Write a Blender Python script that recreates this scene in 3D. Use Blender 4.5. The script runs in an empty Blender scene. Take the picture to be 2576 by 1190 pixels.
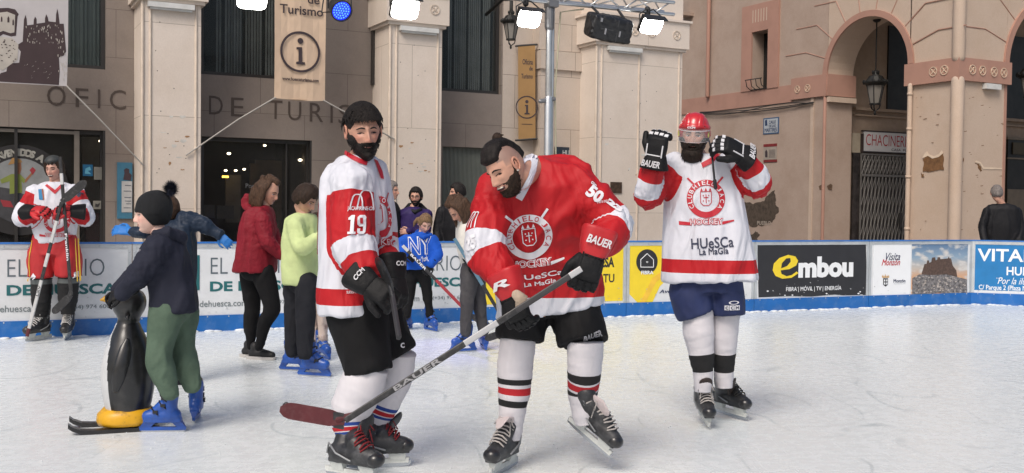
import bpy, math, random
from mathutils import Vector, Matrix, noise, Quaternion
from mathutils.bvhtree import BVHTree
from mathutils.geometry import tessellate_polygon
random.seed(7)
R = math.radians
scene = bpy.context.scene
COL = scene.collection
V = Vector
# ------------------------------------------------------------------ camera (photo measured on a 2576 x 1190 grid)
PW, PH, F = 2576.0, 1190.0, 2640.0
CAMH = 1.45
PITCH, ROLL = math.atan(77.0 / F), 0.0119
CAM = V((0, 0, CAMH))
cd = bpy.data.cameras.new("camera"); cam = bpy.data.objects.new("camera", cd); COL.objects.link(cam)
cd.sensor_width = 36.0; cd.lens = 36.0 * F / PW; cd.clip_end = 500; cd.clip_start = 0.05
CR = Matrix.Rotation(R(90) - PITCH, 3, 'X') @ Matrix.Rotation(ROLL, 3, 'Z')
cam.matrix_world = Matrix.Translation(CAM) @ CR.to_4x4()
scene.camera = cam
def ray(px, py): return CR @ V(((px - PW / 2) / F, -(py - PH / 2) / F, -1.0))
def at(px, py, Y):
    d = ray(px, py); return CAM + d * (Y / d.y)
def gnd(px, py, z=0.0):
    d = ray(px, py); return CAM + d * ((z - CAMH) / d.z)
UP = V((0, 0, 1))
def prj(p):
    q = CR.transposed() @ (V(p) - CAM); return PW / 2 + q.x / -q.z * F, PH / 2 - q.y / -q.z * F
# ------------------------------------------------------------------ materials
def node(nt, typ, **kw):
    n = nt.nodes.new(typ)
    for k, v in kw.items(): setattr(n, k, v)
    return n
MATS = {}
def mat(name, col, rough=0.6, metal=0.0, var=0.12, vscale=6.0, bump=0.0, bscale=60.0, coat=0.0, wrinkle=0.0, wscale=5.0,
        dirt=None, dscale=2.0, damt=0.5, spec=0.5, emis=None, estr=0.0, attr=None, alpha=None, stretch=None, sheen=0.0, trans=0.0, speck=None):
    if name in MATS: return MATS[name]
    m = bpy.data.materials.new(name); m.use_nodes = True; nt = m.node_tree; nt.nodes.clear()
    L = nt.links.new
    out = node(nt, 'ShaderNodeOutputMaterial'); b = node(nt, 'ShaderNodeBsdfPrincipled')
    L(b.outputs[0], out.inputs[0])
    b.inputs['Roughness'].default_value = rough; b.inputs['Metallic'].default_value = metal
    b.inputs['Specular IOR Level'].default_value = spec
    b.inputs['Coat Weight'].default_value = coat; b.inputs['Coat Roughness'].default_value = 0.15
    if sheen: b.inputs['Sheen Weight'].default_value = sheen
    if trans: b.inputs['Transmission Weight'].default_value = trans
    if alpha is not None: b.inputs['Alpha'].default_value = alpha
    tc = node(nt, 'ShaderNodeTexCoord'); src = tc.outputs['Object']
    if stretch:
        mp = node(nt, 'ShaderNodeMapping'); mp.inputs['Scale'].default_value = stretch; L(src, mp.inputs[0]); src = mp.outputs[0]
    if attr:
        at_ = node(nt, 'ShaderNodeAttribute'); at_.attribute_name = attr; base = at_.outputs['Color']
    else:
        rgb = node(nt, 'ShaderNodeRGB'); rgb.outputs[0].default_value = (*col, 1); base = rgb.outputs[0]
    def noise_(scale, detail=4.0, rgh=0.6):
        n = node(nt, 'ShaderNodeTexNoise'); n.inputs['Scale'].default_value = scale
        n.inputs['Detail'].default_value = detail; n.inputs['Roughness'].default_value = rgh; L(src, n.inputs['Vector']); return n.outputs['Fac']
    def mix(fac, a, bb, typ='MIX'):
        x = node(nt, 'ShaderNodeMix', data_type='RGBA', blend_type=typ)
        if hasattr(fac, 'links') or not isinstance(fac, (int, float)): L(fac, x.inputs['Factor'])
        else: x.inputs['Factor'].default_value = fac
        for s, t in ((a, x.inputs['A']), (bb, x.inputs['B'])):
            if isinstance(s, tuple): t.default_value = (*s, 1)
            else: L(s, t)
        return x.outputs['Result']
    def ramp(f, p0, p1, c0=0.0, c1=1.0):
        r = node(nt, 'ShaderNodeMapRange'); L(f, r.inputs[0]); r.inputs[1].default_value = p0; r.inputs[2].default_value = p1
        r.inputs[3].default_value = c0; r.inputs[4].default_value = c1; return r.outputs[0]
    if var:
        f = ramp(noise_(vscale), 0.3, 0.7, 1 - var, 1 + var)
        cb = node(nt, 'ShaderNodeCombineColor'); [L(f, cb.inputs[i]) for i in range(3)]
        base = mix(1.0, base, cb.outputs[0], 'MULTIPLY')
    if dirt:
        base = mix(ramp(noise_(dscale, 8.0, 0.7), 0.5, 0.72, 0.0, damt), base, dirt)
    if speck:
        base = mix(ramp(noise_(speck[1], 2.0, 0.5), 0.68, 0.72, 0.0, speck[2]), base, speck[0])
    L(base, b.inputs['Base Color'])
    nrm = None
    for amt, sc, det in ((wrinkle, wscale, 3.0), (bump, bscale, 5.0)):
        if amt:
            bp = node(nt, 'ShaderNodeBump'); bp.inputs['Strength'].default_value = min(1.0, amt)
            bp.inputs['Distance'].default_value = 0.02 if amt == wrinkle else 0.004
            L(noise_(sc, det), bp.inputs['Height'])
            if nrm: L(nrm, bp.inputs['Normal'])
            nrm = bp.outputs[0]
    if nrm: L(nrm, b.inputs['Normal'])
    if emis:
        b.inputs['Emission Color'].default_value = (*emis, 1); b.inputs['Emission Strength'].default_value = estr
    MATS[name] = m; return m
# ------------------------------------------------------------------ mesh builder
class MB:
    def __init__(s): s.v = []; s.f = []; s.m = []; s.cur = 0
    def add(s, vs, fs):
        o = len(s.v); s.v += [V(p) for p in vs]; s.f += [tuple(i + o for i in f) for f in fs]; s.m += [s.cur] * len(fs); return s
    def box(s, c, sx, sy, sz, ax=None):   # centre, full sizes, axes
        X, Y, Z = ax or (V((1, 0, 0)), V((0, 1, 0)), UP); c = V(c)
        vs = [c + X * (i * sx / 2) + Y * (j * sy / 2) + Z * (k * sz / 2) for i in (-1, 1) for j in (-1, 1) for k in (-1, 1)]
        return s.add(vs, [(0, 1, 3, 2), (4, 6, 7, 5), (0, 4, 5, 1), (2, 3, 7, 6), (0, 2, 6, 4), (1, 5, 7, 3)])
    def rings(s, rs, cap=True):
        n = len(rs[0]); vs = [p for r in rs for p in r]; fs = []
        for i in range(len(rs) - 1):
            for j in range(n):
                a = i * n + j; b = i * n + (j + 1) % n; fs.append((a, b, b + n, a + n))
        if cap: fs += [tuple(range(n - 1, -1, -1)), tuple(range(len(vs) - n, len(vs)))]
        return s.add(vs, fs)
    def tube(s, pts, rad, n=10, sq=None, round_=True, ref=None, flat=1.0):
        pts = [V(p) for p in pts]
        if not isinstance(rad, (list, tuple)): rad = [rad] * len(pts)
        T = []
        for i in range(len(pts)):
            d = pts[min(i + 1, len(pts) - 1)] - pts[max(i - 1, 0)]; T.append(d.normalized() if d.length > 1e-9 else UP)
        r0 = V(ref) if ref is not None else (V((0.3, -1, 0.1)) if abs(T[0].y) < 0.9 else V((1, 0, 0.2)))
        a = (r0 - T[0] * r0.dot(T[0])).normalized(); rs = []
        for i, (p, t) in enumerate(zip(pts, T)):
            a = (a - t * a.dot(t)).normalized(); b = t.cross(a)
            def ring(c, r): return [c + a * (r * flat * math.cos(2 * math.pi * k / n)) + b * (r * math.sin(2 * math.pi * k / n)) for k in range(n)]
            if round_ and i == 0:
                for q in (80, 50, 25): rs.append(ring(p - t * rad[0] * math.sin(R(q)), rad[0] * math.cos(R(q))))
            rs.append(ring(p, rad[i]))
            if round_ is True and i == len(pts) - 1:
                for q in (25, 50, 80): rs.append(ring(p + t * rad[i] * math.sin(R(q)), rad[i] * math.cos(R(q))))
        return s.rings(rs)
    def ell(s, c, rx, ry, rz, ax=None, n=16, m=10):
        X, Y, Z = ax or (V((1, 0, 0)), V((0, 1, 0)), UP); c = V(c); rs = []
        for i in range(m + 1):
            ph = -math.pi / 2 + math.pi * min(max(i, 0.12), m - 0.12) / m
            rs.append([c + X * (rx * math.cos(ph) * math.cos(2 * math.pi * k / n)) + Y * (ry * math.cos(ph) * math.sin(2 * math.pi * k / n)) + Z * (rz * math.sin(ph)) for k in range(n)])
        return s.rings(rs)
    def loft(s, secs, n=24, e=2.4):   # secs: (centre, right, fwd, a, b)
        rs = []
        for (c, r, f, a, b) in secs:
            ring = []
            for k in range(n):
                t = 2 * math.pi * k / n; ct, st = math.cos(t), math.sin(t)
                ring.append(V(c) + r * (a * math.copysign(abs(ct) ** (2 / e), ct)) + f * (b * math.copysign(abs(st) ** (2 / e), st)))
            rs.append(ring)
        return s.rings(rs)
    def prism(s, poly, o, X, Y, N, th):   # 2-D polygon extruded
        o = V(o); n = len(poly); ar = sum(poly[i][0] * poly[(i + 1) % n][1] - poly[(i + 1) % n][0] * poly[i][1] for i in range(n))
        if ar < 0: poly = poly[::-1]
        A = [o + X * p[0] + Y * p[1] + N * th for p in poly]; B = [o + X * p[0] + Y * p[1] for p in poly]
        tri = tessellate_polygon([[V((p[0], p[1], 0)) for p in poly]])
        fs = []
        for t in tri:
            (x0, y0), (x1, y1), (x2, y2) = [poly[i][:2] for i in t]
            t = t if (x1 - x0) * (y2 - y0) - (x2 - x0) * (y1 - y0) > 0 else t[::-1]
            fs += [tuple(t), tuple(i + n for i in t[::-1])]
        fs += [(i, i + n, (i + 1) % n + n, (i + 1) % n) for i in range(n)]
        return s.add(A + B, fs)
    def disc(s, c, X, Y, N, r, th, n=28, ri=None, a0=0, a1=360):
        full = (a1 - a0) >= 360
        A = [R(a0 + (a1 - a0) * k / n) for k in range(n if full else n + 1)]
        if ri is None: return s.prism([(r * math.cos(a), r * math.sin(a)) for a in A], c, X, Y, N, th)
        c = V(c); P = lambda q, a, h: c + X * (q * math.cos(a)) + Y * (q * math.sin(a)) + N * h
        rs = [[P(ri, a, 0), P(r, a, 0), P(r, a, th), P(ri, a, th)] for a in A]
        if full: rs.append(rs[0])
        return s.rings(rs, cap=not full)
    def build(s, name, mats, parent=None, smooth=False, **tags):
        me = bpy.data.meshes.new(name); me.from_pydata([tuple(p) for p in s.v], [], s.f)
        mats = mats if isinstance(mats, (list, tuple)) else [mats]
        for m in mats: me.materials.append(m)
        me.polygons.foreach_set('material_index', s.m)
        me.polygons.foreach_set('use_smooth', [smooth] * len(s.f)); me.update()
        return link(name, me, parent, **tags)
def link(name, data, parent=None, **tags):
    o = bpy.data.objects.new(name, data); COL.objects.link(o); place(o, parent)
    for k, v in tags.items(): o[k] = v
    return o
def place(o, parent):
    if parent:
        o.parent = parent; o.matrix_parent_inverse = parent.matrix_basis.inverted() if parent.parent is None else (parent.parent.matrix_basis @ parent.matrix_parent_inverse @ parent.matrix_basis).inverted() if False else WM(parent).inverted()
def WM(o):
    m = o.matrix_basis.copy()
    return WM(o.parent) @ o.matrix_parent_inverse @ m if o.parent else m
def thing(name, loc, label, cat, group=None):
    o = link(name, None); o.location = V(loc); o.empty_display_size = 0.1
    o['label'] = label; o['category'] = cat
    if group: o['group'] = group
    return o
def tag(o, label, cat, group=None):
    o['label'] = label; o['category'] = cat
    if group: o['group'] = group
    return o
def fuse(mb, name, mats, parent=None, vox=0.012, smooth=3, fold=None, sm=0.5, **tags):
    """one continuous surface out of overlapping closed shapes"""
    me = bpy.data.meshes.new('tmp'); me.from_pydata([tuple(p) for p in mb.v], [], mb.f)
    o = bpy.data.objects.new('tmp', me); COL.objects.link(o)
    r = o.modifiers.new('r', 'REMESH'); r.mode = 'VOXEL'; r.voxel_size = vox; r.adaptivity = 0
    if smooth: q = o.modifiers.new('s', 'SMOOTH'); q.factor = sm; q.iterations = smooth
    dg = bpy.context.evaluated_depsgraph_get(); me2 = bpy.data.meshes.new_from_object(o.evaluated_get(dg))
    bpy.data.objects.remove(o); bpy.data.meshes.remove(me)
    me2.name = name
    if fold:
        nr = [v.normal.copy() for v in me2.vertices]
        for v, n_ in zip(me2.vertices, nr): v.co += n_ * fold(v.co)
        adj = [[] for _ in me2.vertices]
        for e in me2.edges: a_, b_ = e.vertices; adj[a_].append(b_); adj[b_].append(a_)
        co = [v.co.copy() for v in me2.vertices]
        for v in me2.vertices:
            k = adj[v.index]
            if k: v.co = co[v.index] * .5 + sum((co[i] for i in k), V()) * (.5 / len(k))
    me2.materials.clear()
    for m in (mats if isinstance(mats, (list, tuple)) else [mats]): me2.materials.append(m)
    me2.polygons.foreach_set('use_smooth', [True] * len(me2.polygons)); me2.update()
    return link(name, me2, parent, **tags)
def paint(me, fn, name='Col'):
    a = me.color_attributes.new(name, 'FLOAT_COLOR', 'POINT')
    buf = []
    for v in me.vertices: buf += [*fn(v.co), 1.0]
    a.data.foreach_set('color', buf)
def folds(amp=0.006, sc=(6, 6, 2.2), seed=0.0, fine=0.3):
    def f(p):
        q = V((p.x * sc[0] + seed, p.y * sc[1] + seed * 1.7, p.z * sc[2]))
        w = noise.noise_vector(q * 0.7) * 0.8
        a = noise.noise(q + w); b = noise.noise((q + w) * 2.6)
        s1 = 1 - abs(a) * 3.2; s1 = s1 * s1 * (3 - 2 * s1) if s1 > 0 else 0; return amp * (1.15 * s1 + a * .9 + b * .35 - .35)
    return f
# ------------------------------------------------------------------ text
def text_geo(s, bold=0.0, shear=0.0, extr=0.0, light=False):
    cu = bpy.data.curves.new('t', 'FONT'); cu.body = s; cu.size = 1.0; cu.shear = shear; cu.resolution_u = 3; cu.fill_mode = 'FRONT'
    o = bpy.data.objects.new('t', cu); COL.objects.link(o)
    dg = bpy.context.evaluated_depsgraph_get(); dg.update()
    me = bpy.data.meshes.new_from_object(o.evaluated_get(dg))
    vs = [(v.co.x, v.co.y) for v in me.vertices]; fs = []
    for p in me.polygons:
        q = tuple(p.vertices)
        if len(q) == 3: fs.append(q)
        else: fs += [tuple(q[i] for i in t) for t in tessellate_polygon([[V((vs[i][0], vs[i][1], 0)) for i in q]])]
    bpy.data.objects.remove(o); bpy.data.curves.remove(cu); bpy.data.meshes.remove(me)
    if bold:   # fatten the strokes: push the outline outwards, keep the filling
        cnt = {}
        for f in fs:
            for i in range(3):
                a, b, c = f[i], f[(i + 1) % 3], f[(i + 2) % 3]; cnt.setdefault((min(a, b), max(a, b)), []).append(c)
        nr = {}
        for (a, b), t in cnt.items():
            if len(t) != 1: continue
            (x0, y0), (x1, y1), (x2, y2) = vs[a], vs[b], vs[t[0]]; nx, ny = y1 - y0, x0 - x1; L_ = math.hypot(nx, ny) or 1
            if nx * (x2 - x0) + ny * (y2 - y0) > 0: nx, ny = -nx, -ny
            for k in (a, b): nr.setdefault(k, []).append((nx / L_, ny / L_))
        for k, l in nr.items():
            sx, sy = sum(n_[0] for n_ in l), sum(n_[1] for n_ in l); d_ = math.hypot(sx, sy)
            if d_ < .3: continue
            c_ = max(.55, d_ / len(l)); vs[k] = (vs[k][0] + bold * sx / d_ / c_, vs[k][1] + bold * sy / d_ / c_)
    return vs, fs
def jag(pts, amp=2.0, it=3, seed=1):
    rr = random.Random(seed); P = list(pts)
    for k in range(it):
        Q = []
        for i, (x, y) in enumerate(P):
            u, v = P[(i + 1) % len(P)]; L_ = math.hypot(u - x, v - y); j = min(amp, L_ * .28) / (1 + .3 * k)
            Q += [(x, y), ((x + u) / 2 + rr.uniform(-j, j), (y + v) / 2 + rr.uniform(-j, j))]
        P = Q
    return P
class Pl:
    """a real plane in the scene: o + X*a + Z*b, N towards the square"""
    def __init__(s, o, X, N, Y=UP): s.o = V(o); s.X = V(X).normalized(); s.N = V(N).normalized(); s.Y = V(Y)
    sh = 0.0
    def uv(s, px, py):
        a, b = s.uv_(px, py); return a + s.sh, b
    def uv_(s, px, py):
        d = ray(px, py); t = (s.o - CAM).dot(s.N) / d.dot(s.N); p = CAM + d * t - s.o
        return p.dot(s.X), p.dot(s.Y)
    def W(s, a, b, off=0.0): return s.o + s.X * a + s.Y * b + s.N * off
    def rect(s, mb, a0, a1, b0, b1, off0, off1):
        return mb.box(s.W((a0 + a1) / 2, (b0 + b1) / 2, (off0 + off1) / 2), abs(a1 - a0), abs(off1 - off0), abs(b1 - b0), (s.X, s.N, s.Y))
    def prect(s, mb, x0, y0, x1, y1, off0, off1):
        xm, ym = (x0 + x1) / 2, (y0 + y1) / 2
        return s.rect(mb, s.uv(x0, ym)[0], s.uv(x1, ym)[0], s.uv(xm, y1)[1], s.uv(xm, y0)[1], off0, off1)
    def poly(s, mb, pts, off=0.004, th=0.002):
        return mb.prism([s.uv(*p) for p in pts], s.o + s.N * off, s.X, s.Y, s.N, th)
    def text(s, mb, st, x0, y0, x1, y1, off=0.004, bold=0.0, shear=0.0, rot=0.0):
        vs, fs = text_geo(st, bold, shear)
        ax = [p[0] for p in vs]; ay = [p[1] for p in vs]; mx, Mx, my, My = min(ax), max(ax), min(ay), max(ay)
        xm, ym = (x0 + x1) / 2, (y0 + y1) / 2
        a0, a1 = s.uv(x0, ym)[0], s.uv(x1, ym)[0]; b0, b1 = s.uv(xm, y1)[1], s.uv(xm, y0)[1]
        cx, cy = (a0 + a1) / 2, (b0 + b1) / 2; out = []
        for (x, y) in vs:
            a = (x - mx) / (Mx - mx) * (a1 - a0) - (a1 - a0) / 2; b = (y - my) / (My - my) * (b1 - b0) - (b1 - b0) / 2
            a, b = a * math.cos(rot) - b * math.sin(rot), a * math.sin(rot) + b * math.cos(rot)
            out.append(s.W(cx + a, cy + b, off))
        return mb.add(out, fs)
# ------------------------------------------------------------------ world, light
w = bpy.data.worlds.new("World"); scene.world = w; w.use_nodes = True
nt = w.node_tree; nt.nodes.clear()
SUN_EL, SUN_AZ = R(48), R(203)
sky = node(nt, 'ShaderNodeTexSky'); sky.sky_type = 'NISHITA'; sky.sun_disc = False; sky.sun_elevation = SUN_EL; sky.sun_rotation = SUN_AZ
sky.air_density = 1.0; sky.dust_density = 4.0; sky.ozone_density = 0.6
bg = node(nt, 'ShaderNodeBackground'); bg.inputs[1].default_value = 0.098
wo = node(nt, 'ShaderNodeOutputWorld'); nt.links.new(sky.outputs[0], bg.inputs[0]); nt.links.new(bg.outputs[0], wo.inputs[0])
sl = bpy.data.lights.new('sun', 'SUN'); sl.energy = 1.75; sl.angle = R(24); sl.color = (1.0, 0.93, 0.86)
so = link('sun', sl); sd = V((math.sin(SUN_AZ) * math.cos(SUN_EL), math.cos(SUN_AZ) * math.cos(SUN_EL), math.sin(SUN_EL)))
so.rotation_euler = sd.to_track_quat('Z', 'Y').to_euler(); so.location = (0, -5, 12)
scene.view_settings.view_transform = 'Standard'; scene.view_settings.look = 'None'; scene.view_settings.exposure = 0.30; scene.view_settings.gamma = 1.0

# ------------------------------------------------------------------ ice
def ice_material():
    m = bpy.data.materials.new('rink_ice'); m.use_nodes = True; nt = m.node_tree; nt.nodes.clear(); L = nt.links.new
    out = node(nt, 'ShaderNodeOutputMaterial'); b = node(nt, 'ShaderNodeBsdfPrincipled'); L(b.outputs[0], out.inputs[0])
    tc = node(nt, 'ShaderNodeTexCoord')
    def nz(sc, det, rg, st=(1, 1, 1), rot=0.0):
        mp = node(nt, 'ShaderNodeMapping'); mp.inputs['Scale'].default_value = st; mp.inputs['Rotation'].default_value = (0, 0, rot)
        L(tc.outputs['Object'], mp.inputs[0]); n = node(nt, 'ShaderNodeTexNoise'); n.inputs['Scale'].default_value = sc
        n.inputs['Detail'].default_value = det; n.inputs['Roughness'].default_value = rg; L(mp.outputs[0], n.inputs[0]); return n.outputs['Fac']
    def rng(f, a, c, lo, hi):
        r = node(nt, 'ShaderNodeMapRange'); L(f, r.inputs[0]); r.inputs[1].default_value = a; r.inputs[2].default_value = c
        r.inputs[3].default_value = lo; r.inputs[4].default_value = hi; return r.outputs[0]
    def mth(op, a, c):
        x = node(nt, 'ShaderNodeMath', operation=op)
        for i, s in enumerate((a, c)):
            if isinstance(s, (int, float)): x.inputs[i].default_value = s
            else: L(s, x.inputs[i])
        return x.outputs[0]
    big = rng(nz(0.45, 5, 0.6), 0.35, 0.7, 0.0, 1.0)
    snow = rng(nz(11, 6, 0.65), 0.38, 0.68, 0.0, 1.0)
    sc1 = rng(nz(5, 6, 0.8, (0.4, 14, 1), 0.5), 0.57, 0.62, 0.0, 1.0)
    sc2 = rng(nz(4, 6, 0.8, (13, 0.5, 1), -0.7), 0.59, 0.63, 0.0, 1.0)
    sc3 = rng(nz(6, 5, 0.8, (0.3, 12, 1), -0.25), 0.58, 0.62, 0.0, 1.0)
    scr = mth('MAXIMUM', mth('MAXIMUM', sc1, sc2), sc3)
    f = mth('MULTIPLY', mth('ADD', mth('MULTIPLY', snow, 0.30), mth('MULTIPLY', scr, 0.36)), rng(big, 0, 1, 0.6, 1.3))
    mx = node(nt, 'ShaderNodeMix', data_type='RGBA'); L(f, mx.inputs['Factor'])
    mx.inputs['A'].default_value = (0.72, 0.765, 0.77, 1); mx.inputs['B'].default_value = (0.79, 0.82, 0.825, 1)
    mx2 = node(nt, 'ShaderNodeMix', data_type='RGBA'); L(rng(nz(1.3, 4, 0.6), 0.5, 0.75, 0, 0.45), mx2.inputs['Factor'])
    L(mx.outputs['Result'], mx2.inputs['A']); mx2.inputs['B'].default_value = (0.69, 0.735, 0.74, 1)
    # long curved blade cuts: thin contour lines of slow noise, broken up by a second noise
    cuts = None
    for sc_, fr_, rot_ in ((.55, 9.0, 0.3), (.8, 7.0, 1.4)):
        c_ = mth('FRACT', mth('MULTIPLY', nz(sc_, 1.0, .4, (1, .6, 1), rot_), fr_), 0); c_ = rng(mth('ABSOLUTE', mth('SUBTRACT', c_, .5), 0), .012, .035, 1, 0)
        c_ = mth('MULTIPLY', c_, rng(nz(1.7 * sc_, 3, .6, (1, 1, 1), rot_ + 1), .48, .6, 0, 1)); cuts = c_ if cuts is None else mth('MAXIMUM', cuts, c_)
    mx3 = node(nt, 'ShaderNodeMix', data_type='RGBA'); L(mth('MULTIPLY', cuts, .55), mx3.inputs['Factor']); L(mx2.outputs['Result'], mx3.inputs['A']); mx3.inputs['B'].default_value = (.42, .48, .5, 1)
    L(mx3.outputs['Result'], b.inputs['Base Color'])
    L(rng(f, 0, 1, 0.22, 0.65), b.inputs['Roughness']); b.inputs['Specular IOR Level'].default_value = 0.35
    bp = node(nt, 'ShaderNodeBump'); bp.inputs['Strength'].default_value = 0.3; bp.inputs['Distance'].default_value = 0.003
    L(mth('ADD', mth('MULTIPLY', f, 0.6), mth('MULTIPLY', nz(60, 4, 0.7), 0.3)), bp.inputs['Height'])
    L(bp.outputs[0], b.inputs['Normal'])
    return m
mb = MB(); mb.box((2, 5, -0.06), 40, 30, 0.12)
BO = V((-6.12, 0, 0))
# board line
def bpx(px, py): return gnd(px, py)
B0 = gnd(0, 852); B1 = gnd(2444, 764.8)
BX = (B1 - B0); BX.z = 0; BX.normalize(); BN = V((BX.y, -BX.x, 0))
BP = Pl(B0, BX, BN)           # face of the boards, a = metres along, b = height
JOINT = [BP.uv(p, 700)[0] for p in (1575, 1896, 2187, 2443)]
STEP = (JOINT[3] - JOINT[0]) / 3
CORNER = BP.W(JOINT[3], 0)
B2 = gnd(2576, 769.6); CX = (B2 - CORNER); CX.z = 0; CX.normalize(); CP = Pl(CORNER, CX, V((CX.y, -CX.x, 0)))
BH = 1.0
# ice sheet fills the inside of the boards
mb = MB()
far = [BP.W(-14, 0, -0.06), BP.W(JOINT[3] + 0.03, 0, -0.06), CP.W(16, 0, -0.06), V((24, -6, 0)), V((-16, -6, 0))]
n = len(far); c = sum(far, V()) / n
mb.prism([(p.x, p.y) for p in far], (0, 0, -0.11), V((1, 0, 0)), V((0, 1, 0)), UP, 0.11)
mb.build('ice', ice_material(), kind='structure')
mb = MB(); mb.box((0, 20, -0.16), 240, 240, 0.1)
mb.build('ground', mat('plaza_paving', (0.22, 0.2, 0.18), 0.8, var=0.2, vscale=3, bump=0.4, bscale=30), kind='structure')
# loose snow and shavings swept against the boards
mb = MB(); rr = random.Random(3)
for i in range(260):
    a = rr.uniform(-1, JOINT[3] - 0.1); p = BP.W(a, 0.004, rr.uniform(0.0, 0.09) ** 1.0)
    s_ = rr.uniform(0.012, 0.045); mb.ell(p, s_ * rr.uniform(1, 2.4), s_, s_ * 0.35, (BX, BN, UP), 7, 4)
for i in range(70):
    a = rr.uniform(0, 4); p = CP.W(a, 0.004, rr.uniform(0.0, 0.08)); s_ = rr.uniform(0.01, 0.04); mb.ell(p, s_ * 1.6, s_, s_ * 0.35, None, 7, 4)
mb.build('snow', mat('snow', (0.75, 0.78, 0.8), 0.8, bump=0.3, bscale=80), smooth=True, kind='stuff', label='loose ice shavings lying along the foot of the boards')
# small scattered ice chips on the open ice
mb = MB()
for i in range(260):
    p = gnd(rr.uniform(-50, 2620), 800 + 400 * rr.random() ** 1.3, 0.003); s_ = rr.uniform(0.0015, 0.0045)
    mb.ell(p, s_ * rr.uniform(1, 2.5), s_, s_ * 0.5, None, 5, 3)
mb.build('ice_chips', mat('ice_chip', (0.8, 0.83, 0.85), 0.3, spec=0.8), smooth=True, kind='stuff')

# ------------------------------------------------------------------ boards
Mwhite = mat('board_white', (0.66, 0.68, 0.70), 0.35, var=0.05, vscale=3, dirt=(0.42, 0.44, 0.45), dscale=5, damt=0.35)
Mframe = mat('board_frame', (0.50, 0.53, 0.55), 0.4, metal=0.3, var=0.1)
Mkick = mat('board_blue', (0.008, 0.12, 0.40), 0.35, var=0.1, vscale=3, dirt=(0.25, 0.35, 0.5), dscale=7, damt=0.25)
Mbolt = mat('bolt_steel', (0.5, 0.52, 0.55), 0.35, metal=0.9)
Mthin = mat('print_grey', (0.10, 0.13, 0.15), 0.5); Mgreen = mat('print_teal', (0.012, 0.12, 0.13), 0.5)
Mbk = mat('print_black', (0.022, 0.022, 0.026), 0.45, var=0.1); Myel = mat('print_yellow', (0.80, 0.60, 0.03), 0.4, var=0.05)
Mwp = mat('print_white', (0.78, 0.8, 0.82), 0.45, var=0.02); Mred = mat('print_red', (0.45, 0.02, 0.03), 0.5); Mblue = mat('print_blue', (0.012, 0.17, 0.42), 0.4, var=0.08)
Mnavy = mat('print_navy', (0.02, 0.03, 0.08), 0.5)
def board_panel(pl, a0, a1, label, deco):
    root = thing('rink_board', pl.W((a0 + a1) / 2, 0), label, 'rink board', 'advertising boards round the rink')
    mb = MB(); pl.rect(mb, a0 + 0.004, a1 - 0.004, 0.0, BH - 0.012, -0.05, 0.0); mb.build('panel', Mwhite, root)
    mb = MB(); pl.rect(mb, a0 + 0.004, a1 - 0.004, 0.0, 0.18, 0.0, 0.014); mb.build('kickplate', Mkick, root)
    mb = MB()
    pl.rect(mb, a0 + 0.005, a0 + 0.045, 0.182, BH - 0.012, 0.0, 0.01); pl.rect(mb, a1 - 0.045, a1 - 0.005, 0.182, BH - 0.012, 0.0, 0.01)
    pl.rect(mb, a0 + 0.047, a1 - 0.047, BH - 0.06, BH - 0.012, 0.0, 0.01); mb.build('frame', Mframe, root)
    mb = MB(); pl.rect(mb, a0 + 0.002, a1 - 0.002, BH - 0.012, BH + 0.006, -0.06, 0.018); mb.build('cap_rail', mat('rail_blue', (0.03, 0.16, 0.5), 0.4), root)
    mb = MB()
    k = 9
    for i in range(k):
        for b, o in ((BH - 0.035, 0.01), (0.165, 0.014)): mb.ell(pl.W(a0 + 0.1 + (a1 - a0 - 0.2) * i / (k - 1), b, o), 0.009, 0.006, 0.009, (pl.X, pl.N, UP), 8, 4)
    for i in range(5):
        for a in (a0 + 0.025, a1 - 0.025): mb.ell(pl.W(a, 0.26 + 0.16 * i, 0.01), 0.009, 0.006, 0.009, (pl.X, pl.N, UP), 8, 4)
    mb.build('bolts', Mbolt, root)
    # weathered scratches low on the print
    mb = MB(); rr = random.Random(int(a0 * 10) + 99)
    for i in range(16):
        a = rr.uniform(a0 + 0.08, a1 - 0.08); b = 0.2 + 0.22 * rr.random() ** 2; L_ = rr.uniform(0.006, 0.03)
        mb.prism([(0, 0), (L_, rr.uniform(-.3, .5) * L_), (L_ * .7, L_ * .4), (L_ * .2, L_ * .35)], pl.W(a, b, 0.0065), pl.X, UP, pl.N, 0.001)
    mb.build('scuffs', mat('scuff', (0.45, 0.47, 0.48), 0.7), root)
    deco(pl, root, a0, a1); return root
def pr(pl, root, m, name, fn):
    mb = MB(); fn(mb); return mb.build(name, m, root)
def d_diario(dx):
    # texts given on the panel whose left joint is at photo x 327; dx = metres shift
    def f(pl, root, a0, a1):
        q = Pl(pl.o, pl.X, pl.N); q.sh = dx
        def t1(mb):
            q.text(mb, 'EL DIARIO', 530, 647, 742, 688, 0.004, bold=-.012)
        pr(pl, root, Mthin, 'lettering', t1)
        pr(pl, root, Mgreen, 'lettering', lambda mb: (q.text(mb, 'DE HUESCA', 528, 706, 770, 731, 0.004, bold=0.035),))
        pr(pl, root, mat('print_slate', (0.16, 0.19, 0.2), 0.5), 'lettering', lambda mb: (q.text(mb, 'eldiariodehuesca.com', 436, 756, 622, 772, 0.004, bold=0.01), q.text(mb, '(+34) 974 600 000', 660, 754, 782, 766, 0.004, bold=0.008)))
        def h(mb):
            for x0, y0, x1, y1 in ((440, 642, 446, 730), (489, 642, 502, 730)): q.prect(mb, x0, y0, x1, y1, 0.004, 0.006)
            q.prect(mb, 447, 688, 488, 693, 0.004, 0.006)
        pr(pl, root, Mgreen, 'logo', h)
    return f
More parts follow.
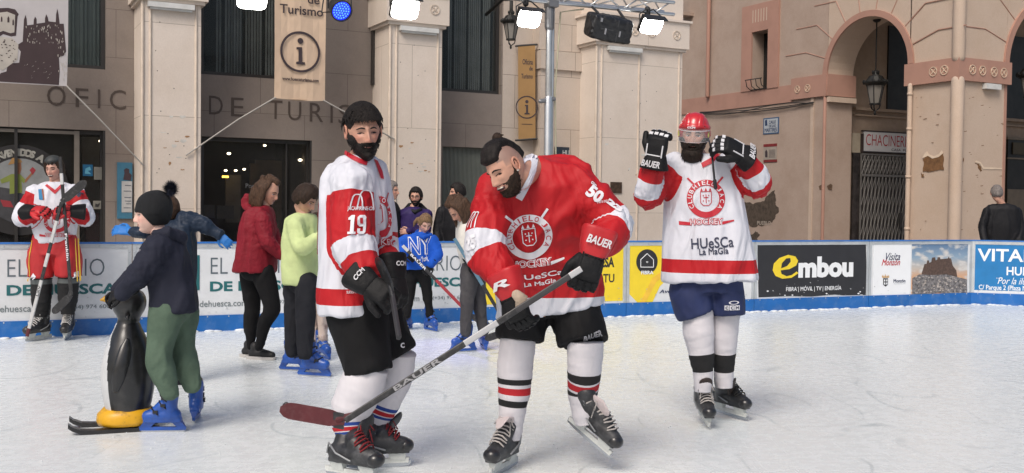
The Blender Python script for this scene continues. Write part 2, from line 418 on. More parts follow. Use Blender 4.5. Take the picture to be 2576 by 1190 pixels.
def d_yellow1(pl, root, a0, a1):
    pr(pl, root, Myel, 'print', lambda mb: pl.rect(mb, a0 + 0.05, a1 - 0.05, 0.21, BH - 0.065, 0.0, 0.004))
    pr(pl, root, Mbk, 'lettering', lambda mb: (pl.text(mb, 'EMPRESA', 1462, 647, 1545, 673, 0.006, bold=0.04), pl.text(mb, 'FIBRA PARA TU', 1392, 690, 1545, 712, 0.006, bold=0.02)))
def d_yellow2(pl, root, a0, a1):
    pl.text
    pr(pl, root, Myel, 'print', lambda mb: pl.poly(mb, [(1583, 612), (1896, 612), (1890, 640), (1780, 650), (1700, 680), (1660, 720), (1640, 762), (1608, 766), (1583, 740)], 0.0, 0.004))
    pr(pl, root, mat('print_gold', (0.8, 0.5, 0.05), .45), 'print', lambda mb: pl.poly(mb, [(1608, 766), (1640, 700), (1700, 655), (1790, 632), (1790, 640), (1705, 666), (1650, 710), (1622, 764)], 0.005, 0.002))
    c = pl.uv(1627, 658)
    pr(pl, root, Mbk, 'logo', lambda mb: mb.disc(pl.W(c[0], c[1], 0.005), pl.X, UP, pl.N, 0.165, 0.003, 36))
    def g(mb):
        pl.text(mb, 'FIBRA', 1612, 681, 1643, 690, 0.009, bold=0.03)
        P_ = [(1611, 672), (1611, 653), (1627, 638), (1643, 653), (1643, 672)]
        for p, q in zip(P_, P_[1:] + P_[:1]):
            A, B = pl.uv(*p), pl.uv(*q); mb.tube([pl.W(*A, 0.009), pl.W(*B, 0.009)], 0.005, 5)
        for r in (0.012, 0.024): mb.disc(pl.W(*pl.uv(1627, 662), 0.009), pl.X, UP, pl.N, r, 0.002, 10, r - 0.006, 40, 140)
    pr(pl, root, Mwp, 'logo', g)
    pr(pl, root, Mnavy, 'lettering', lambda mb: (pl.text(mb, 'Avda. Monegros 3', 1658, 727, 1790, 739, 0.005, bold=0.02, shear=0.2),))
def d_embou(pl, root, a0, a1):
    pr(pl, root, Mbk, 'print', lambda mb: pl.poly(mb, [(1905, 611), (2178, 610), (2180, 742), (2120, 743), (2100, 741), (2040, 746), (1990, 745), (1908, 748)], 0.0, 0.004))
    pr(pl, root, Mwp, 'lettering', lambda mb: (pl.text(mb, 'mbou', 2008, 645, 2146, 698, 0.006, bold=0.05), pl.text(mb, 'FIBRA | MÓVIL | TV | ENERGÍA', 1977, 718, 2116, 734, 0.006, bold=0.01)))
    def e_(mb):
        # fat slanted e: crescent and bar
        O = [(2006, 722), (1985, 700), (1944, 690), (1945, 662), (1965, 645), (1990, 640), (2006, 650), (2002, 668), (1975, 677), (1962, 678), (1962, 690), (1975, 697), (1990, 694), (2003, 683), (2007, 688), (1990, 701), (1965, 706)]
        outer = [(2003, 683), (2008, 687), (1990, 699), (1967, 701), (1950, 694), (1943, 680), (1946, 663), (1960, 649), (1982, 641), (2000, 645), (2007, 656), (2002, 668), (1985, 677), (1963, 680), (1965, 689), (1978, 695), (1991, 692)]
        pl.poly(mb, outer, 0.006, 0.002)
    pr(pl, root, Myel, 'logo', e_)
    pr(pl, root, Mbk, 'logo', lambda mb: pl.poly(mb, [(1964, 675), (1966, 662), (1977, 650), (1987, 649), (1988, 658), (1979, 669)], 0.009, 0.001))
    mbx = MB(); rr = random.Random(5)
    for i in range(14):
        x = 1920 + rr.random() * 250; y = 722 + rr.random() * 22; s_ = rr.uniform(1, 3.5)
        pl.poly(mbx, [(x, y), (x + s_, y - s_ * .6), (x + 2 * s_, y), (x + s_, y + s_ * .7)], 0.0062, 0.001)
    mbx.build('scuffs', Mwp, root)
def d_monzon(pl, root, a0, a1):
    pr(pl, root, Mwp, 'print', lambda mb: pl.prect(mb, 2197, 611, 2290, 743, 0.0, 0.004))
    pr(pl, root, Mnavy, 'lettering', lambda mb: (pl.text(mb, 'Visita', 2228, 636, 2264, 655, 0.006, shear=0.4, bold=0.01), pl.text(mb, 'Monzón', 2247, 702, 2277, 711, 0.006, bold=0.03)))
    pr(pl, root, Mred, 'lettering', lambda mb: pl.text(mb, 'Monzón', 2217, 652, 2264, 668, 0.006, shear=0.4, bold=0.02))
    pr(pl, root, mat('print_pale', (.4, .42, .44), .5), 'lettering', lambda mb: pl.text(mb, 'Ayuntamiento', 2247, 712, 2277, 716, 0.006))
    pr(pl, root, Mbk, 'crest', lambda mb: pl.poly(mb, [(2221, 700), (2233, 700), (2233, 716), (2227, 721), (2221, 716)], 0.005, 0.002))
    def cr(mb):
        for i in range(5):
            x = 2219 + i * 4; pl.poly(mb, [(x - 1.4, 697), (x, 691 - 2 * (i == 2)), (x + 1.4, 697)], 0.005, 0.002)
        pl.prect(mb, 2219, 696, 2236, 698.5, 0.0045, 0.006)
    pr(pl, root, mat('print_ochre', (.5, .25, .02), .5), 'crest', cr)
    pr(pl, root, Mwp, 'crest', lambda mb: [pl.prect(mb, x, y, x + 3, y + 5, 0.0075, 0.0085) for x in (2223, 2228.5) for y in (703, 710.5)])
    # photograph of a fort on its rock
    def photo():
        m = bpy.data.materials.new('print_photo_sky'); m.use_nodes = True; nt = m.node_tree; b = nt.nodes['Principled BSDF']; b.inputs['Roughness'].default_value = .4
        tc = node(nt, 'ShaderNodeTexCoord'); gx = node(nt, 'ShaderNodeSeparateXYZ'); nt.links.new(tc.outputs['Object'], gx.inputs[0])
        rp = node(nt, 'ShaderNodeValToRGB'); mr = node(nt, 'ShaderNodeMapRange'); nt.links.new(gx.outputs[2], mr.inputs[0]); mr.inputs[1].default_value = .42; mr.inputs[2].default_value = .95
        e = rp.color_ramp.elements; e[0].position = 0; e[0].color = (.62, .33, .17, 1); e[1].position = 1; e[1].color = (.09, .17, .3, 1)
        x = e.new(.3); x.color = (.5, .45, .4, 1); x = e.new(.6); x.color = (.25, .35, .45, 1)
        nt.links.new(mr.outputs[0], rp.inputs[0]); nz = node(nt, 'ShaderNodeTexNoise'); nz.inputs['Scale'].default_value = 5; nz.inputs['Detail'].default_value = 6
        mp = node(nt, 'ShaderNodeMapping'); mp.inputs['Scale'].default_value = (1, 1, 2.5); nt.links.new(tc.outputs['Object'], mp.inputs[0]); nt.links.new(mp.outputs[0], nz.inputs[0])
        m2 = node(nt, 'ShaderNodeMapRange'); nt.links.new(nz.outputs[0], m2.inputs[0]); m2.inputs[1].default_value = .48; m2.inputs[2].default_value = .65
        mx = node(nt, 'ShaderNodeMix', data_type='RGBA'); nt.links.new(m2.outputs[0], mx.inputs['Factor']); nt.links.new(rp.outputs[0], mx.inputs['A']); mx.inputs['B'].default_value = (.6, .58, .55, 1)
        nt.links.new(mx.outputs['Result'], b.inputs['Base Color']); return m
    pr(pl, root, photo(), 'print', lambda mb: pl.prect(mb, 2293, 611, 2433, 742, 0.0, 0.004))
    pr(pl, root, mat('print_fort', (.09, .055, .04), .5, var=.4, vscale=30), 'print', lambda mb: pl.poly(mb, [(2318, 687), (2325, 664), (2330, 664), (2332, 655), (2336, 655), (2337, 661), (2342, 659), (2344, 648), (2352, 647), (2353, 655), (2357, 653), (2358, 647), (2364, 647), (2365, 652), (2384, 650), (2386, 645), (2388, 650), (2392, 650), (2396, 668), (2405, 680), (2408, 700), (2318, 700)], 0.005, 0.001))
    pr(pl, root, mat('print_town', (.16, .15, .15), .5, var=.85, vscale=26), 'print', lambda mb: pl.poly(mb, [(2294, 700), (2312, 690), (2345, 692), (2380, 690), (2432, 703), (2432, 738), (2415, 736), (2400, 741), (2360, 736), (2330, 741), (2294, 739)], 0.0065, 0.001))
    mbx = MB(); rr = random.Random(11)
    for i in range(110):
        x = 2296 + rr.random() * 130; y = 695 + rr.random() * 42; s_ = rr.uniform(1, 4)
        pl.poly(mbx, [(x, y), (x + s_ * 1.3, y - s_ * .5), (x + s_ * 1.6, y + s_ * .3), (x + s_ * .4, y + s_ * .6)], 0.008, 0.001)
    mbx.build('print', mat('print_roofs', (.45, .4, .36), .6, var=.5, vscale=40), root)
def d_vital(pl, root, a0, a1):
    pr(pl, root, Mblue, 'print', lambda mb: pl.rect(mb, 0.05, STEP - 0.05, 0.225, BH - 0.065, 0.0, 0.004))
    pr(pl, root, Mwp, 'lettering', lambda mb: (pl.text(mb, 'VITALIA', 2459, 627, 2650, 659, 0.006, bold=0.02), pl.text(mb, 'HUESCA', 2532, 672, 2640, 694, 0.006, bold=0.02),
        pl.text(mb, '¨Por la ilusión de cuidar', 2506, 700, 2700, 717, 0.006, shear=0.35), pl.text(mb, 'C/ Parque 2 (Plaza Navarra) - Huesca', 2462, 719, 2680, 735, 0.006, bold=0.015)))
j0 = JOINT[0]
d327 = BP.uv(327, 700)[0]
for k, lab in ((-4, 'white newspaper board behind the smiling player who holds two sticks'), (-3, 'white newspaper board behind the child with the penguin and the woman in red'), (-2, 'white newspaper board behind the girl in the blue hoodie')):
    board_panel(BP, j0 + k * STEP, j0 + (k + 1) * STEP, lab, d_diario((k + 3) * STEP))
board_panel(BP, j0 - STEP, j0, 'yellow board behind the crouching player in the red jersey', d_yellow1)
board_panel(BP, j0, j0 + STEP, 'yellow and white board with a black round FIBRA sign', d_yellow2)
board_panel(BP, j0 + STEP, j0 + 2 * STEP, 'black board with big yellow e and white letters', d_embou)
board_panel(BP, j0 + 2 * STEP, j0 + 3 * STEP, 'board half white, half photo of a fort on a rock', d_monzon)
board_panel(CP, 0.0, STEP, 'blue board with white lettering past the corner of the rink', d_vital)
# ------------------------------------------------------------------ the two buildings, in the frame u along the front, v back, z up
SL = 0.527
BU = V((1, SL, 0)).normalized(); BV = V((-BU.y, BU.x, 0)); BO = V((-1.98, 17.0, 0))
def Bp(u, v, z): return BO + BU * u + BV * v + UP * z
def PV(v): return Pl(Bp(0, v, 0), BU, -BV)            # planes facing the square
def PU(u): return Pl(Bp(u, 0, 0), BV, -BU)            # planes facing the side street (a runs backwards)
GZ = -0.11
def slabs(name, c1, c2, bw=1.2, rh=0.8, rough=.75, mortar=(0.1, 0.08, 0.07), dirt=(0.2, 0.15, 0.11), damt=.35, msz=0.004, bump=.25, vv=.05):
    m = bpy.data.materials.new(name); m.use_nodes = True; nt = m.node_tree; b = nt.nodes['Principled BSDF']; L = nt.links.new
    tc = node(nt, 'ShaderNodeTexCoord'); mp = node(nt, 'ShaderNodeMapping'); mp.vector_type = 'POINT'
    mp.inputs['Rotation'].default_value = (0, 0, -math.atan(SL)); L(tc.outputs['Object'], mp.inputs[0])
    sx = node(nt, 'ShaderNodeSeparateXYZ'); L(mp.outputs[0], sx.inputs[0]); cx = node(nt, 'ShaderNodeCombineXYZ')
    ad = node(nt, 'ShaderNodeMath', operation='ADD'); L(sx.outputs[0], ad.inputs[0]); L(sx.outputs[1], ad.inputs[1])
    L(ad.outputs[0], cx.inputs[0]); L(sx.outputs[2], cx.inputs[1])
    br = node(nt, 'ShaderNodeTexBrick'); br.inputs['Scale'].default_value = 1; br.inputs['Brick Width'].default_value = bw; br.inputs['Row Height'].default_value = rh
    br.inputs['Mortar Size'].default_value = msz; br.inputs['Mortar Smooth'].default_value = .3; br.offset = .5
    br.inputs['Color1'].default_value = (*c1, 1); br.inputs['Color2'].default_value = (*c2, 1); br.inputs['Mortar'].default_value = (*mortar, 1); L(cx.outputs[0], br.inputs[0])
    n1 = node(nt, 'ShaderNodeTexNoise'); n1.inputs['Scale'].default_value = 1.2; n1.inputs['Detail'].default_value = 9; n1.inputs['Roughness'].default_value = .7; L(tc.outputs['Object'], n1.inputs[0])
    mr = node(nt, 'ShaderNodeMapRange'); L(n1.outputs[0], mr.inputs[0]); mr.inputs[1].default_value = .42; mr.inputs[2].default_value = .75; mr.inputs[4].default_value = damt
    mx = node(nt, 'ShaderNodeMix', data_type='RGBA'); L(mr.outputs[0], mx.inputs['Factor']); L(br.outputs[0], mx.inputs['A']); mx.inputs['B'].default_value = (*dirt, 1)
    n2 = node(nt, 'ShaderNodeTexNoise'); n2.inputs['Scale'].default_value = 45; n2.inputs['Detail'].default_value = 5; n2.inputs['Roughness'].default_value = .7; L(tc.outputs['Object'], n2.inputs[0])
    m2 = node(nt, 'ShaderNodeMapRange'); L(n2.outputs[0], m2.inputs[0]); m2.inputs[1].default_value = .3; m2.inputs[2].default_value = .7; m2.inputs[3].default_value = 1 - vv; m2.inputs[4].default_value = 1 + vv
    mm = node(nt, 'ShaderNodeMix', data_type='RGBA', blend_type='MULTIPLY'); mm.inputs['Factor'].default_value = 1; L(mx.outputs['Result'], mm.inputs['A']); L(m2.outputs[0], mm.inputs['B'])
    L(mm.outputs['Result'], b.inputs['Base Color']); b.inputs['Roughness'].default_value = rough; b.inputs['Specular IOR Level'].default_value = .3
    bp = node(nt, 'ShaderNodeBump'); bp.inputs['Strength'].default_value = bump; bp.inputs['Distance'].default_value = .006; L(n2.outputs[0], bp.inputs['Height']); L(bp.outputs[0], b.inputs['Normal'])
    return m
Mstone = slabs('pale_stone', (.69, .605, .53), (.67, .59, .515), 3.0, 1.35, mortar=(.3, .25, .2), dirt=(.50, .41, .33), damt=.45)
Mstone_shade = slabs('shaded_stone', (.255, .217, .19), (.245, .207, .182), 1.45, .72, mortar=(.11, .085, .075), dirt=(.15, .12, .105), damt=.5)  # wall stone: the shade of the arcade is put into its darker colour
Mcream = slabs('cream_stone', (.55, .47, .40), (.53, .455, .39), 1.6, .95, dirt=(.34, .27, .21), damt=.4)
Mtrim = mat('stone_trim', (.60, .51, .42), .7, var=.1, dirt=(.3, .22, .15), damt=.4)
Mlet = mat('letter_bronze', (.075, .055, .045), .55, var=.15)
Mframe_d = mat('door_frame_dark', (.03, .027, .025), .45, var=.1)
Mglassd = mat('window_glass_dark', (.012, .015, .016), .08, var=.2, vscale=2, spec=.7)
Mstain = mat('stain', (.38, .22, .11), .9, var=.3); Mpaper = mat('torn_paper', (.6, .58, .54), .8, var=.2)
lb = thing('arcaded_building', Bp(2, .8, 0), 'pale stone tourist office with tall square pillars and wall toned for arcade shade', 'building')
WV = PV(.8)
# wall with real openings: list of boxes in photo pixels
def holes_wall(pl, a0, a1, b0, b1, holes, th, name, m, parent):
    mb = MB(); hs = sorted(holes); xs = sorted({a0, a1, *[h[0] for h in hs], *[h[1] for h in hs]})
    for x0, x1 in zip(xs, xs[1:]):
        xm = (x0 + x1) / 2; cov = sorted([(h[2], h[3]) for h in hs if h[0] < xm < h[1]]); z = b0
        for (c0, c1) in cov + [(b1, b1)]:
            if c0 > z + 1e-4: pl.rect(mb, x0, x1, z, c0, -th, 0.0)
            z = max(z, c1)
    return mb.build(name, m, parent)
def hole(pl, x0, y0, x1, y1, zb=None, zt=None):
    xm, ym = (x0 + x1) / 2, (y0 + y1) / 2
    q_ = sorted((pl.uv(x0, ym)[0], pl.uv(x1, ym)[0])); return (q_[0], q_[1], pl.uv(xm, y1)[1] if zb is None else zb, pl.uv(xm, y0)[1] if zt is None else zt)
H = [hole(WV, -60, 322, 265, 608, zb=GZ), hole(WV, 506, 348, 784, 608, zb=GZ), hole(WV, 1112, 371, 1262, 608, zb=GZ),
     hole(WV, -40, 0, 267, 165, zt=7.6), hole(WV, 506, 0, 718, 193, zt=7.6), hole(WV, 1112, 0, 1262, 233, zt=7.6)]
aend = WV.uv(1440, 300)[0]
holes_wall(WV, -8.6, aend, GZ, 9.2, H, .35, 'wall', Mstone_shade, lb)
for (a0, a1, b0, b1), kind in zip(H, ('door', 'door', 'shutter', 'window', 'window', 'window')):
    if kind == 'shutter':
        mb = MB(); k = 46
        for i in range(k): WV.rect(mb, a0 + (a1 - a0) * i / k, a0 + (a1 - a0) * (i + .62) / k, b0, b1, -.12, -.085)
        WV.rect(mb, a0, a1, b0, b1, -.14, -.121)
        mb.build('shutter', mat('shutter_sage', (.155, .17, .15), .6, var=.1, vscale=3), lb); continue
    r = link(kind, None); r = None
    mb = MB(); fw = .06
    WV.rect(mb, a0, a0 + fw, b0, b1, -.2, -.1); WV.rect(mb, a1 - fw, a1, b0, b1, -.2, -.1); WV.rect(mb, a0 + fw, a1 - fw, b1 - fw, b1, -.2, -.1)
    if kind == 'window': WV.rect(mb, a0 + fw, a1 - fw, b0, b0 + fw, -.2, -.1)
    fr = mb.build(kind, Mframe_d, lb)
    mb = MB()
    if kind == 'window':
        WV.rect(mb, a0 + fw, a1 - fw, b0 + fw, b1 - fw, -.16, -.15); mb.build('glass', mat('pane', (.05, .06, .06), .06, var=0, alpha=.28), fr)
        mb = MB(); k = 26
        green = a0 < -4.5
        for i in range(k):
            if green or i > 4 and (i % 7): 
                x = a0 + fw + (a1 - a0 - 2 * fw) * (i + .5) / k; wd = (a1 - a0) / k
                rot = .5 + .4 * math.sin(i * 2.1); X2 = (WV.X * math.cos(rot) + WV.N * math.sin(rot)); mb.box(WV.W(x, (b0 + b1) / 2, -.34), wd * (1.25 if green else .62), .006, b1 - b0 - 2 * fw, (X2, UP.cross(X2), UP))
        mb.build('blind', mat('blind_green', (.075, .105, .10), .8, var=.15) if green else mat('blind_grey', (.27, .30, .29), .8, var=.25, vscale=2), fr)
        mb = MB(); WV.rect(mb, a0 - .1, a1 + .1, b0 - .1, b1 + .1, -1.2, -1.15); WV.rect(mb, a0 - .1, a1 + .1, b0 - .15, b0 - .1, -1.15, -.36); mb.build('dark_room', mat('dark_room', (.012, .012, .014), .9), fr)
    else:
        WV.rect(mb, a0 + fw, a1 - fw, b0, b1 - fw, -.16, -.152); mb.build('glass', mat('pane_clear', (.06, .06, .06), .05, var=0, alpha=.22), fr)
        mb = MB()   # the lobby behind: floor, back wall, ceiling, side walls
        WV.rect(mb, a0 - .3, a1 + .3, b0 - .05, b0, -3.4, -.36); WV.rect(mb, a0 - .3, a1 + .3, b0, b1 + .3, -3.5, -3.4)
        WV.rect(mb, a0 - .3, a1 + .3, b1 + .3, b1 + .4, -3.5, -.36); WV.rect(mb, a0 - .4, a0 - .3, b0, b1 + .3, -3.4, -.36); WV.rect(mb, a1 + .3, a1 + .4, b0, b1 + .3, -3.4, -.36)
        mb.build('lobby', mat('lobby_dark', (.10, .078, .06), .8, var=.5, vscale=.9), fr)
def wp(pl, parent, m, name, fn, **k):
    mb = MB(); fn(mb); return mb.build(name, m, parent, **k)
# door mullions, stickers, interior
D1 = PV(.9); D2 = PV(.95); IN1 = PV(2.6)
wp(D1, lb, Mframe_d, 'mullion', lambda mb: (D1.prect(mb, 36, 322, 44, 700, 0, .06)))
wp(D1, lb, mat('door_post', (.22, .19, .16), .5), 'mullion', lambda mb: (D1.prect(mb, 186, 330, 199, 700, 0, .05), D1.prect(mb, -60, 326, 186, 334, 0, .05)))
wp(D1, lb, Mframe_d, 'jamb', lambda mb: D1.prect(mb, 257, 330, 264, 700, 0, .09))
wp(D1, lb, Mframe_d, 'jamb', lambda mb: D1.prect(mb, 775, 352, 783, 700, 0, .09))
wp(D1, lb, Mframe_d, 'mullion', lambda mb: D1.prect(mb, 718, 352, 722, 700, -.04, 0))
def face_sticker():
    c = D1.uv(50, 478)
    wp(D1, lb, mat('sticker_black', (.02, .018, .018), .6), 'sticker', lambda mb: mb.disc(D1.W(c[0], c[1], .015), D1.X, UP, D1.N, .66, .003, 40))
    wp(D1, lb, mat('sticker_grey', (.24, .25, .25), .6, var=.15), 'sticker', lambda mb: mb.disc(D1.W(c[0], c[1], .02), D1.X, UP, D1.N, .46, .002, 40))
    s = 'BIENVENIDOS A HUESCA'; mb = MB()
    for i, ch in enumerate(s):
        if ch == ' ': continue
        th = R(150 - i * 6.6 * 1.0 - 22 + 10) ; vs, fs = text_geo(ch, .06); w_ = .135
        mxx = max(p[0] for p in vs) / 2
        rad = .50; X2 = D1.X * math.sin(th) - UP * math.cos(th); Y2 = D1.X * math.cos(th) + UP * math.sin(th)
        mb.add([D1.W(c[0], c[1], .021) + Y2 * (rad + p[1] * w_) + X2 * ((p[0] - mxx) * w_) for p in vs], fs)
    mb.build('lettering', mat('sticker_letters', (.36, .35, .31), .6), lb)
    wp(D1, lb, mat('sticker_skin', (.28, .12, .06), .7), 'sticker', lambda mb: (D1.poly(mb, [(38, 425), (40, 408), (52, 404), (54, 425), (50, 438), (42, 438)], .023, .001), D1.poly(mb, [(60, 455), (78, 435), (82, 438), (64, 460)], .023, .001)))
    wp(D1, lb, mat('sticker_straw', (.36, .2, .07), .7), 'sticker', lambda mb: D1.poly(mb, [(20, 415), (30, 398), (40, 396), (52, 402), (56, 408), (34, 412)], .0245, .001))
    wp(D1, lb, mat('sticker_lime', (.2, .24, .05), .7), 'sticker', lambda mb: D1.poly(mb, [(0, 452), (28, 438), (50, 438), (64, 452), (60, 462), (54, 456), (56, 485), (24, 488), (24, 456), (4, 462)], .0235, .001))
    wp(D1, lb, mat('sticker_slate', (.05, .05, .055), .7, var=.4), 'sticker', lambda mb: D1.poly(mb, [(-6, 470), (22, 474), (56, 487), (88, 498), (72, 520), (30, 560), (-4, 545)], .022, .001))
    wp(D1, lb, mat('sticker_rose', (.3, .03, .04), .7), 'sticker', lambda mb: (D1.poly(mb, [(74, 428), (82, 420), (90, 428), (82, 440)], .0235, .001), D1.poly(mb, [(0, 502), (26, 506), (34, 522), (8, 520)], .0235, .001)))
face_sticker()
wp(D1, lb, mat('sign_blue', (.01, .12, .25), .5), 'notice', lambda mb: D1.prect(mb, 208, 414, 233, 443, .0, .01))
wp(D1, lb, mat('sign_cyan', (.12, .4, .55), .5), 'notice', lambda mb: D1.poly(mb, [(213, 437), (215, 424), (226, 419), (229, 428), (221, 430), (229, 438)], .012, .002))
wp(D1, lb, mat('sign_paper', (.22, .21, .18), .7), 'notice', lambda mb: (D1.prect(mb, 236, 420, 256, 452, 0, .006), D1.prect(mb, 234, 505, 254, 526, 0, .006)))
wp(D1, lb, Mframe_d, 'notice', lambda mb: D1.poly(mb, [(239, 520), (240, 512), (246, 514), (250, 510), (251, 514), (247, 521)], .008, .001))
wp(IN1, lb, mat('lobby_red', (.12, .015, .015), .7), 'counter', lambda mb: IN1.prect(mb, 212, 535, 268, 700, 0, .3))
wp(IN1, lb, mat('lobby_pale', (.24, .21, .17), .7, var=.15), 'partition', lambda mb: (IN1.prect(mb, 205, 345, 252, 640, -.1, 0), IN1.prect(mb, 566, 440, 604, 560, 0, .04)))
wp(IN1, lb, mat('lobby_chair', (.16, .15, .14), .7), 'chair', lambda mb: (IN1.prect(mb, 508, 515, 534, 548, .1, .2), IN1.prect(mb, 540, 517, 582, 550, .1, .2)))
wp(IN1, lb, mat('lobby_wood', (.2, .12, .055), .6, var=.2), 'partition', lambda mb: (IN1.prect(mb, 640, 410, 660, 640, -.4, -.3), IN1.prect(mb, 668, 400, 735, 640, -.8, -.7)))
wp(D2, lb, mat('door_letters', (.2, .2, .2), .7), 'lettering', lambda mb: D2.text(mb, 'Por', 616, 462, 638, 473, .05))
Mdl = mat('downlight', (1, .9, .7), .5, var=0, emis=(1, .85, .6), estr=6)
for x, y, s_ in ((248, 357, .022), (566, 388, .022), (558, 430, .018), (583, 430, .018), (604, 427, .018), (743, 404, .024), (655, 368, .018)):
    p = IN1.W(*IN1.uv(x, y), .3); wp(IN1, lb, Mdl, 'downlight', lambda mb: mb.ell(p, s_ * 1.6, s_, s_, None, 10, 6))
wp(IN1, lb, mat('exit_lamp', (1, .6, .1), .5, var=0, emis=(1, .55, .08), estr=5), 'exit_lamp', lambda mb: IN1.prect(mb, 549, 443, 564, 448, .3, .34))
# incised letters
for ch, x, y, wd in (('O', 141.5, 241.5, 47), ('F', 206, 246, 32), ('I', 249, 248.5, 6), ('C', 296.5, 251, 41), ('I', 340, 253, 6), ('N', 381, 256, 38), ('A', 434, 259, 44), ('D', 543, 265, 35), ('E', 597, 269.5, 32), ('T', 693, 276, 34), ('U', 741, 279.5, 33), ('R', 796, 283, 34), ('I', 834, 285.5, 6), ('S', 868, 288, 34), ('M', 910, 290, 42), ('O', 960, 293, 44)):
    h = 23.5 if ch not in 'OCS' else 24.8
    if ch == 'I': wp(WV, lb, Mlet, 'letter', lambda mb: WV.prect(mb, x - 2.8, y - h, x + 2.8, y + h, .003, .008))
    else: wp(WV, lb, Mlet, 'letter', lambda mb: WV.text(mb, ch, x - wd / 2, y - h, x + wd / 2, y + h, .006, bold=-.002))
# poster case beside the door
pc = thing('poster_case', WV.W(*WV.uv(320, 550)), 'blue poster case with white sheet on the wall right of the door', 'poster case')
wp(WV, pc, mat('case_blue', (.045, .17, .27), .4, var=.1), 'case', lambda mb: WV.prect(mb, 294, 409, 332, 550, 0.002, .04))
wp(WV, pc, mat('case_paper', (.45, .46, .47), .6), 'sheet', lambda mb: WV.prect(mb, 305, 456, 331, 534, .042, .045))
wp(WV, pc, mat('case_print', (.06, .08, .12), .6), 'print', lambda mb: [WV.prect(mb, x0, y, 329, y + 1.6, .047, .048) for x0, y in ((313, 466), (310, 480), (312, 496), (313, 505), (316, 512), (310, 522))])
wp(WV, pc, mat('case_figure', (.05, .03, .04), .6), 'print', lambda mb: WV.poly(mb, [(309, 452), (312, 436), (311, 427), (317, 423), (324, 426), (324, 435), (330, 440), (328, 455)], .042, .002))
# plinth mass + roof so that the building stands from the side as well
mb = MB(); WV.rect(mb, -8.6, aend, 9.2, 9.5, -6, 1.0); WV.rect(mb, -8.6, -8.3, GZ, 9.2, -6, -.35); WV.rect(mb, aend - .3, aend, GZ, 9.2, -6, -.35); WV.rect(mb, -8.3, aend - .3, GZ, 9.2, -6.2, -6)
mb.build('shell', Mstone_shade, lb)
# pillars
F0 = PV(0.0)
def rosette(pl, a, b, off, parent, r=.085, m=None):
    mb = MB(); c = pl.W(a, b, off); mb.disc(c, pl.X, UP, pl.N, r, .012, 24, r * .82); mb.disc(c, pl.X, UP, pl.N, r * .25, .014, 12)
    for k in range(4):
        t = R(45 + 90 * k); d = pl.X * math.cos(t) + UP * math.sin(t); q = pl.X * math.sin(t) - UP * math.cos(t)
        mb.ell(c + d * r * .52, r * .27, .01, r * .16, (d, pl.N, q), 10, 5)
    mb.build('rosette', m or Mtrim, parent)
CAPZ = 4.38
def pillar(x0, x1, label, splits=(), lamp=None, ros=()):
    a0, a1 = F0.uv(x0, 300)[0], F0.uv(x1, 300)[0]
    mb = MB(); F0.rect(mb, a0, a1, GZ, CAPZ, -.8, 0); F0.rect(mb, a0, a1, CAPZ + .5, 9.2, -.8, 0)
    c = mb.build('pillar', Mstone, lb, label=label)
    mb = MB(); F0.rect(mb, a0 - .09, a1 + .09, CAPZ + .02, CAPZ + .5, -.8, .09); F0.rect(mb, a0 - .05, a1 + .05, CAPZ - .03, CAPZ + .02, -.8, .05); F0.rect(mb, a0 - .13, a1 + .13, CAPZ + .5, CAPZ + .54, -.8, .13)
    mb.build('capital', Mstone, c)
    mb = MB()
    for a in [a0 + .11, a1 - .07] + [F0.uv(s, 300)[0] for s in splits]:
        mb.tube([F0.W(a, GZ, .0), F0.W(a, CAPZ - .04, .0)], .02, 8)
    for o in (0, ): mb.tube([F0.W(a0, GZ, -.0), F0.W(a0, CAPZ - .04, -.0)], .025, 8)
    mb.build('edge_moulding', Mtrim, c, smooth=True)
    for x in ros: rosette(F0, F0.uv(x, 100)[0], CAPZ + .26, .09, c)
    if lamp:
        l0, l1 = F0.uv(lamp[0], 60)[0], F0.uv(lamp[1], 60)[0]
        mb = MB(); F0.rect(mb, l0, l1, CAPZ - .12, CAPZ - .045, .0, .1); F0.rect(mb, l0 + .03, l1 - .03, CAPZ - .15, CAPZ - .12, .03, .07)
        mb.build('strip_light', mat('strip_white', (.6, .6, .58), .4), c)
    # nail holes, flakes and stains where bills were pasted
    rr = random.Random(int(x0)); mb = MB(); mp_ = MB(); mh = MB()
    for i in range(11):
        a = rr.uniform(a0 + .12, a1 - .1); b = rr.uniform(1.7, 4.1); mh.ell(F0.W(a, b, .0), .008, .004, .008, (F0.X, F0.N, UP), 7, 4)
    for i in range(11):
        a = rr.uniform(a0 + .15, a1 - .22); b = rr.uniform(1.9, 2.75); L_ = rr.uniform(.03, .11); h_ = rr.uniform(.008, .03)
        pts = [(0, 0), (L_ * .4, -h_ * rr.random()), (L_, h_ * .2), (L_ * .9, h_), (L_ * .5, h_ * rr.uniform(.5, 1.2)), (L_ * .1, h_)]
        (mb if i % 2 else mp_).prism(pts, F0.W(a, b, .0005), F0.X, UP, F0.N, .0015)
    for m_, mt in ((mb, Mstain), (mp_, Mpaper), (mh, Mframe_d)): m_.build('stain' if m_ is not mp_ else 'paper_scrap', mt, c)
    return c
pillar(358, 505, 'square stone pillar behind the child pushing the penguin', lamp=(370, 487))
pillar(980, 1110, 'square stone pillar behind the bearded man in white', lamp=(1003, 1099), ros=(1088,))
pillar(1499, 1714, 'double-width stone pillar beside the lattice truss post', splits=(1606,), lamp=(1527, 1610), ros=(1590, 1632, 1695))
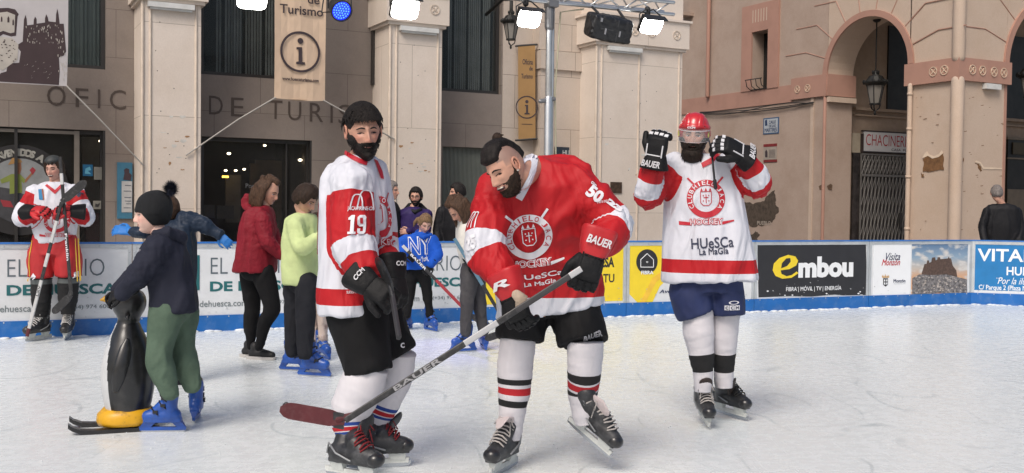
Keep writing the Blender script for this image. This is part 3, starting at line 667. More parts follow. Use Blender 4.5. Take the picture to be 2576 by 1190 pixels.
# narrow pilaster and band behind the truss post
P4 = PV(.55)
mb = MB(); P4.prect(mb, 1357, 178, 1500, 700, -.25, 0); P4.rect(mb, P4.uv(1357, 100)[0], P4.uv(1500, 100)[0], P4.uv(1430, 130)[1], 9.2, -.25, 0); mb.build('pilaster', Mcream, lb)
mb = MB(); P4.prect(mb, 1357, 132, 1500, 178, -.25, .05); mb.build('band', Mcream, lb)
mb = MB(); a = WV.uv(1354, 300)[0]; mb.tube([WV.W(a, GZ, .06), WV.W(a, 9, .06)], .04, 10); mb.build('drainpipe', mat('pipe_brown', (.11, .05, .03), .5), lb, smooth=True)
mb = MB(); WV.prect(mb, 1264, -260, 1356, 700, .0, .012); mb.build('wall', Mcream, lb)
mb = MB(); a = WV.uv(936, 150)[0]; WV.rect(mb, a - .03, a + .03, 3.45, 9, .02, .1); mb.build('dark_strip', Mframe_d, lb)  # thin dark upright strip on the wall, left of the middle pillar
sg = thing('wall_plaque', WV.W(*WV.uv(1412, 390)), 'small dark plaque reading HU beside the truss post', 'sign')
PQ = PV(.5)
wp(PQ, sg, mat('plaque_dark', (.02, .03, .045), .4), 'panel', lambda mb: PQ.prect(mb, 1394, 370, 1430, 420, .0, .03))
wp(PQ, sg, mat('plaque_letters', (.5, .5, .5), .5), 'lettering', lambda mb: PQ.text(mb, 'HU', 1413, 378, 1430, 391, .033, bold=.02))
pb = thing('picture_frame', PV(0).W(*F0.uv(1550, 460)), 'small framed dark picture on the double pillar', 'picture')
wp(F0, pb, mat('pic_dark', (.06, .035, .02), .5, var=.6, vscale=25), 'picture', lambda mb: F0.prect(mb, 1535, 458, 1563, 486, 0.002, .02))
# ---------------- banners
Mban = mat('banner_cloth', (.62, .46, .33), .75, var=.05, wrinkle=.3, wscale=2.5); Mink = mat('banner_ink', (.045, .03, .035), .7)
Mrope = mat('rope', (.38, .36, .33), .8)
BF = PV(-.06)
def rope(name, pts, label, r=.012):
    mb = MB(); mb.tube(pts, r, 6); return tag(mb.build(name, Mrope, smooth=True), label, 'rope')
bn = thing('banner', BF.W(*BF.uv(754, 250)), 'beige tourist office banner with large ringed letter i', 'banner', 'tourist office banners')
q = [BF.uv(x, y) for x, y in ((690, 246), (818, 254))]; a0, a1, bb = q[0][0], q[1][0], (q[0][1] + q[1][1]) / 2
mb = MB(); k = 14
rs = []
for i in range(k + 1):
    z = bb + (6.6 - bb) * i / k; rs.append([BF.W(a0 + (a1 - a0) * j / 8, z - .02 * math.sin(j * math.pi / 8), .012 * math.sin(j * 1.3 + i * .6)) for j in range(9)] + [BF.W(a0 + (a1 - a0) * j / 8, z, .012 * math.sin(j * 1.3 + i * .6) - .006) for j in range(8, -1, -1)])
mb.rings(rs); mb.build('cloth', Mban, bn, smooth=False)
def ban(mb):
    BF.text(mb, 'Turismo', 703, 15, 812, 38, .02, bold=.015); BF.text(mb, 'de', 773, -12, 803, 11, .02, bold=.015); BF.text(mb, 'Oficina', 703, -48, 812, -20, .02, bold=.015)
    c = BF.uv(754.5, 131); r = .315; mb.disc(BF.W(*c, .02), BF.X, UP, BF.N, r, .002, 44, r - .035)
    mb.disc(BF.W(c[0] + .0, c[1] + .168, .02), BF.X, UP, BF.N, .045, .002, 20)
    BF.poly(mb, [(745, 119), (759, 119), (759, 156), (766, 157), (766, 163), (744, 162), (744, 156), (750, 155), (750, 125), (745, 125)], .02)
    BF.text(mb, 'www.huescaturismo.com', 709, 196, 801, 205, .02, bold=.04)
wp(BF, bn, Mink, 'print', ban)
rope('rope', [BF.W(*BF.uv(692, 246), .01), BF.W(*BF.uv(600, 300), .02), F0.W(*F0.uv(468, 390), .03)], 'pale rope from the banner to the left-hand pillar')
rope('rope', [BF.W(*BF.uv(814, 253), .01), F0.W(*F0.uv(990, 350), .03)], 'pale rope from the banner to the pillar behind the bearded man')
c0 = thing('banner', BF.W(*BF.uv(80, 215)), 'large poster of a gothic church in dark brown print', 'banner')
wp(BF, c0, mat('poster_pale', (.5, .47, .47), .7, var=.05), 'cloth', lambda mb: BF.poly(mb, [(-60, 205), (168, 217), (171, 120), (172, -60), (-60, -80)], 0, .01))
rr = random.Random(21)
def church(mb):
    BF.poly(mb, [(-10, 205), (148, 214), (150, 180), (148, 145), (160, 140), (166, 130), (160, 60), (150, 60), (147, 36), (144, 22), (141, 36), (140, 56), (122, 54), (120, 44), (116, 36), (113, 46), (113, 57), (92, 60), (92, 48), (88, 42), (85, 50), (84, 62), (68, 64), (67, 48), (64, 38), (60, 50), (57, 105), (40, 115), (52, 130), (48, 158), (20, 160), (16, 180), (2, 184), (-10, 200)], .011, .002)
    BF.poly(mb, [(-20, 22), (20, 20), (38, 24), (47, 36), (44, 42), (40, 90), (28, 92), (8, 86), (-4, 94), (-20, 92)], .011, .002)
wp(BF, c0, mat('poster_ink', (.05, .03, .032), .75, var=.1), 'print', church)
mb = MB()
BF.poly(mb, [(-18, 34), (18, 30), (38, 38), (36, 82), (26, 84), (8, 78), (-8, 84), (-18, 80)], .014, .001)
BF.poly(mb, [(-5, 92), (30, 96), (46, 112), (44, 150), (6, 178), (-5, 170)], .014, .001)
for i in range(75):
    x, y = (rr.uniform(62, 158), rr.uniform(62, 108)) if i % 3 else (rr.uniform(143, 165), rr.uniform(100, 212)); s_ = rr.uniform(.8, 2.6)
    BF.poly(mb, [(x, y), (x + s_, y - s_ * .4), (x + s_ * .9, y + s_ * 2.6), (x + s_ * .2, y + s_ * 2)], .014, .001)
for i in range(16):
    x, y = rr.uniform(60, 130), rr.uniform(150, 200); s_ = rr.uniform(.8, 2.2); BF.poly(mb, [(x, y), (x + s_ * 2, y - s_ * 2), (x + s_ * 2.2, y - s_ * 1.4)], .014, .001)
mb.build('print', mat('poster_light', (.46, .42, .37), .75), c0)
mb = MB()
for x, y, s_, h_ in ((21, 49, 2.6, 8), (33, 56, 2, 8), (4, 48, 2, 7)): BF.poly(mb, [(x - s_, y + h_), (x - s_, y - h_ * .4), (x, y - h_), (x + s_, y - h_ * .4), (x + s_, y + h_)], .0155, .001)
for i in range(28):
    x, y = rr.uniform(0, 40), rr.uniform(100, 165); s_ = rr.uniform(1.5, 5); BF.poly(mb, [(x, y), (x + s_, y - 1), (x + s_ * 1.3, y + 2), (x + .4, y + 1.4)], .0155, .001)
mb.build('print', MATS['poster_ink'], c0)
rope('rope', [BF.W(*BF.uv(168, 217), .01), BF.W(*BF.uv(248, 298), .02), F0.W(*F0.uv(360, 416), .03)], 'pale rope from the church poster to the pillar')
# small perpendicular banner
o = at(1350, 230, 18.6); pd = (BV * -1 + BU * -.1).normalized(); SB = Pl(o, BU * .93 + BV * -.37, V((BU * .93 + BV * -.37).cross(UP)).normalized())
SB = Pl(at(1322, 230, 18.9), (BU + BV * -.35).normalized(), (BU + BV * -.35).cross(UP).normalized())
sb = thing('banner', SB.W(*SB.uv(1326, 350)), 'small ochre tourist office banner on two short wall brackets', 'banner', 'tourist office banners')
wp(SB, sb, mat('banner_ochre', (.33, .19, .07), .7, var=.06), 'cloth', lambda mb: SB.poly(mb, [(1303, 118), (1346, 110), (1347, 347), (1304, 352)], 0, .012))
def ban2(mb):
    for s_, x0, y0, x1, y1 in (('Oficina', 1314, 149, 1340, 163), ('de', 1331, 167, 1340, 178), ('Turismo', 1311, 186, 1340, 198)): SB.text(mb, s_, x0, y0, x1, y1, .015, bold=.02)
    c = SB.uv(1325, 270); mb.disc(SB.W(*c, .014), SB.X, UP, SB.N, .205, .002, 36, .185); mb.disc(SB.W(c[0], c[1] + .1, .014), SB.X, UP, SB.N, .03, .002, 14)
    SB.poly(mb, [(1320, 264), (1328, 264), (1328, 284), (1332, 285), (1332, 288), (1319, 288), (1319, 285), (1323, 284), (1323, 267), (1320, 267)], .015); SB.prect(mb, 1312, 312, 1339, 313.5, .014, .016)
wp(SB, sb, Mink, 'print', ban2)
wp(SB, sb, Mframe_d, 'bracket', lambda mb: [mb.tube([SB.W(*SB.uv(1298, y + 2)), SB.W(*SB.uv(1350, y - 2))], .02, 8) for y in (114, 351)])

# ---------------- right building
rb = thing('corner_building', Bp(13.3, 0, 0), 'cream rendered corner building with salmon bands and arches', 'building')
US = 13.29; TH = .87; S = PU(US); FV = PV(0.0)
Mcr = slabs('cream_render', (.42, .325, .265), (.42, .325, .265), 50, 50, dirt=(.29, .205, .155), damt=.6, msz=0, bump=.5, vv=.08)
Mcr2 = slabs('cream_render_pale', (.53, .42, .335), (.53, .42, .335), 50, 50, dirt=(.44, .32, .23), damt=.5, msz=0, bump=.5, vv=.07)
Msal = mat('salmon_paint', (.40, .225, .17), .75, var=.1, vscale=2, dirt=(.35, .2, .15), damt=.4, bump=.4, bscale=40)
Mbrown = mat('exposed_brick', (.17, .085, .035), .9, var=.35, vscale=12, bump=1, bscale=25)
def arch_wall(pl, a0, a1, b0, b1, ca, r, spring, th, name, m, parent, n=24):
    """wall a0..a1 x b0..b1 with an arched opening down to b0"""
    mb = MB(); pl.rect(mb, a0, ca - r, b0, b1, -th, 0) if ca - r > a0 + .01 else None; pl.rect(mb, ca + r, a1, b0, b1, -th, 0) if a1 > ca + r + .01 else None
    for i in range(n):
        t0, t1 = math.pi * i / n, math.pi * (i + 1) / n
        x0, x1 = ca - r * math.cos(t0), ca - r * math.cos(t1); z0, z1 = spring + r * math.sin(t0), spring + r * math.sin(t1)
        q = [pl.W(x0, z0), pl.W(x1, z1), pl.W(x1, b1), pl.W(x0, b1)]; q2 = [p - pl.N * th for p in q]
        mb.add(q + q2, [(0, 1, 2, 3), (7, 6, 5, 4), (0, 4, 5, 1), (2, 6, 7, 3)])
    return mb.build(name, m, parent)
tA0, tA1 = S.uv(2288, 165)[0], S.uv(2082, 208)[0]; AC, AR = (tA0 + tA1) / 2, (tA1 - tA0) / 2
AS = S.uv(2082, 208)[1] * .5 + S.uv(2288, 165)[1] * .5 + .1
AT = S.uv(2200, 38)[1]; AS = AT - AR
t_pl = S.uv(1993, 300)[0]
arch_wall(S, AC - AR, tA1 + .01, GZ, 9.2, AC, AR, AS, TH, 'wall', Mcr2, rb)
# street wall with a real window opening
wx = hole(S, 1893, 78, 1934, 226)
holes_wall(S, tA1 + .012, 22, GZ, 9.2, [wx], TH, 'wall', Mcr, rb)
mb = MB(); S.rect(mb, wx[0], wx[1], wx[2], wx[3], -.45, -.4); mb.build('window', Mglassd, rb)
wf = .42
mb = MB()
for r_ in ((wx[0] - wf, wx[0], wx[2], wx[3] + .75), (wx[1], wx[1] + wf, wx[2], wx[3] + .75), (wx[0], wx[1], wx[3], wx[3] + .75)): S.rect(mb, *r_, 0.0, .05)
mb.build('window_frame', Msal, rb)
mb = MB()
for i in range(6): S.rect(mb, wx[0] + .05 + i * (wx[1] - wx[0]) / 6, wx[0] + .08 + i * (wx[1] - wx[0]) / 6, wx[3] + .25, wx[3] + .6, .05, .055)
mb.build('frame_groove', Mcr2, rb)
mb = MB()
for i in range(4):
    a = wx[0] + .05 + i * .2; mb.tube([S.W(a, wx[2], .03), S.W(a, wx[2] + .1, .2), S.W(a, wx[2] + .28, .24)], .012, 6)
mb.tube([S.W(wx[0], wx[2] + .28, .24), S.W(wx[1], wx[2] + .28, .24)], .014, 6); mb.tube([S.W(wx[0], wx[2] + .02, .05), S.W(wx[1], wx[2] + .02, .05)], .014, 6)
mb.build('window_guard', Mframe_d, rb, smooth=True)
# bands
ZB0, ZB1 = 4.33, 4.83
z0w = 4.2
mb = MB(); S.rect(mb, tA1 - .02, t_pl, ZB0, ZB1 + .05, 0, .07); S.rect(mb, t_pl, 22, ZB0 - .05, ZB1 - .1, .0, .03); mb.build('band', Msal, rb)
PI = PU(US); J = PV(tA1)   # far jamb of the arch, facing the square
mb = MB(); mb.box(Bp(US + TH / 2, tA1 - .03, (ZB0 + ZB1 + .05) / 2), TH + .1, .06, ZB1 - ZB0 + .05, (BU, BV, UP)); mb.build('band', Msal, rb)
mb = MB(); mb.box(Bp(US + TH / 2, tA1 - .06, ZB0 - .09), TH + .06, .1, .13, (BU, BV, UP)); mb.build('moulding', Mcr2, rb)
# pier at the corner
PW_ = FV.uv(2529, 300)[0]; PD = tA0
mb = MB(); mb.box(Bp((US + PW_) / 2 - .0, PD / 2 - .01, (GZ + 9.2) / 2), PW_ - US - .02, PD - .02, 9.2 - GZ, (BU, BV, UP)); pier = mb.build('pier', Mcr2, rb, label='peeling corner pier with brown bare patches')
mb = MB(); mb.box(Bp((US + PW_) / 2, PD / 2, (ZB0 + ZB1) / 2), PW_ - US + .16, PD + .16, ZB1 - ZB0, (BU, BV, UP)); mb.build('band', Msal, pier)
for i in range(4):
    rosette(FV, US + .35 + i * .33 + (i > 1) * .05, (ZB0 + ZB1) / 2, .085, pier, .11, mat('rosette_cream', (.6, .45, .33), .7))
for a in (.2, .5): rosette(S, a + .1, (ZB0 + ZB1) / 2, .085, pier, .11, MATS['rosette_cream'])
for a in (t_pl - .25, t_pl - .62): rosette(S, a, (ZB0 + ZB1) / 2, .072, rb, .1, MATS['rosette_cream'])
mb = MB(); mb.tube([Bp(US + .02, .02, GZ), Bp(US + .02, .02, ZB0 - .01)], .14, 20); mb.tube([Bp(US + .02, .02, ZB1 + .01), Bp(US + .02, .02, 9.1)], .14, 20); mb.build('corner_roll', Mcr2, pier, smooth=True)
mb = MB()
for pts in ((S.uv(2283, 400)[0], ), ):
    a = pts[0] - .1; mb.tube([S.W(a, GZ, .08), S.W(a, ZB0, .08)], .055, 12)
    for z in (1.0, 2.2, 3.3, 4.1): mb.tube([S.W(a, z, .08), S.W(a, z + .06, .08)], .065, 12, round_=False)
mb.build('drainpipe', Mcr2, pier, smooth=True)
mb = MB(); a = S.uv(2074, 400)[0]; mb.tube([S.W(a, GZ, .02), S.W(a, ZB0, .02)], .045, 10); mb.build('drainpipe', Msal, rb, smooth=True); mb = MB(); a2 = S.uv(1787, 200)[0]; mb.tube([S.W(a2, ZB1 - .1, .1), S.W(a2, 9.2, .1)], .06, 10); mb.build('drainpipe', Msal, rb, smooth=True)
mb = MB(); a = S.uv(2042, 400)[0]; S.rect(mb, a - .05, a + .05, GZ, ZB0, 0, .03); mb.build('pilaster_edge', Mcr2, rb)
mb = MB(); FV.rect(mb, PW_ - .06, PW_ + .02, GZ, ZB0, -.3, .012); mb.build('pier_edge', Msal, pier)
mb = MB(); l = FV.uv(2470, 225)[0]; FV.rect(mb, l, l + .5, ZB0 - .14, ZB0 - .02, .0, .12); mb.build('strip_light', MATS['strip_white'], pier)
# bare patches: outlines on the plaster
def patch(pl, parent, pts, m=Mbrown, lip=True, name='bare_patch'):
    wp(pl, parent, m, name, lambda mb: pl.poly(mb, jag(pts, 2.2, 2, int(pts[0][0])), .0, .006))
patch(FV, pier, [(2404, 400), (2408, 399)][:0] or [(2410, 396), (2416, 392), (2422, 396), (2423, 408), (2412, 408)])
patch(S, pier, [(2322, 402), (2328, 392), (2336, 388), (2342, 393), (2352, 396), (2362, 392), (2372, 386), (2374, 405), (2374, 428), (2350, 430), (2322, 432)])
patch(FV, pier, [(2452, 410), (2462, 412), (2466, 418), (2470, 430), (2466, 432), (2460, 422)])
patch(S, pier, [(2318, 434), (2324, 438), (2326, 446), (2318, 446)])
for pl_, pts in ((S, [(2320, 399), (2327, 386), (2333, 380), (2337, 388), (2350, 393), (2362, 388), (2370, 378), (2374, 385), (2362, 395), (2346, 399), (2335, 392)]), (FV, [(2455, 404), (2466, 408), (2474, 420), (2520, 423), (2520, 426), (2472, 426), (2464, 412), (2452, 408)])):
    wp(pl_, pier, mat('fresh_plaster', (.68, .55, .42), .8, var=.1), 'plaster_lip', lambda mb: pl_.poly(mb, pts, .007, .004))
rr = random.Random(8)
mb = MB()
for i in range(40):
    pl_, x, y = ((FV, rr.uniform(2412, 2520), rr.uniform(240, 590)) if i % 3 else (S, rr.uniform(2080, 2140) if 0 else rr.uniform(2300, 2365), rr.uniform(240, 590))); s_ = rr.uniform(1, 5)
    pl_.poly(mb, [(x, y), (x + s_ * 1.6, y - s_ * .3), (x + s_ * 1.4, y + .5), (x + s_ * .3, y + 1.1)], .0, .004)
mb.build('crack', mat('crack_dark', (.22, .13, .08), .9), pier)
Mrock = mat('bare_mortar', (.075, .055, .04), .95, var=.4, vscale=10, bump=1, bscale=20)
wp(S, rb, Mrock, 'bare_patch', lambda mb: (S.poly(mb, jag([(1868, 512), (1878, 510), (1895, 514), (1915, 508), (1925, 500), (1936, 488), (1950, 478), (1952, 500), (1956, 520), (1950, 548), (1942, 560), (1925, 562), (1912, 568), (1895, 572), (1884, 566), (1875, 545)], 5, 3, 4), .0, .006),
    S.poly(mb, jag([(1886, 590), (1900, 582), (1912, 590), (1905, 608), (1890, 608)], 4, 3, 6), 0, .006)))
wp(S, rb, mat('graffiti', (.35, .3, .25), .8), 'lettering', lambda mb: S.text(mb, 'PUEBLO', 1905, 556, 1940, 566, .008, bold=.02))
wp(S, rb, mat('bare_patch2', (.13, .08, .05), .9, var=.3), 'bare_patch', lambda mb: (S.poly(mb, [(2060, 468), (2072, 462), (2072, 478), (2062, 478)], 0, .005),))
wp(J, rb, MATS['bare_patch2'], 'bare_patch', lambda mb: J.poly(mb, [(2080, 468), (2090, 462), (2094, 466), (2092, 478), (2084, 476)], 0, .005))
# voussoir grooves and arch rims
def rim(pl, ca, r, sp, parent):
    wp(pl, parent, Msal, 'arch_rim', lambda mb: mb.disc(pl.W(ca, sp, 0), pl.X, UP, pl.N, r + .14, .05, 40, r - .01, 0, 180))
    mb = MB()
    for t in (18, 38, 60, 80, 100, 120, 142, 162):
        d = V((math.cos(R(t)), math.sin(R(t)))); p0 = d * (r + .16); p1 = d * (r + .75 + .15 * abs(math.cos(R(t))))
        P0, P1 = pl.W(ca + p0.x, sp + p0.y, .002), pl.W(ca + p1.x, sp + p1.y, .002); mb.tube([P0, P1], .014, 5, round_=False)
        if abs(math.cos(R(t))) > .3: mb.tube([P1, pl.W(ca + p1.x + .75 * math.copysign(1, p1.x), sp + p1.y, .002)], .014, 5, round_=False)
    mb.build('groove', Msal, parent)
rim(S, AC, AR, AS, rb)
A2 = PW_ + AR + .3
arch_wall(FV, PW_, PW_ + 2 * AR + .6 + 1.4, GZ, 9.2, PW_ + .02 + AR + .28, AR + .28, FV.uv(2530, 165)[1], .8, 'wall', Mcr2, rb)
rim(FV, PW_ + .02 + AR + .28, AR + .28, FV.uv(2530, 165)[1], rb)
# inside of the arcade
IV = 4.3; IW = PV(IV)
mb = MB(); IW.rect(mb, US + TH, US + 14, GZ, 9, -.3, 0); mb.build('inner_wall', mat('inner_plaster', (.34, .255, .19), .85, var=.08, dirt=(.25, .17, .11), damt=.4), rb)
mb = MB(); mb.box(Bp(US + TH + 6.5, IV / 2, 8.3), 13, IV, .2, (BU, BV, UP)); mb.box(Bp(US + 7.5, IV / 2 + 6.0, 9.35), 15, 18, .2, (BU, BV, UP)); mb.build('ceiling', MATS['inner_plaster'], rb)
Mdk = mat('shop_dark', (.02, .018, .017), .4, var=.4, vscale=4)
mb = MB(); IW.prect(mb, 2231, 70, 2310, 284, 0, .05); mb.build('upper_window', Mdk, rb); mb = MB(); IW.prect(mb, 2528, 100, 2700, 305, 0, .05); mb.build('upper_window', Mdk, rb)
mb = MB(); IW.prect(mb, 2145, 290, 2700, 297, 0, .12); IW.prect(mb, 2145, 306, 2700, 310, 0, .08); mb.build('cornice', MATS['inner_plaster'], rb)
mb = MB(); IW.prect(mb, 2140, 335, 2163, 384, 0, .06); mb.build('tiles', mat('tile_pale', (.42, .36, .27), .6, var=.1), rb)
mb = MB(); IW.prect(mb, 2140, 384, 2156, 640, 0, .06); mb.build('marble', mat('marble_dark', (.035, .03, .03), .3, var=.7, vscale=6), rb)
mb = MB(); IW.prect(mb, 2156, 388, 2300, 640, 0, .02); mb.build('doorway', mat('doorway_dark', (.035, .03, .027), .6, var=.3, vscale=5), rb)
gt = thing('security_gate', IW.W(*IW.uv(2220, 600)), 'folding grey metal lattice gate shut under the red shop sign', 'gate')
Mgate = mat('gate_grey', (.17, .16, .15), .5, metal=.3, var=.15)
def gate(mb):
    za, zb = IW.uv(2200, 388)[1], IW.uv(2200, 442)[1]; a0, a1 = IW.uv(2157, 400)[0], IW.uv(2290, 400)[0]
    n_ = 15
    for i in range(n_ + 1):
        a = a0 + (a1 - a0) * i / n_; IW.rect(mb, a - .018, a + .018, GZ, za, .12, .15)
        if i < n_:
            d = (a1 - a0) / n_
            for z in [zb + .04 + k * (za - zb - .04) / 2 for k in range(2)]:
                h_ = (za - zb - .04) / 2
                mb.tube([IW.W(a, z, .16), IW.W(a + d, z + h_, .16)], .008, 4, round_=False); mb.tube([IW.W(a + d, z, .165), IW.W(a, z + h_, .165)], .008, 4, round_=False)
            for k in range(7):
                z = GZ + .1 + k * .4; mb.tube([IW.W(a, z, .16), IW.W(a + d, z + .4, .16)], .007, 4, round_=False)
    IW.rect(mb, a0, a1, zb - .03, zb + .03, .1, .17); IW.rect(mb, a0, a1, za - .04, za + .0, .1, .17)
wp(IW, gt, Mgate, 'lattice', gate)
wp(IW, gt, Mframe_d, 'lock', lambda mb: IW.prect(mb, 2248, 535, 2254, 575, .17, .2))
sg = thing('shop_sign', IW.W(*IW.uv(2220, 384)), 'white shop sign with red CHACINERIA lettering above the gate', 'sign')
wp(IW, sg, mat('sign_white', (.55, .54, .53), .5, var=.03), 'panel', lambda mb: IW.prect(mb, 2163, 336, 2330, 384, .06, .14))
wp(IW, sg, mat('sign_edge', (.03, .02, .02), .5), 'frame', lambda mb: (IW.prect(mb, 2161, 333, 2330, 336, .06, .15), IW.prect(mb, 2161, 384, 2330, 387, .06, .15), IW.prect(mb, 2160, 336, 2162, 384, .06, .15)))
wp(IW, sg, mat('sign_red', (.38, .012, .02), .5), 'lettering', lambda mb: IW.text(mb, 'CHACINERIA', 2168, 341, 2283, 369, .143, bold=-.005))
wp(IW, sg, Mink, 'lettering', lambda mb: IW.text(mb, 'CASA  FUNDADA', 2232, 376, 2306, 382, .143, bold=.01))
# shopfront seen through the right-hand arch
wp(IW, rb, Mdk, 'shopfront', lambda mb: IW.prect(mb, 2528, 355, 2700, 640, 0, .06))
wp(IW, rb, mat('shop_trim', (.22, .17, .12), .6), 'shopfront_trim', lambda mb: (IW.prect(mb, 2528, 350, 2700, 356, .06, .1), IW.prect(mb, 2528, 400, 2700, 404, .06, .1), IW.prect(mb, 2528, 478, 2700, 560, .06, .08)))
wp(IW, rb, mat('shop_awning', (.08, .06, .03), .6), 'shopfront_panel', lambda mb: IW.prect(mb, 2541, 363, 2700, 392, .07, .1))
# street name plate, notice
st = thing('street_sign', S.W(*S.uv(1940, 337)), 'tiled blue and white street name plate, CALLE DE LAS MARTIRES', 'sign')
wp(S, st, mat('tile_blue', (.06, .11, .2), .3), 'border', lambda mb: S.prect(mb, 1921, 296, 1960, 337, 0, .015))
wp(S, st, mat('tile_white', (.42, .45, .48), .3, var=.06), 'panel', lambda mb: S.prect(mb, 1923.5, 299, 1957.5, 334, .015, .02))
wp(S, st, mat('tile_ink', (.02, .04, .1), .4), 'lettering', lambda mb: (S.text(mb, 'CALLE', 1936, 303, 1953, 311, .024, bold=.02), S.text(mb, 'DE LAS', 1936, 313, 1953, 320, .024, bold=.02), S.text(mb, 'MARTIRES', 1925, 322, 1956, 332, .024, bold=.02), S.poly(mb, [(1926, 303), (1931, 301), (1932, 316), (1926, 317)], .02, .002)))
nb = thing('wall_notice', S.W(*S.uv(1937, 409)), 'red-edged history notice on the side street wall', 'sign')
wp(S, nb, mat('notice_red', (.2, .02, .02), .5), 'border', lambda mb: (S.prect(mb, 1922, 362, 1955, 369, 0, .02), S.prect(mb, 1922, 402, 1955, 408, 0, .02)))
wp(S, nb, mat('notice_pale', (.34, .29, .24), .6, var=.1), 'panel', lambda mb: S.prect(mb, 1922, 369.5, 1955, 401.5, 0, .018))
wp(S, nb, Mink, 'print', lambda mb: (S.poly(mb, [(1926, 396), (1926, 382), (1929, 376), (1932, 382), (1932, 396)], .018, .002), [S.prect(mb, 1936, y, 1951, y + 1, .018, .02) for y in range(377, 396, 3)]))
# cables
cb = MB()
for k in range(3):
    p = []
    for i in range(15):
        x = 1765 + (2050 - 1765) * i / 14; y = 282 - 25 * i / 14 + (6 + 3 * k) * math.sin(i * math.pi / 14 * (2 if k == 2 else 1)) * (.6 if k == 2 else 1)
        p.append(S.W(*S.uv(x, y + k * 2), .04 + .02 * k))
    cb.tube(p, .013, 5)
tag(cb.build('cable', Mframe_d, smooth=True), 'loose black cables strung along the side street wall', 'cable')
# balcony at the top of the street wall
bl = MB(); S.prect(bl, 1722, 35, 1745, 43, 0, .5); bl2 = MB()
a0, a1 = S.uv(1745, 30)[0], S.uv(1722, 30)[0]
slab = bl.build('balcony', Mcr, rb)
for i in range(9): bl2.tube([S.W(a0 + (a1 - a0) * i / 8, S.uv(1735, 35)[1], .48), S.W(a0 + (a1 - a0) * i / 8, S.uv(1735, 35)[1] + .9, .48)], .012, 5)
for z in (.05, .45, .9): bl2.tube([S.W(a0, S.uv(1735, 35)[1] + z, .48), S.W(a1, S.uv(1735, 35)[1] + z, .48)], .014, 5)
bl2.build('railing', Mframe_d, slab)
# lanterns
Miron = mat('lantern_iron', (.018, .018, .017), .5, metal=.4, var=.2); Mlg = mat('lantern_glass', (.20, .185, .165), .3, var=.1)
def lantern(top, s, label, hang):
    root = thing('lantern', top, label, 'lantern')
    x, y = V((1, 0, 0)), V((0, 1, 0))
    def ringz(z, r, n=6): return [top + UP * z * s + x * (r * s * math.cos(2 * math.pi * k / n)) + y * (r * s * math.sin(2 * math.pi * k / n)) for k in range(n)]
    mb = MB(); mb.rings([ringz(-.95, .14), ringz(-.42, .25)]); g = mb.build('glass', Mlg, root)
    mb = MB(); a, b = ringz(-.95, .145), ringz(-.42, .255)
    for p, q_ in zip(a, b): mb.tube([p, q_], .016 * s, 5)
    mb.rings([ringz(-.42, .27, 12), ringz(-.34, .36, 12), ringz(-.30, .30, 12), ringz(-.14, .2, 12), ringz(-.10, .1, 12), ringz(-.0, .06, 12)])
    for k in range(12): mb.ell(ringz(-.31, .33, 12)[k], .05 * s, .05 * s, .07 * s, None, 6, 4)
    for k in range(8): mb.ell(ringz(-.02, .09, 8)[k], .03 * s, .03 * s, .06 * s, None, 6, 4)
    mb.rings([ringz(-.98, .17, 12), ringz(-.94, .17, 12)])
    for k in range(3):
        t = 2 * math.pi * k / 3; d = x * math.cos(t) + y * math.sin(t); mb.tube([top + (d * .15 - UP * .98) * s, top + (d * .13 - UP * 1.08) * s, top + (d * .02 - UP * 1.16) * s], .02 * s, 6)
    mb.ell(top - UP * 1.22 * s, .04 * s, .04 * s, .07 * s); mb.build('iron_frame', Miron, root, smooth=False)
    if hang:
        mb = MB(); mb.tube([top, top + UP * hang], .02 * s, 8); mb.ell(top + UP * hang, .12 * s, .12 * s, .08 * s); mb.build('hanging_rod', Miron, root, smooth=True)
    else:
        mb = MB(); mb.tube([top, top + UP * .2, top + UP * .25 + BV * .3, top + UP * .1 + BV * .9], .03, 8); mb.build('wall_bracket', Miron, root, smooth=True)
pL = at(2203, 180, 25.9); z1 = at(2205, 50, 25.9).z; lantern(pL, .83, 'black hanging lantern under the arch by the shop sign', z1 - pL.z)
lantern(at(2592, 160, 25.0), .83, 'black hanging lantern cut by the right edge of the picture', 1.1)
lantern(at(1286, 30, 16.9), .46, 'black wall lantern behind the stage floodlight', 0)
# ------------------------------------------------------------------ lighting truss
Malu = mat('aluminium', (.62, .63, .64), .3, metal=.85, var=.08); Mblk = mat('stage_black', (.015, .015, .017), .5, var=.2)
TP = Pl(BP.W(0, 0, -.62), BX, BN)
tr = thing('lighting_truss', TP.W(TP.uv(1383, 560)[0], 0), 'silver lattice truss on a round post above the boards', 'truss')
zl = (TP.uv(1500, 55)[1] + TP.uv(1650, 30)[1]) / 2
zl = TP.uv(1690, 36)[1]; a1 = TP.uv(1694, 30)[0]; a0 = TP.uv(200, 0)[0]; hz = TP.uv(1690, 6)[1] - zl
mb = MB()
for off, z in ((0, zl), (.0, zl + hz * 1.0), (-.28, zl + hz * .5 + .0)):
    mb.tube([TP.W(a0, z, off), TP.W(a1, z, off)], .025, 10)
mb.build('chords', Malu, tr, smooth=True)
mb = MB(); a = a1 - .05; d = .26; i = 0
while a > a0 + d:
    for (o0, z0), (o1, z1) in (((0, zl), (0, zl + hz)), ((0, zl + hz), (-.28, zl + hz * .5)), ((-.28, zl + hz * .5), (0, zl))):
        A, B = ((o0, z0), (o1, z1)) if i % 2 else ((o1, z1), (o0, z0)); mb.tube([TP.W(a, A[1], A[0]), TP.W(a - d, B[1], B[0])], .0115, 6, round_=False)
    a -= d; i += 1
mb.build('bracing', Malu, tr, smooth=True)
mb = MB(); pa = TP.uv(1383, 300)[0]
mb.tube([TP.W(pa, GZ, -.05), TP.W(pa, 2.9, -.05)], .055, 16); mb.tube([TP.W(pa, 2.9, -.05), TP.W(pa, zl - .1, -.05)], .045, 16)
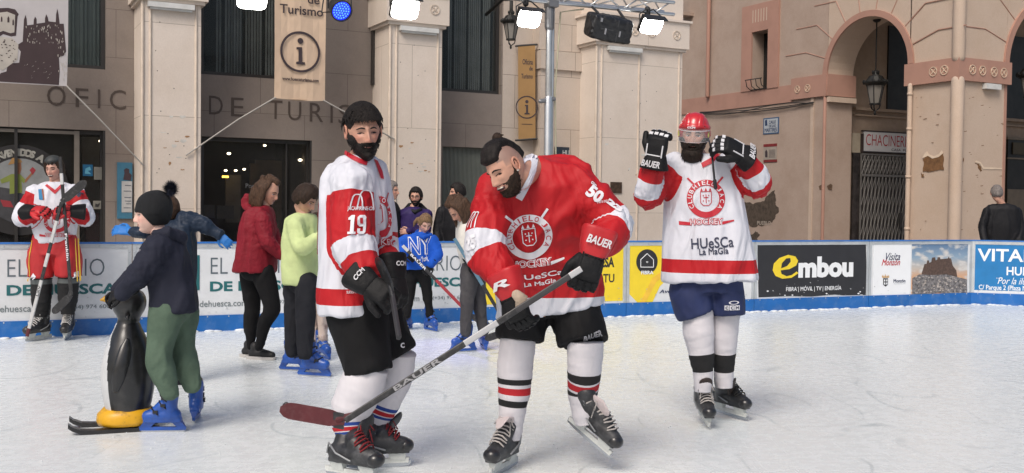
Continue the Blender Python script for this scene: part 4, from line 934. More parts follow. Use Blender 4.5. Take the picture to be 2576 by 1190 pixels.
mb.tube([TP.W(pa + .075, GZ, -.1), TP.W(pa + .075, zl - .05, -.1)], .026, 10); mb.build('post', Malu, tr, smooth=True)
mb = MB(); mb.tube([TP.W(pa, zl - .32, -.05), TP.W(pa, zl - .08, -.05)], .065, 14); TP.rect(mb, pa - .05, pa + .09, zl - .06, zl + .03, -.12, .05); mb.tube([TP.W(pa - .12, 2.86, -.05), TP.W(pa + .08, 2.9, -.05)], .03, 8); mb.build('clamp', mat('clamp_grey', (.2, .2, .21), .4, metal=.6), tr)
mb = MB(); mb.tube([TP.W(pa + .12, 1.0, -.1), TP.W(pa + .15, 2.0, -.1), TP.W(pa + .11, 3.0, -.08), TP.W(pa + .18, zl - .1, -.08), TP.W(pa + .5, zl - .04, -.03)], .012, 6); mb.build('cable', mat('cable_cream', (.45, .42, .3), .6), tr, smooth=True)
for s_ in (-1, 1):
    pass
mb = MB(); mb.tube([TP.W(pa - .5, GZ + .02, -.05), TP.W(pa + .5, GZ + .02, -.05)], .03, 8); mb.tube([TP.W(pa, GZ + .02, -.5), TP.W(pa, GZ + .02, .1)], .03, 8); mb.build('foot', Malu, tr)
Mled = mat('flood_lit', (1, 1, .97), .4, var=0, emis=(1, .98, .92), estr=20)
def flood(x, y, label, w=.34, tilt=32):
    a, z = TP.uv(x, y); c = TP.W(a, z, .12)
    root = thing('floodlight', c, label, 'floodlight', 'lit floodlights on the truss')
    T = R(tilt); N2 = (TP.N * math.cos(T) - UP * math.sin(T)).normalized(); U2 = (UP * math.cos(T) + TP.N * math.sin(T)).normalized(); ax = (TP.X, N2, U2)
    mb = MB(); mb.box(c - N2 * .05, w, .08, w * .78, ax); mb.box(c - N2 * .12, w * .7, .06, w * .5, ax)
    for k in range(7): mb.box(c - N2 * .16 + TP.X * (w * .08 * (k - 3)), .008, .04, w * .45, ax)
    mb.box(c + U2 * (w * .44) + N2 * .03, w * 1.1, .12, .012, ax); h = mb.build('housing', Mblk, root)
    mb = MB(); mb.loft([(c + N2 * d_, TP.X, U2, w * a_, w * a_ * .78) for d_, a_ in ((-.01, .50), (.012, .51), (.022, .47), (.026, .40))], 28, 4.5); mb.build('lamp', Mled, root)
    mb = MB(); top = TP.W(a, zl, 0)
    for s_ in (-1, 1): mb.tube([c + TP.X * (s_ * w * .54) - N2 * .05, c + TP.X * (s_ * w * .54) - N2 * .06 + UP * .12, c + UP * .2 - N2 * .06 + TP.X * s_ * .05, top], .01, 6)
    mb.build('yoke', Mblk, root)
    mb = MB(); mb.tube([TP.W(a, zl - .05, 0), TP.W(a, zl + .04, 0)], .04, 10); mb.build('clamp', Mblk, root)
flood(630, 0, 'lit floodlight cut by the top edge, left of the banner'); flood(1012, 26, 'lit floodlight in front of the pillar behind the bearded man')
flood(1322, 50, 'lit floodlight in front of the black wall lantern', .31); flood(1628, 68, 'lit floodlight nearest the end of the truss', .31, 38)
# blue par can
a, z = TP.uv(850, 32); c = TP.W(a, z, .16)
pr_ = thing('stage_spotlight', c, 'round black stage spotlight glowing blue beside the banner', 'spotlight')
T = R(28); N2 = (TP.N * math.cos(T) * 1 + TP.X * .12 - UP * math.sin(T)).normalized(); X2 = UP.cross(N2).normalized() * 1; Y2 = N2.cross(X2)
mb = MB(); rs = []
for d, r in ((-.24, .05), (-.2, .09), (-.1, .115), (0, .135), (.03, .135), (.03, .118), (.0, .118)): rs.append([c + N2 * d + X2 * (r * math.cos(2 * math.pi * k / 24)) + Y2 * (r * math.sin(2 * math.pi * k / 24)) for k in range(24)])
mb.rings(rs); mb.build('can', Mblk, pr_, smooth=False)
mb = MB(); mb.disc(c - N2 * .0, X2, Y2, N2, .115, .006, 24); mb.build('lens', mat('blue_lens', (.01, .02, .5), .3, emis=(.01, .03, 1), estr=1.6), pr_)
mb = MB()
for r, k in ((0, 1), (.032, 6), (.063, 12), (.094, 18)):
    for i in range(k): t = 2 * math.pi * i / k; mb.ell(c + N2 * .008 + X2 * (r * math.cos(t)) + Y2 * (r * math.sin(t)), .0095, .0095, .006, (X2, Y2, N2), 8, 4)
mb.build('leds', mat('blue_led', (.1, .2, 1), .3, var=0, emis=(.02, .08, 1), estr=6), pr_)
mb = MB()
for s_ in (-1, 1): mb.tube([c + X2 * .15 * s_ - N2 * .05, c + X2 * .15 * s_ + UP * .14 - N2 * .06, TP.W(a, zl - .02, .02) + X2 * .04 * s_], .01, 6)
mb.tube([c - N2 * .2, c - N2 * .26 - UP * .1, c - X2 * .25 - UP * .05, c - X2 * .2 + UP * .3], .009, 6); mb.build('yoke', Mblk, pr_)
pl_ = bpy.data.lights.new('blue_beam', 'SPOT'); pl_.energy = 260; pl_.color = (.25, .2, 1); pl_.spot_size = R(26); pl_.spot_blend = .9; pl_.shadow_soft_size = .1
lo = link('blue_beam', pl_); tgt = gnd(1150, 880); lo.location = c + N2 * .08; lo.rotation_euler = (lo.location - tgt).to_track_quat('Z', 'Y').to_euler()
# speaker in its rain cover
a, z = TP.uv(1520, 74); c = TP.W(a, z, .12); N2 = (TP.N * .93 - UP * .36).normalized(); U2 = (UP * .93 + TP.N * .36).normalized(); X3 = (TP.X * .995 - UP * .09).normalized()
sp = thing('loudspeaker', c, 'black loudspeaker in a soft cover lying sideways on the truss', 'loudspeaker')
mb = MB(); w2, h2, dp = .31, .175, .15
sec = []
for x_, sy, sd_ in ((-w2, .62, .6), (-w2 * .93, .9, .95), (-w2 * .4, 1, 1), (w2 * .4, 1.0, 1), (w2 * .93, .93, .95), (w2, .75, .7)): sec.append((c + X3 * x_, U2, N2, h2 * sy, dp * sd_))
mb.loft(sec, 28, 5.5); fuse(mb, 'cover', mat('nylon_black', (.012, .012, .014), .38, var=.3, wrinkle=.6, wscale=7), sp, .012, 2, folds(.008, (9, 9, 9)))
mb = MB(); mb.box(c + N2 * .152 + X3 * .06, .012, .004, .3, (X3, N2, U2)); mb.box(c + N2 * .152 - X3 * .1, .2, .004, .012, (X3, N2, U2)); mb.build('seam', mat('seam_grey', (.05, .05, .055), .5), sp)
mb = MB()
for x_ in (-.12, .1): mb.box(c + N2 * .155 + X3 * x_ - U2 * .03, .02, .02, .08, (X3, N2, U2))
mb.box(c + N2 * .14 - X3 * .2 + U2 * .11, .03, .02, .05, (X3, N2, U2)); mb.build('handle', mat('handle_grey', (.3, .3, .32), .5), sp)
mb = MB()
for x_ in (-.2, .2): mb.tube([c + X3 * x_ + U2 * h2, TP.W(a + x_, zl, 0)], .018, 8)
mb.build('hanger', Mblk, sp)
# ------------------------------------------------------------------ people: shared pieces
def sm(x, a=0.0, b=1.0):
    t = min(1, max(0, (x - a) / (b - a))); return t * t * (3 - 2 * t)
def curve(pts, rad, n=8):
    """rounded polyline through the joints with interpolated radii"""
    pts = [V(p) for p in pts]; P = [pts[0] * 2 - pts[1]] + pts + [pts[-1] * 2 - pts[-2]]; out, rr_ = [], []
    for i in range(len(pts) - 1):
        p0, p1, p2, p3 = P[i:i + 4]
        for k in range(n):
            t = k / n; q = 0.5 * ((2 * p1) + (p2 - p0) * t + (2 * p0 - 5 * p1 + 4 * p2 - p3) * t * t + (3 * p1 - p0 - 3 * p2 + p3) * t ** 3)
            lin = p1.lerp(p2, t); out.append(q.lerp(lin, 0.35)); rr_.append(rad[i] + (rad[i + 1] - rad[i]) * sm(t))
    out.append(pts[-1]); rr_.append(rad[-1]); return out, rr_
def limb(mb, pts, rad, n=14, **k):
    p, r = curve(pts, rad); return mb.tube(p, r, n, **k)
SKIN = (0.50, 0.27, 0.19)
Mskin = mat('skin', SKIN, .5, attr='Col', var=.05, vscale=30, bump=.15, bscale=200)
Meyew = mat('eye_white', (.55, .52, .5), .25, var=0); Mpup = mat('eye_dark', (.02, .012, .01), .2, var=0); Mbrow = mat('brow_hair', (.02, .013, .01), .9, var=.3, vscale=200)
Mlip = mat('lip', (.36, .13, .11), .45, var=.05); Mteeth = mat('teeth', (.62, .58, .5), .3, var=.03); Mmouth = mat('mouth_dark', (.05, .012, .012), .6)
def hairm(name, col, rough=.55): return mat(name, col, rough, var=.5, vscale=90, bump=1.0, bscale=300, stretch=(1, 1, .3), spec=.2)
Mh_black = hairm('hair_black', (.014, .011, .010)); Mh_brown = hairm('hair_brown', (.065, .036, .022)); Mh_dkbrown = hairm('hair_dark_brown', (.03, .018, .012)); Mh_grey = hairm('hair_grey', (.17, .15, .14)); Mh_blond = hairm('hair_blond', (.17, .105, .055))
class Head:
    def __init__(s, c, yaw=0, pitch=0, roll=0, k=1.0):
        s.c = V(c); s.k = k
        f = V((math.sin(R(yaw)), -math.cos(R(yaw)), 0)); x = UP.cross(f); u = UP.copy()
        q = Quaternion(x, R(pitch)); f = q @ f; u = q @ u        # pitch > 0 looks down
        if f.z > 0 and pitch > 0 or f.z < 0 and pitch < 0: q = Quaternion(x, -R(pitch)); f = V((math.sin(R(yaw)), -math.cos(R(yaw)), 0)); f = q @ f; u = q @ UP
        q = Quaternion(f, R(roll)); s.f, s.x, s.u = f, q @ x, q @ u
    def W(s, x, y, z): return s.c + (s.x * x + s.f * y + s.u * z) * s.k
    def shape(s, th, ph):
        dx, dy, dz = math.cos(ph) * math.sin(th), math.cos(ph) * math.cos(th), math.sin(ph); c = math.cos(ph)
        z = .118 * dz; low = max(0, -dz)
        cx = c ** (.8 if dz < 0 else 1.0); cy = c ** (.5 if dy > 0 and dz < 0 else (.9 if dz > 0 else 1))
        x = .074 * math.sin(th) * cx * (1 - .36 * low ** 1.4)
        y = (.087 if dy > 0 else .102) * math.cos(th) * cy
        if dy > 0 and dz < 0: y *= 1 - .0 * low
        if dy <= 0: y *= 1 - .42 * sm(low, .15, 1); 
        x *= 1 + .05 * sm(abs(dy) < .5 and dz > 0)
        x *= 1 - .10 * max(0, dy) * (1 if dz > 0 else .6)
        if dy > .1 and abs(dz) < 1.0:
            w_ = sm(dy, .1, .45)
            g = lambda x0, z0, sx, sz: math.exp(-((x - x0) / sx) ** 2 - ((z - z0) / sz) ** 2); ax = abs(x)
            g2 = lambda x0, z0, sx, sz: math.exp(-((ax - x0) / sx) ** 2 - ((z - z0) / sz) ** 2)
            nz = 0.0
            if z > -.040: nz = .30 + .70 * sm(-z, -.012, .034) if z < .016 else .30 * sm(.040 - z, 0, .026)
            else: nz = sm(z, -.049, -.040)
            y += w_ * (-.011 * g2(.031, .001, .017, .012) + .006 * g2(.028, .022, .024, .009) + .006 * g2(.040, -.022, .016, .016)
                       + .026 * math.exp(-(x / (.0085 + .004 * sm(-z, 0, .04))) ** 2) * nz + .009 * g2(.012, -.038, .006, .007)
                       + .007 * g(0, -.063, .024, .012) - .005 * g(0, -.063, .02, .0025) - .005 * g(0, -.079, .022, .006) + .010 * g(0, -.098, .022, .015))
        return V((x, y, z))
    def grid(s, n=64, m=48):
        s.n, s.m = n, m; s.P = []
        for i in range(m + 1):
            ph = -math.pi / 2 + math.pi * (i + .02 if i == 0 else (i - .02 if i == m else i)) / m
            row = []
            for j in range(n):
                t = -1 + 2 * j / n; th = math.pi * t * (.5 + .5 * t * t); row.append(s.shape(th, ph))
            s.P.append(row)
        return s
    def faces(s): return [(i * s.n + j, (i + 1) * s.n + j, (i + 1) * s.n + (j + 1) % s.n, i * s.n + (j + 1) % s.n) for i in range(s.m) for j in range(s.n)]
    def surf(s, x, z):   # y of the face at x, z
        best, by = 9, 0
        if not hasattr(s, 'bvh'):
            vs = [p for r in s.P for p in r]; s.bvh = BVHTree.FromPolygons(vs, s.faces())
        h = s.bvh.ray_cast(V((x, .3, z)), V((0, -1, 0)))
        return h[0].y if h[0] else .08
    def F(s, x, z, off=0.0): return s.W(x, s.surf(x, z) + off, z)
    def shell(s, fn, noise_amp=.004, sc=60, seed=0, stretch=.4):
        """hair / beard: fn(local point) -> thickness (negative = none)"""
        vs, keep = [], []
        for r in s.P:
            for p in r:
                t = fn(p); nrm = V((p.x / .0055, p.y / .0085, p.z / .013)).normalized()
                q = V((p.x * sc + seed, p.y * sc, p.z * sc * stretch)); nv = noise.noise(q) * .6 + noise.noise(q * 2.3) * .4
                vs.append(s.W(*(p + nrm * (max(t, -.004) + (nv * noise_amp if t > 0 else 0))))); keep.append(t > -.0035)
        mb = MB(); mb.add(vs, [f for f in s.faces() if any(keep[i] for i in f)]); return mb
def head_parts(H, root, skin=SKIN, eyes='open', brow=Mbrow, mouth='shut', detail=1, colfn=None, ears=True):
    """returns geometry of the bare head (to be joined to the body) and adds eyes, brows, mouth as parts"""
    H.grid(*((84, 68) if detail else (40, 34)))
    if colfn is None:
        def colfn(p):
            r_ = 0.0; d_ = 0.0; ax_ = abs(p.x)
            if p.y > 0:
                r_ = .5 * math.exp(-((ax_ - .044) / .02) ** 2 - ((p.z + .026) / .02) ** 2) + .5 * math.exp(-(p.x / .016) ** 2 - ((p.z + .035) / .014) ** 2)
                d_ = .35 * math.exp(-((ax_ - .031) / .019) ** 2 - ((p.z + .002) / .011) ** 2)
            n_ = 1 + .10 * noise.noise(p * 40)
            return (skin[0] * (1 + .06 * r_ - .45 * d_) * n_, skin[1] * (1 - .30 * r_ - .55 * d_) * n_, skin[2] * (1 - .30 * r_ - .5 * d_) * n_)
    geo = [(([H.W(*p) for r in H.P for p in r]), H.faces(), [colfn(p) if colfn else skin for r in H.P for p in r])]
    if ears:
        mb = MB()
        for s_ in (-1, 1):
            pts = [H.W(s_ * (.071 + .010 * (a > .4)), -.004 - .019 * math.cos(t) * (.9), .004 + .029 * math.sin(t)) for t, a in ((R(d), .5) for d in range(-80, 261, 34))]
            mb.tube(pts, .0055 * H.k, 7); mb.ell(H.W(s_ * .074, -.006, .0), .012 * H.k, .006 * H.k, .022 * H.k, (H.f, H.x, H.u), 10, 6)
            mb.ell(H.W(s_ * .073, .000, -.022), .008 * H.k, .006 * H.k, .010 * H.k, (H.f, H.x, H.u), 8, 5)
        geo.append((mb.v, mb.f, [tuple(a * b for a, b in zip(skin, (1.02, .9, .88)))] * len(mb.v)))
    k = H.k; ax = (H.x, H.f, H.u)
    if eyes:
        mb = MB(); md = MB()
        for s_ in (-1, 1):
            x = s_ * .0305; c = H.F(x, -.001, -.002)
            if eyes == 'open':
                mb.ell(c, .0125 * k, .006 * k, .0052 * k, ax, 14, 8); md.ell(H.F(x, -.001, .0015), .0052 * k, .004 * k, .0052 * k, ax, 12, 8)
            else: md.ell(H.F(x, -.0025, -.001), .0105 * k, .004 * k, .0028 * k, ax, 14, 8)
            hgt = .0045 if eyes == 'open' else 0.0
            md.tube([H.F(x + d * .0045, -.001 + hgt + (.0025 if eyes == 'open' else .0035) * (1 - (d / 3) ** 2) - .001, .0025) for d in (-3, -2, -1, 0, 1, 2, 3)], .0016 * k, 6)
        if eyes == 'open': mb.build('eye', Meyew, root, smooth=True)
        md.build('eyelash', Mpup, root, smooth=True)
    if brow:
        mb = MB()
        for s_ in (-1, 1): mb.tube([H.F(s_ * (.0135 + .0068 * i), .0165 + .006 * math.sin(i * .62 + .3), .0005) for i in range(6)], [.0026 * k, .0038 * k, .004 * k, .0036 * k, .003 * k, .0016 * k], 8)
        mb.build('eyebrow', brow, root, smooth=True)
    if mouth:
        mb = MB()
        if mouth == 'shut':
            mb.tube([H.F(x * .001, -.060 + .0000 * x + .00001 * x * x, -.0005) for x in range(-20, 21, 5)], [.001, .0022, .003, .003, .0028, .003, .003, .0022, .001], 6)
            mb.tube([H.F(x * .001, -.0665 + .00002 * x * x, -.001) for x in range(-18, 19, 6)], [.001, .003, .0038, .004, .0038, .003, .001], 6)
            mb.build('lips', Mlip, root, smooth=True)
            mb = MB(); mb.tube([H.F(x * .001, -.0632 + .00001 * x * x, .0012) for x in range(-20, 21, 5)], .0011, 5); mb.build('mouth', Mmouth, root, smooth=True)
        else:   # broad smile
            mb.tube([H.F(x * .001, -.0525 + .000016 * x * x, -.002) for x in range(-24, 25, 6)], .0026 * k, 6); mb.tube([H.F(x * .001, -.0755 + .00003 * x * x, -.0005) for x in range(-25, 26, 5)], .0035 * k, 6)
            mb.build('lips', Mlip, root, smooth=True)
            mb = MB(); mb.ell(H.F(0, -.064, -.006), .030 * k, .0090 * k, .0105 * k, ax, 18, 8); mb.build('mouth', Mmouth, root, smooth=True)
            mb = MB(); mb.ell(H.F(0, -.0605, -.0040), .025 * k, .0070 * k, .0055 * k, ax, 18, 8); mb.build('teeth', Mteeth, root, smooth=True)
    return geo
def hand_geo(w, d, bk, s=1.0, curl=35, side=1, spread=4):
    """palm, four bent fingers, thumb; w wrist, d direction, bk back of the hand"""
    d = V(d).normalized(); bk = V(bk); bk = (bk - d * bk.dot(d)).normalized(); t = d.cross(bk) * side; mb = MB()
    mb.loft([(w - d * .02 * s, t, bk, .028 * s, .02 * s), (w + d * .02 * s, t, bk, .034 * s, .017 * s), (w + d * .07 * s, t, bk, .042 * s, .014 * s), (w + d * .092 * s, t, bk, .040 * s, .010 * s)], 14, 2.6)
    for i, (o, L_) in enumerate(((-.031, .062), (-.0105, .078), (.0105, .084), (.031, .074))):
        p = w + (d * (.085) + t * o) * s; ang = 0; pts = [p]; dd = d + t * (o * spread)
        for k in range(3):
            ang += R(curl * (.8 if k == 0 else 1)); q = (dd.normalized() * math.cos(ang) - bk * math.sin(ang)); p = p + q * (L_ * (.44, .32, .24)[k] * s); pts.append(p)
        mb.tube(pts, [.0095 * s, .009 * s, .0082 * s, .0068 * s], 9)
    p = w + (d * .025 + t * .032) * s; pts = [p, p + (d * .025 + t * .028 - bk * .008) * s, p + (d * .055 + t * .034 - bk * .02) * s, p + (d * .075 + t * .026 - bk * .028) * s]
    mb.tube(pts, [.013 * s, .011 * s, .010 * s, .008 * s], 9); return mb
def glove_small(parent, w, d, bk, m, s=1.1, curl=45, side=1):
    mb = hand_geo(w, d, bk, s * 1.12, curl, side); d = V(d).normalized(); mb.tube([w - d * .05, w + d * .01], [.04 * s, .036 * s], 12)
    return fuse(mb, 'glove', m, parent, .006, 1)
def body_mesh(root, core, geos, skin=SKIN, vox=.014):
    o = fuse(core, 'body', Mskin, None, vox, 3); me = o.data
    vs = [v.co.copy() for v in me.vertices]; fs = [tuple(p.vertices) for p in me.polygons]; cols = [skin] * len(vs)
    for gv, gf, gc in geos:
        k = len(vs); vs += gv; fs += [tuple(i + k for i in f) for f in gf]; cols += gc
    bpy.data.objects.remove(o); me = bpy.data.meshes.new('body'); me.from_pydata([tuple(v) for v in vs], [], fs); me.materials.append(Mskin)
    a = me.color_attributes.new('Col', 'FLOAT_COLOR', 'POINT'); buf = []
    for c in cols: buf += [*c, 1.0]
    a.data.foreach_set('color', buf); me.polygons.foreach_set('use_smooth', [True] * len(fs)); me.update()
    return link('body', me, root)
def short_hair(H, root, m, th=.016, front=.062, amp=.006, side=-.005, nape=-.075, wide=0.0, name='hair', seed=0, sc=55, top=0.0):
    def fn(p):
        a = math.atan2(abs(p.x), p.y)      # 0 front .. pi back
        line = front + (.5 * .012) * noise.noise(V((p.x * 70, seed, 0))) if a < .55 else (front + (side - front) * sm(a, .55, 1.15) if a < 1.3 else side + (nape - side) * sm(a, 1.45, 2.0))
        return -.004 + (th + .004) * sm(p.z - line, -.006, .016 + .012 * (a > 1.2)) + top * sm(p.z, .05, .11)
    return H.shell(fn, amp, sc, seed).build(name, m, root, smooth=True)
def beard(H, root, m, th=.012, amp=.003, seed=0, mus=True, top=-.018, chin=.0, name='beard', low=True, sc=110, mo=(.021, .0058)):
    def fn(p):
        if p.y < -.012: return -.004
        ax = abs(p.x); mouth = ((p.x / mo[0]) ** 2 + ((p.z + .0635) / mo[1]) ** 2) < 1
        line = -.050 + (top + .050) * sm(ax, .030, .066) ** 1.5
        if p.y < .022: line = max(line, .022 * sm(.022 - p.y, 0, .012) + top * (1 - sm(.022 - p.y, 0, .012)))
        t = sm(line - p.z, -.004, .010) * sm(p.y, -.012, .01)
        v = th * t + chin * sm(-p.z, .06, .11) * sm(p.y, 0, .05)
        if mus and ax < .030 and -.0585 < p.z < -.043: v = max(v, th * .45); t = 1
        if mouth or t <= 0.02: return -.004
        return v
    return H.shell(fn, amp, sc, seed, .6).build(name, m, root, smooth=True)
def tufts(H, root, m, rule, n=160, L=.022, r=.006, seed=0, name='hair_curls', flow=None, bend_=.6):
    rr = random.Random(seed); mb = MB(); P = [p for row in H.P for p in row]; k = 0; g = 0
    while k < n and g < n * 60:
        g += 1; p = rr.choice(P)
        if not rule(p): continue
        nrm = V((p.x / .0055, p.y / .0085, p.z / .013)).normalized(); t = V((rr.gauss(0, 1), rr.gauss(0, 1), rr.gauss(0, 1))); t = (t - nrm * t.dot(nrm)).normalized()
        if flow: t = (t * .5 + V(flow)).normalized()
        base = p + nrm * L * .35; a = base + (nrm * .5 + t * .4) * L; b = a + (t * bend_ - nrm * .25) * L
        mb.tube([H.W(*base), H.W(*a), H.W(*b)], [r * H.k, r * .8 * H.k, r * .15], 6); k += 1
    return mb.build(name, m, root, smooth=True)
def onsurf(objs, px, py, off=.01, dflt=None):
    d = ray(px, py).normalized(); best = None
    for o in objs:
        if not hasattr(onsurf, 'c'): onsurf.c = {}
        if o.name not in onsurf.c: onsurf.c[o.name] = BVHTree.FromPolygons([v.co for v in o.data.vertices], [tuple(p.vertices) for p in o.data.polygons])
        h = onsurf.c[o.name].ray_cast(CAM, d)
        if h[0] and (best is None or h[3] < best): best = h[3]
    if best is None: return dflt
    return CAM + d * (best - off)
def ribbon(root, objs, A, B, m, name='collar', off=.007, n=6):
    """cloth strip lying on surfaces between two photo outlines"""
    mb = MB(); P = []
    def res(L_, t):
        x = t * (len(L_) - 1); i = min(int(x), len(L_) - 2); f = x - i; return (L_[i][0] * (1 - f) + L_[i + 1][0] * f, L_[i][1] * (1 - f) + L_[i + 1][1] * f)
    N_ = (len(A) - 1) * n; pts = []
    for i in range(N_ + 1):
        a, b = res(A, i / N_), res(B, i / N_); pts.append([(a[0] + (b[0] - a[0]) * k / 3, a[1] + (b[1] - a[1]) * k / 3) for k in range(4)])
    hit = [[onsurf(objs, *q, off) for q in row] for row in pts]; ys = sorted(h.y for r in hit for h in r if h); mid = ys[len(ys) // 2]
    flat = [[h if h and abs(h.y - mid) < .15 else None for h in r] for r in hit]; rows = []
    for i, row in enumerate(flat):
        out = []
        for k, h in enumerate(row):
            if h is None:
                c_ = [(abs(i - u) * 2 + abs(k - v_), flat[u][v_].y) for u in range(len(flat)) for v_ in range(4) if flat[u][v_]]; h = at(*pts[i][k], min(c_)[1])
            out.append(h)
        rows.append(out)
    rs = [r + [p + V((0, .009, 0)) for p in r[::-1]] for r in rows]; mb.rings(rs)
    return mb.build(name, m, root, smooth=False)
def along(pts, p):
    """arc position, distance to a polyline"""
    best = None; s = 0
    for i, (a, b) in enumerate(zip(pts, pts[1:])):
        d = b - a; L_ = d.length; t = (p - a).dot(d) / (L_ * L_); tc = max(0 if i else -2, min(1 if i < len(pts) - 2 else 2, t)); q = a + d * tc; e = (p - q).length
        if best is None or e < best[1]: best = (s + tc * L_, e)
        s += L_
    return best
def jersey_mat(name, tstops, sstops, base, rough=.62):
    """tstops: colour by height above hem (tz, metres); sstops: colour along sleeve (ta, 0..1)"""
    m = bpy.data.materials.new(name); m.use_nodes = True; nt = m.node_tree; b = nt.nodes['Principled BSDF']; L = nt.links.new
    b.inputs['Roughness'].default_value = rough; b.inputs['Specular IOR Level'].default_value = .3; b.inputs['Sheen Weight'].default_value = .0
    def rmp(attr, stops, lo, hi):
        a = node(nt, 'ShaderNodeAttribute'); a.attribute_name = attr; r = node(nt, 'ShaderNodeMapRange'); L(a.outputs['Fac'], r.inputs[0]); r.inputs[1].default_value = lo; r.inputs[2].default_value = hi
        c = node(nt, 'ShaderNodeValToRGB'); c.color_ramp.interpolation = 'CONSTANT'; e = c.color_ramp.elements
        while len(e) > 1: e.remove(e[-1])
        for i, (p, col) in enumerate(stops):
            x = e[0] if i == 0 else e.new((p - lo) / (hi - lo)); x.color = (*col, 1)
            if i == 0: x.position = 0
            if i: pass
        L(r.outputs[0], c.inputs[0]); return c.outputs[0], a.outputs['Fac']
    ct, _ = rmp('tz', tstops, -.2, 1.2); cs, fa = rmp('ta', sstops, -.5, 1.2)
    gt = node(nt, 'ShaderNodeMath', operation='GREATER_THAN'); L(fa, gt.inputs[0]); gt.inputs[1].default_value = sstops[0][0]
    mx = node(nt, 'ShaderNodeMix', data_type='RGBA'); L(gt.outputs[0], mx.inputs['Factor']); L(ct, mx.inputs['A']); L(cs, mx.inputs['B'])
    tc = node(nt, 'ShaderNodeTexCoord'); n = node(nt, 'ShaderNodeTexNoise'); n.inputs['Scale'].default_value = 9; n.inputs['Detail'].default_value = 6; L(tc.outputs['Object'], n.inputs[0])
    r = node(nt, 'ShaderNodeMapRange'); L(n.outputs[0], r.inputs[0]); r.inputs[1].default_value = .3; r.inputs[2].default_value = .7; r.inputs[3].default_value = .95; r.inputs[4].default_value = 1.04
    mm = node(nt, 'ShaderNodeMix', data_type='RGBA', blend_type='MULTIPLY'); mm.inputs['Factor'].default_value = 1; L(mx.outputs['Result'], mm.inputs['A']); L(r.outputs[0], mm.inputs['B']); L(mm.outputs['Result'], b.inputs['Base Color'])
    n2 = node(nt, 'ShaderNodeTexNoise'); n2.inputs['Scale'].default_value = 7; n2.inputs['Detail'].default_value = 2; n2.inputs['Distortion'].default_value = .8; mp_ = node(nt, 'ShaderNodeMapping'); mp_.inputs['Scale'].default_value = (1, 1, .38); mp_.inputs['Rotation'].default_value = (0, .25, 0); L(tc.outputs['Object'], mp_.inputs[0]); L(mp_.outputs[0], n2.inputs[0])
    bp = node(nt, 'ShaderNodeBump'); bp.inputs['Strength'].default_value = .9; bp.inputs['Distance'].default_value = .05; L(n2.outputs[0], bp.inputs['Height'])
    n3 = node(nt, 'ShaderNodeTexVoronoi'); n3.inputs['Scale'].default_value = 260; L(tc.outputs['Object'], n3.inputs[0])
    bq = node(nt, 'ShaderNodeBump'); bq.inputs['Strength'].default_value = .25; bq.inputs['Distance'].default_value = .002; L(n3.outputs['Distance'], bq.inputs['Height']); L(bp.outputs[0], bq.inputs['Normal']); L(bq.outputs[0], b.inputs['Normal'])
    return m
def set_attr(me, name, vals):
    a = me.attributes.new(name, 'FLOAT', 'POINT'); a.data.foreach_set('value', vals)
def crease_folds(centres, amp, base=None):
    """extra radiating folds from points (armpit, elbow)"""
    def f(p):
        v = base(p) if base else 0
        for c, r in centres:
            d = (p - c); L_ = d.length
            if L_ < r: v += amp * (1 - L_ / r) * math.sin(noise.noise(d.normalized() * 2.2) * 9 + L_ * 18)
        return v
    return f
def garment(root, name, m, secs, arms, radii, vox=.012, fold=.006, seed=0, sleeve0=.0, sc=(7, 7, 2.4), smooth=3, hem=None, n=32):
    """torso loft (top to hem) joined with sleeves into one cloth surface; arms = list of joint lists"""
    mb = MB(); mb.loft(secs, n, 2.5)
    for pts, rad in zip(arms, radii):
        if root and name == 'jersey': pts = pts[:-1] + [pts[-2].lerp(pts[-1], .80)]
        limb(mb, pts, rad, 18, round_=True if name != 'jersey' else 'start')
    cs = [(a[0].lerp(a[1], .25), .16) for a in arms] + [(a[1], .15) for a in arms]
    o = fuse(mb, name, m, root, vox, smooth, crease_folds(cs, fold * .9, folds(fold, sc, seed)))
    me = o.data; ta = []; tz = []
    c0, r0, f0, _, _ = secs[-1]; up = (V(secs[0][0]) - V(c0)).normalized() if hem is None else hem
    polys = [curve(a, r)[0:2] for a, r in zip(arms, radii)]; lens = [sum((q - p).length for p, q in zip(c, c[1:])) for c, _ in polys]
    for v in me.vertices:
        best = -.5
        for (c, rr_), L_ in zip(polys, lens):
            s_, e = along([c[0], c[len(c) // 2 - 1], c[len(c) // 2 + 2 if len(c) // 2 + 2 < len(c) else -1], c[-1]] if 0 else c[::4] + ([c[-1]] if (len(c) - 1) % 4 else []), v.co)
            i = max(0, min(len(rr_) - 1, int(s_ / L_ * (len(rr_) - 1)))); t = s_ / L_ - max(0, e - rr_[i] * 1.25) * 25
            best = max(best, t)
        ta.append(best); tz.append((v.co - V(c0)).dot(up))
    set_attr(me, 'ta', ta); set_attr(me, 'tz', tz)
    return o
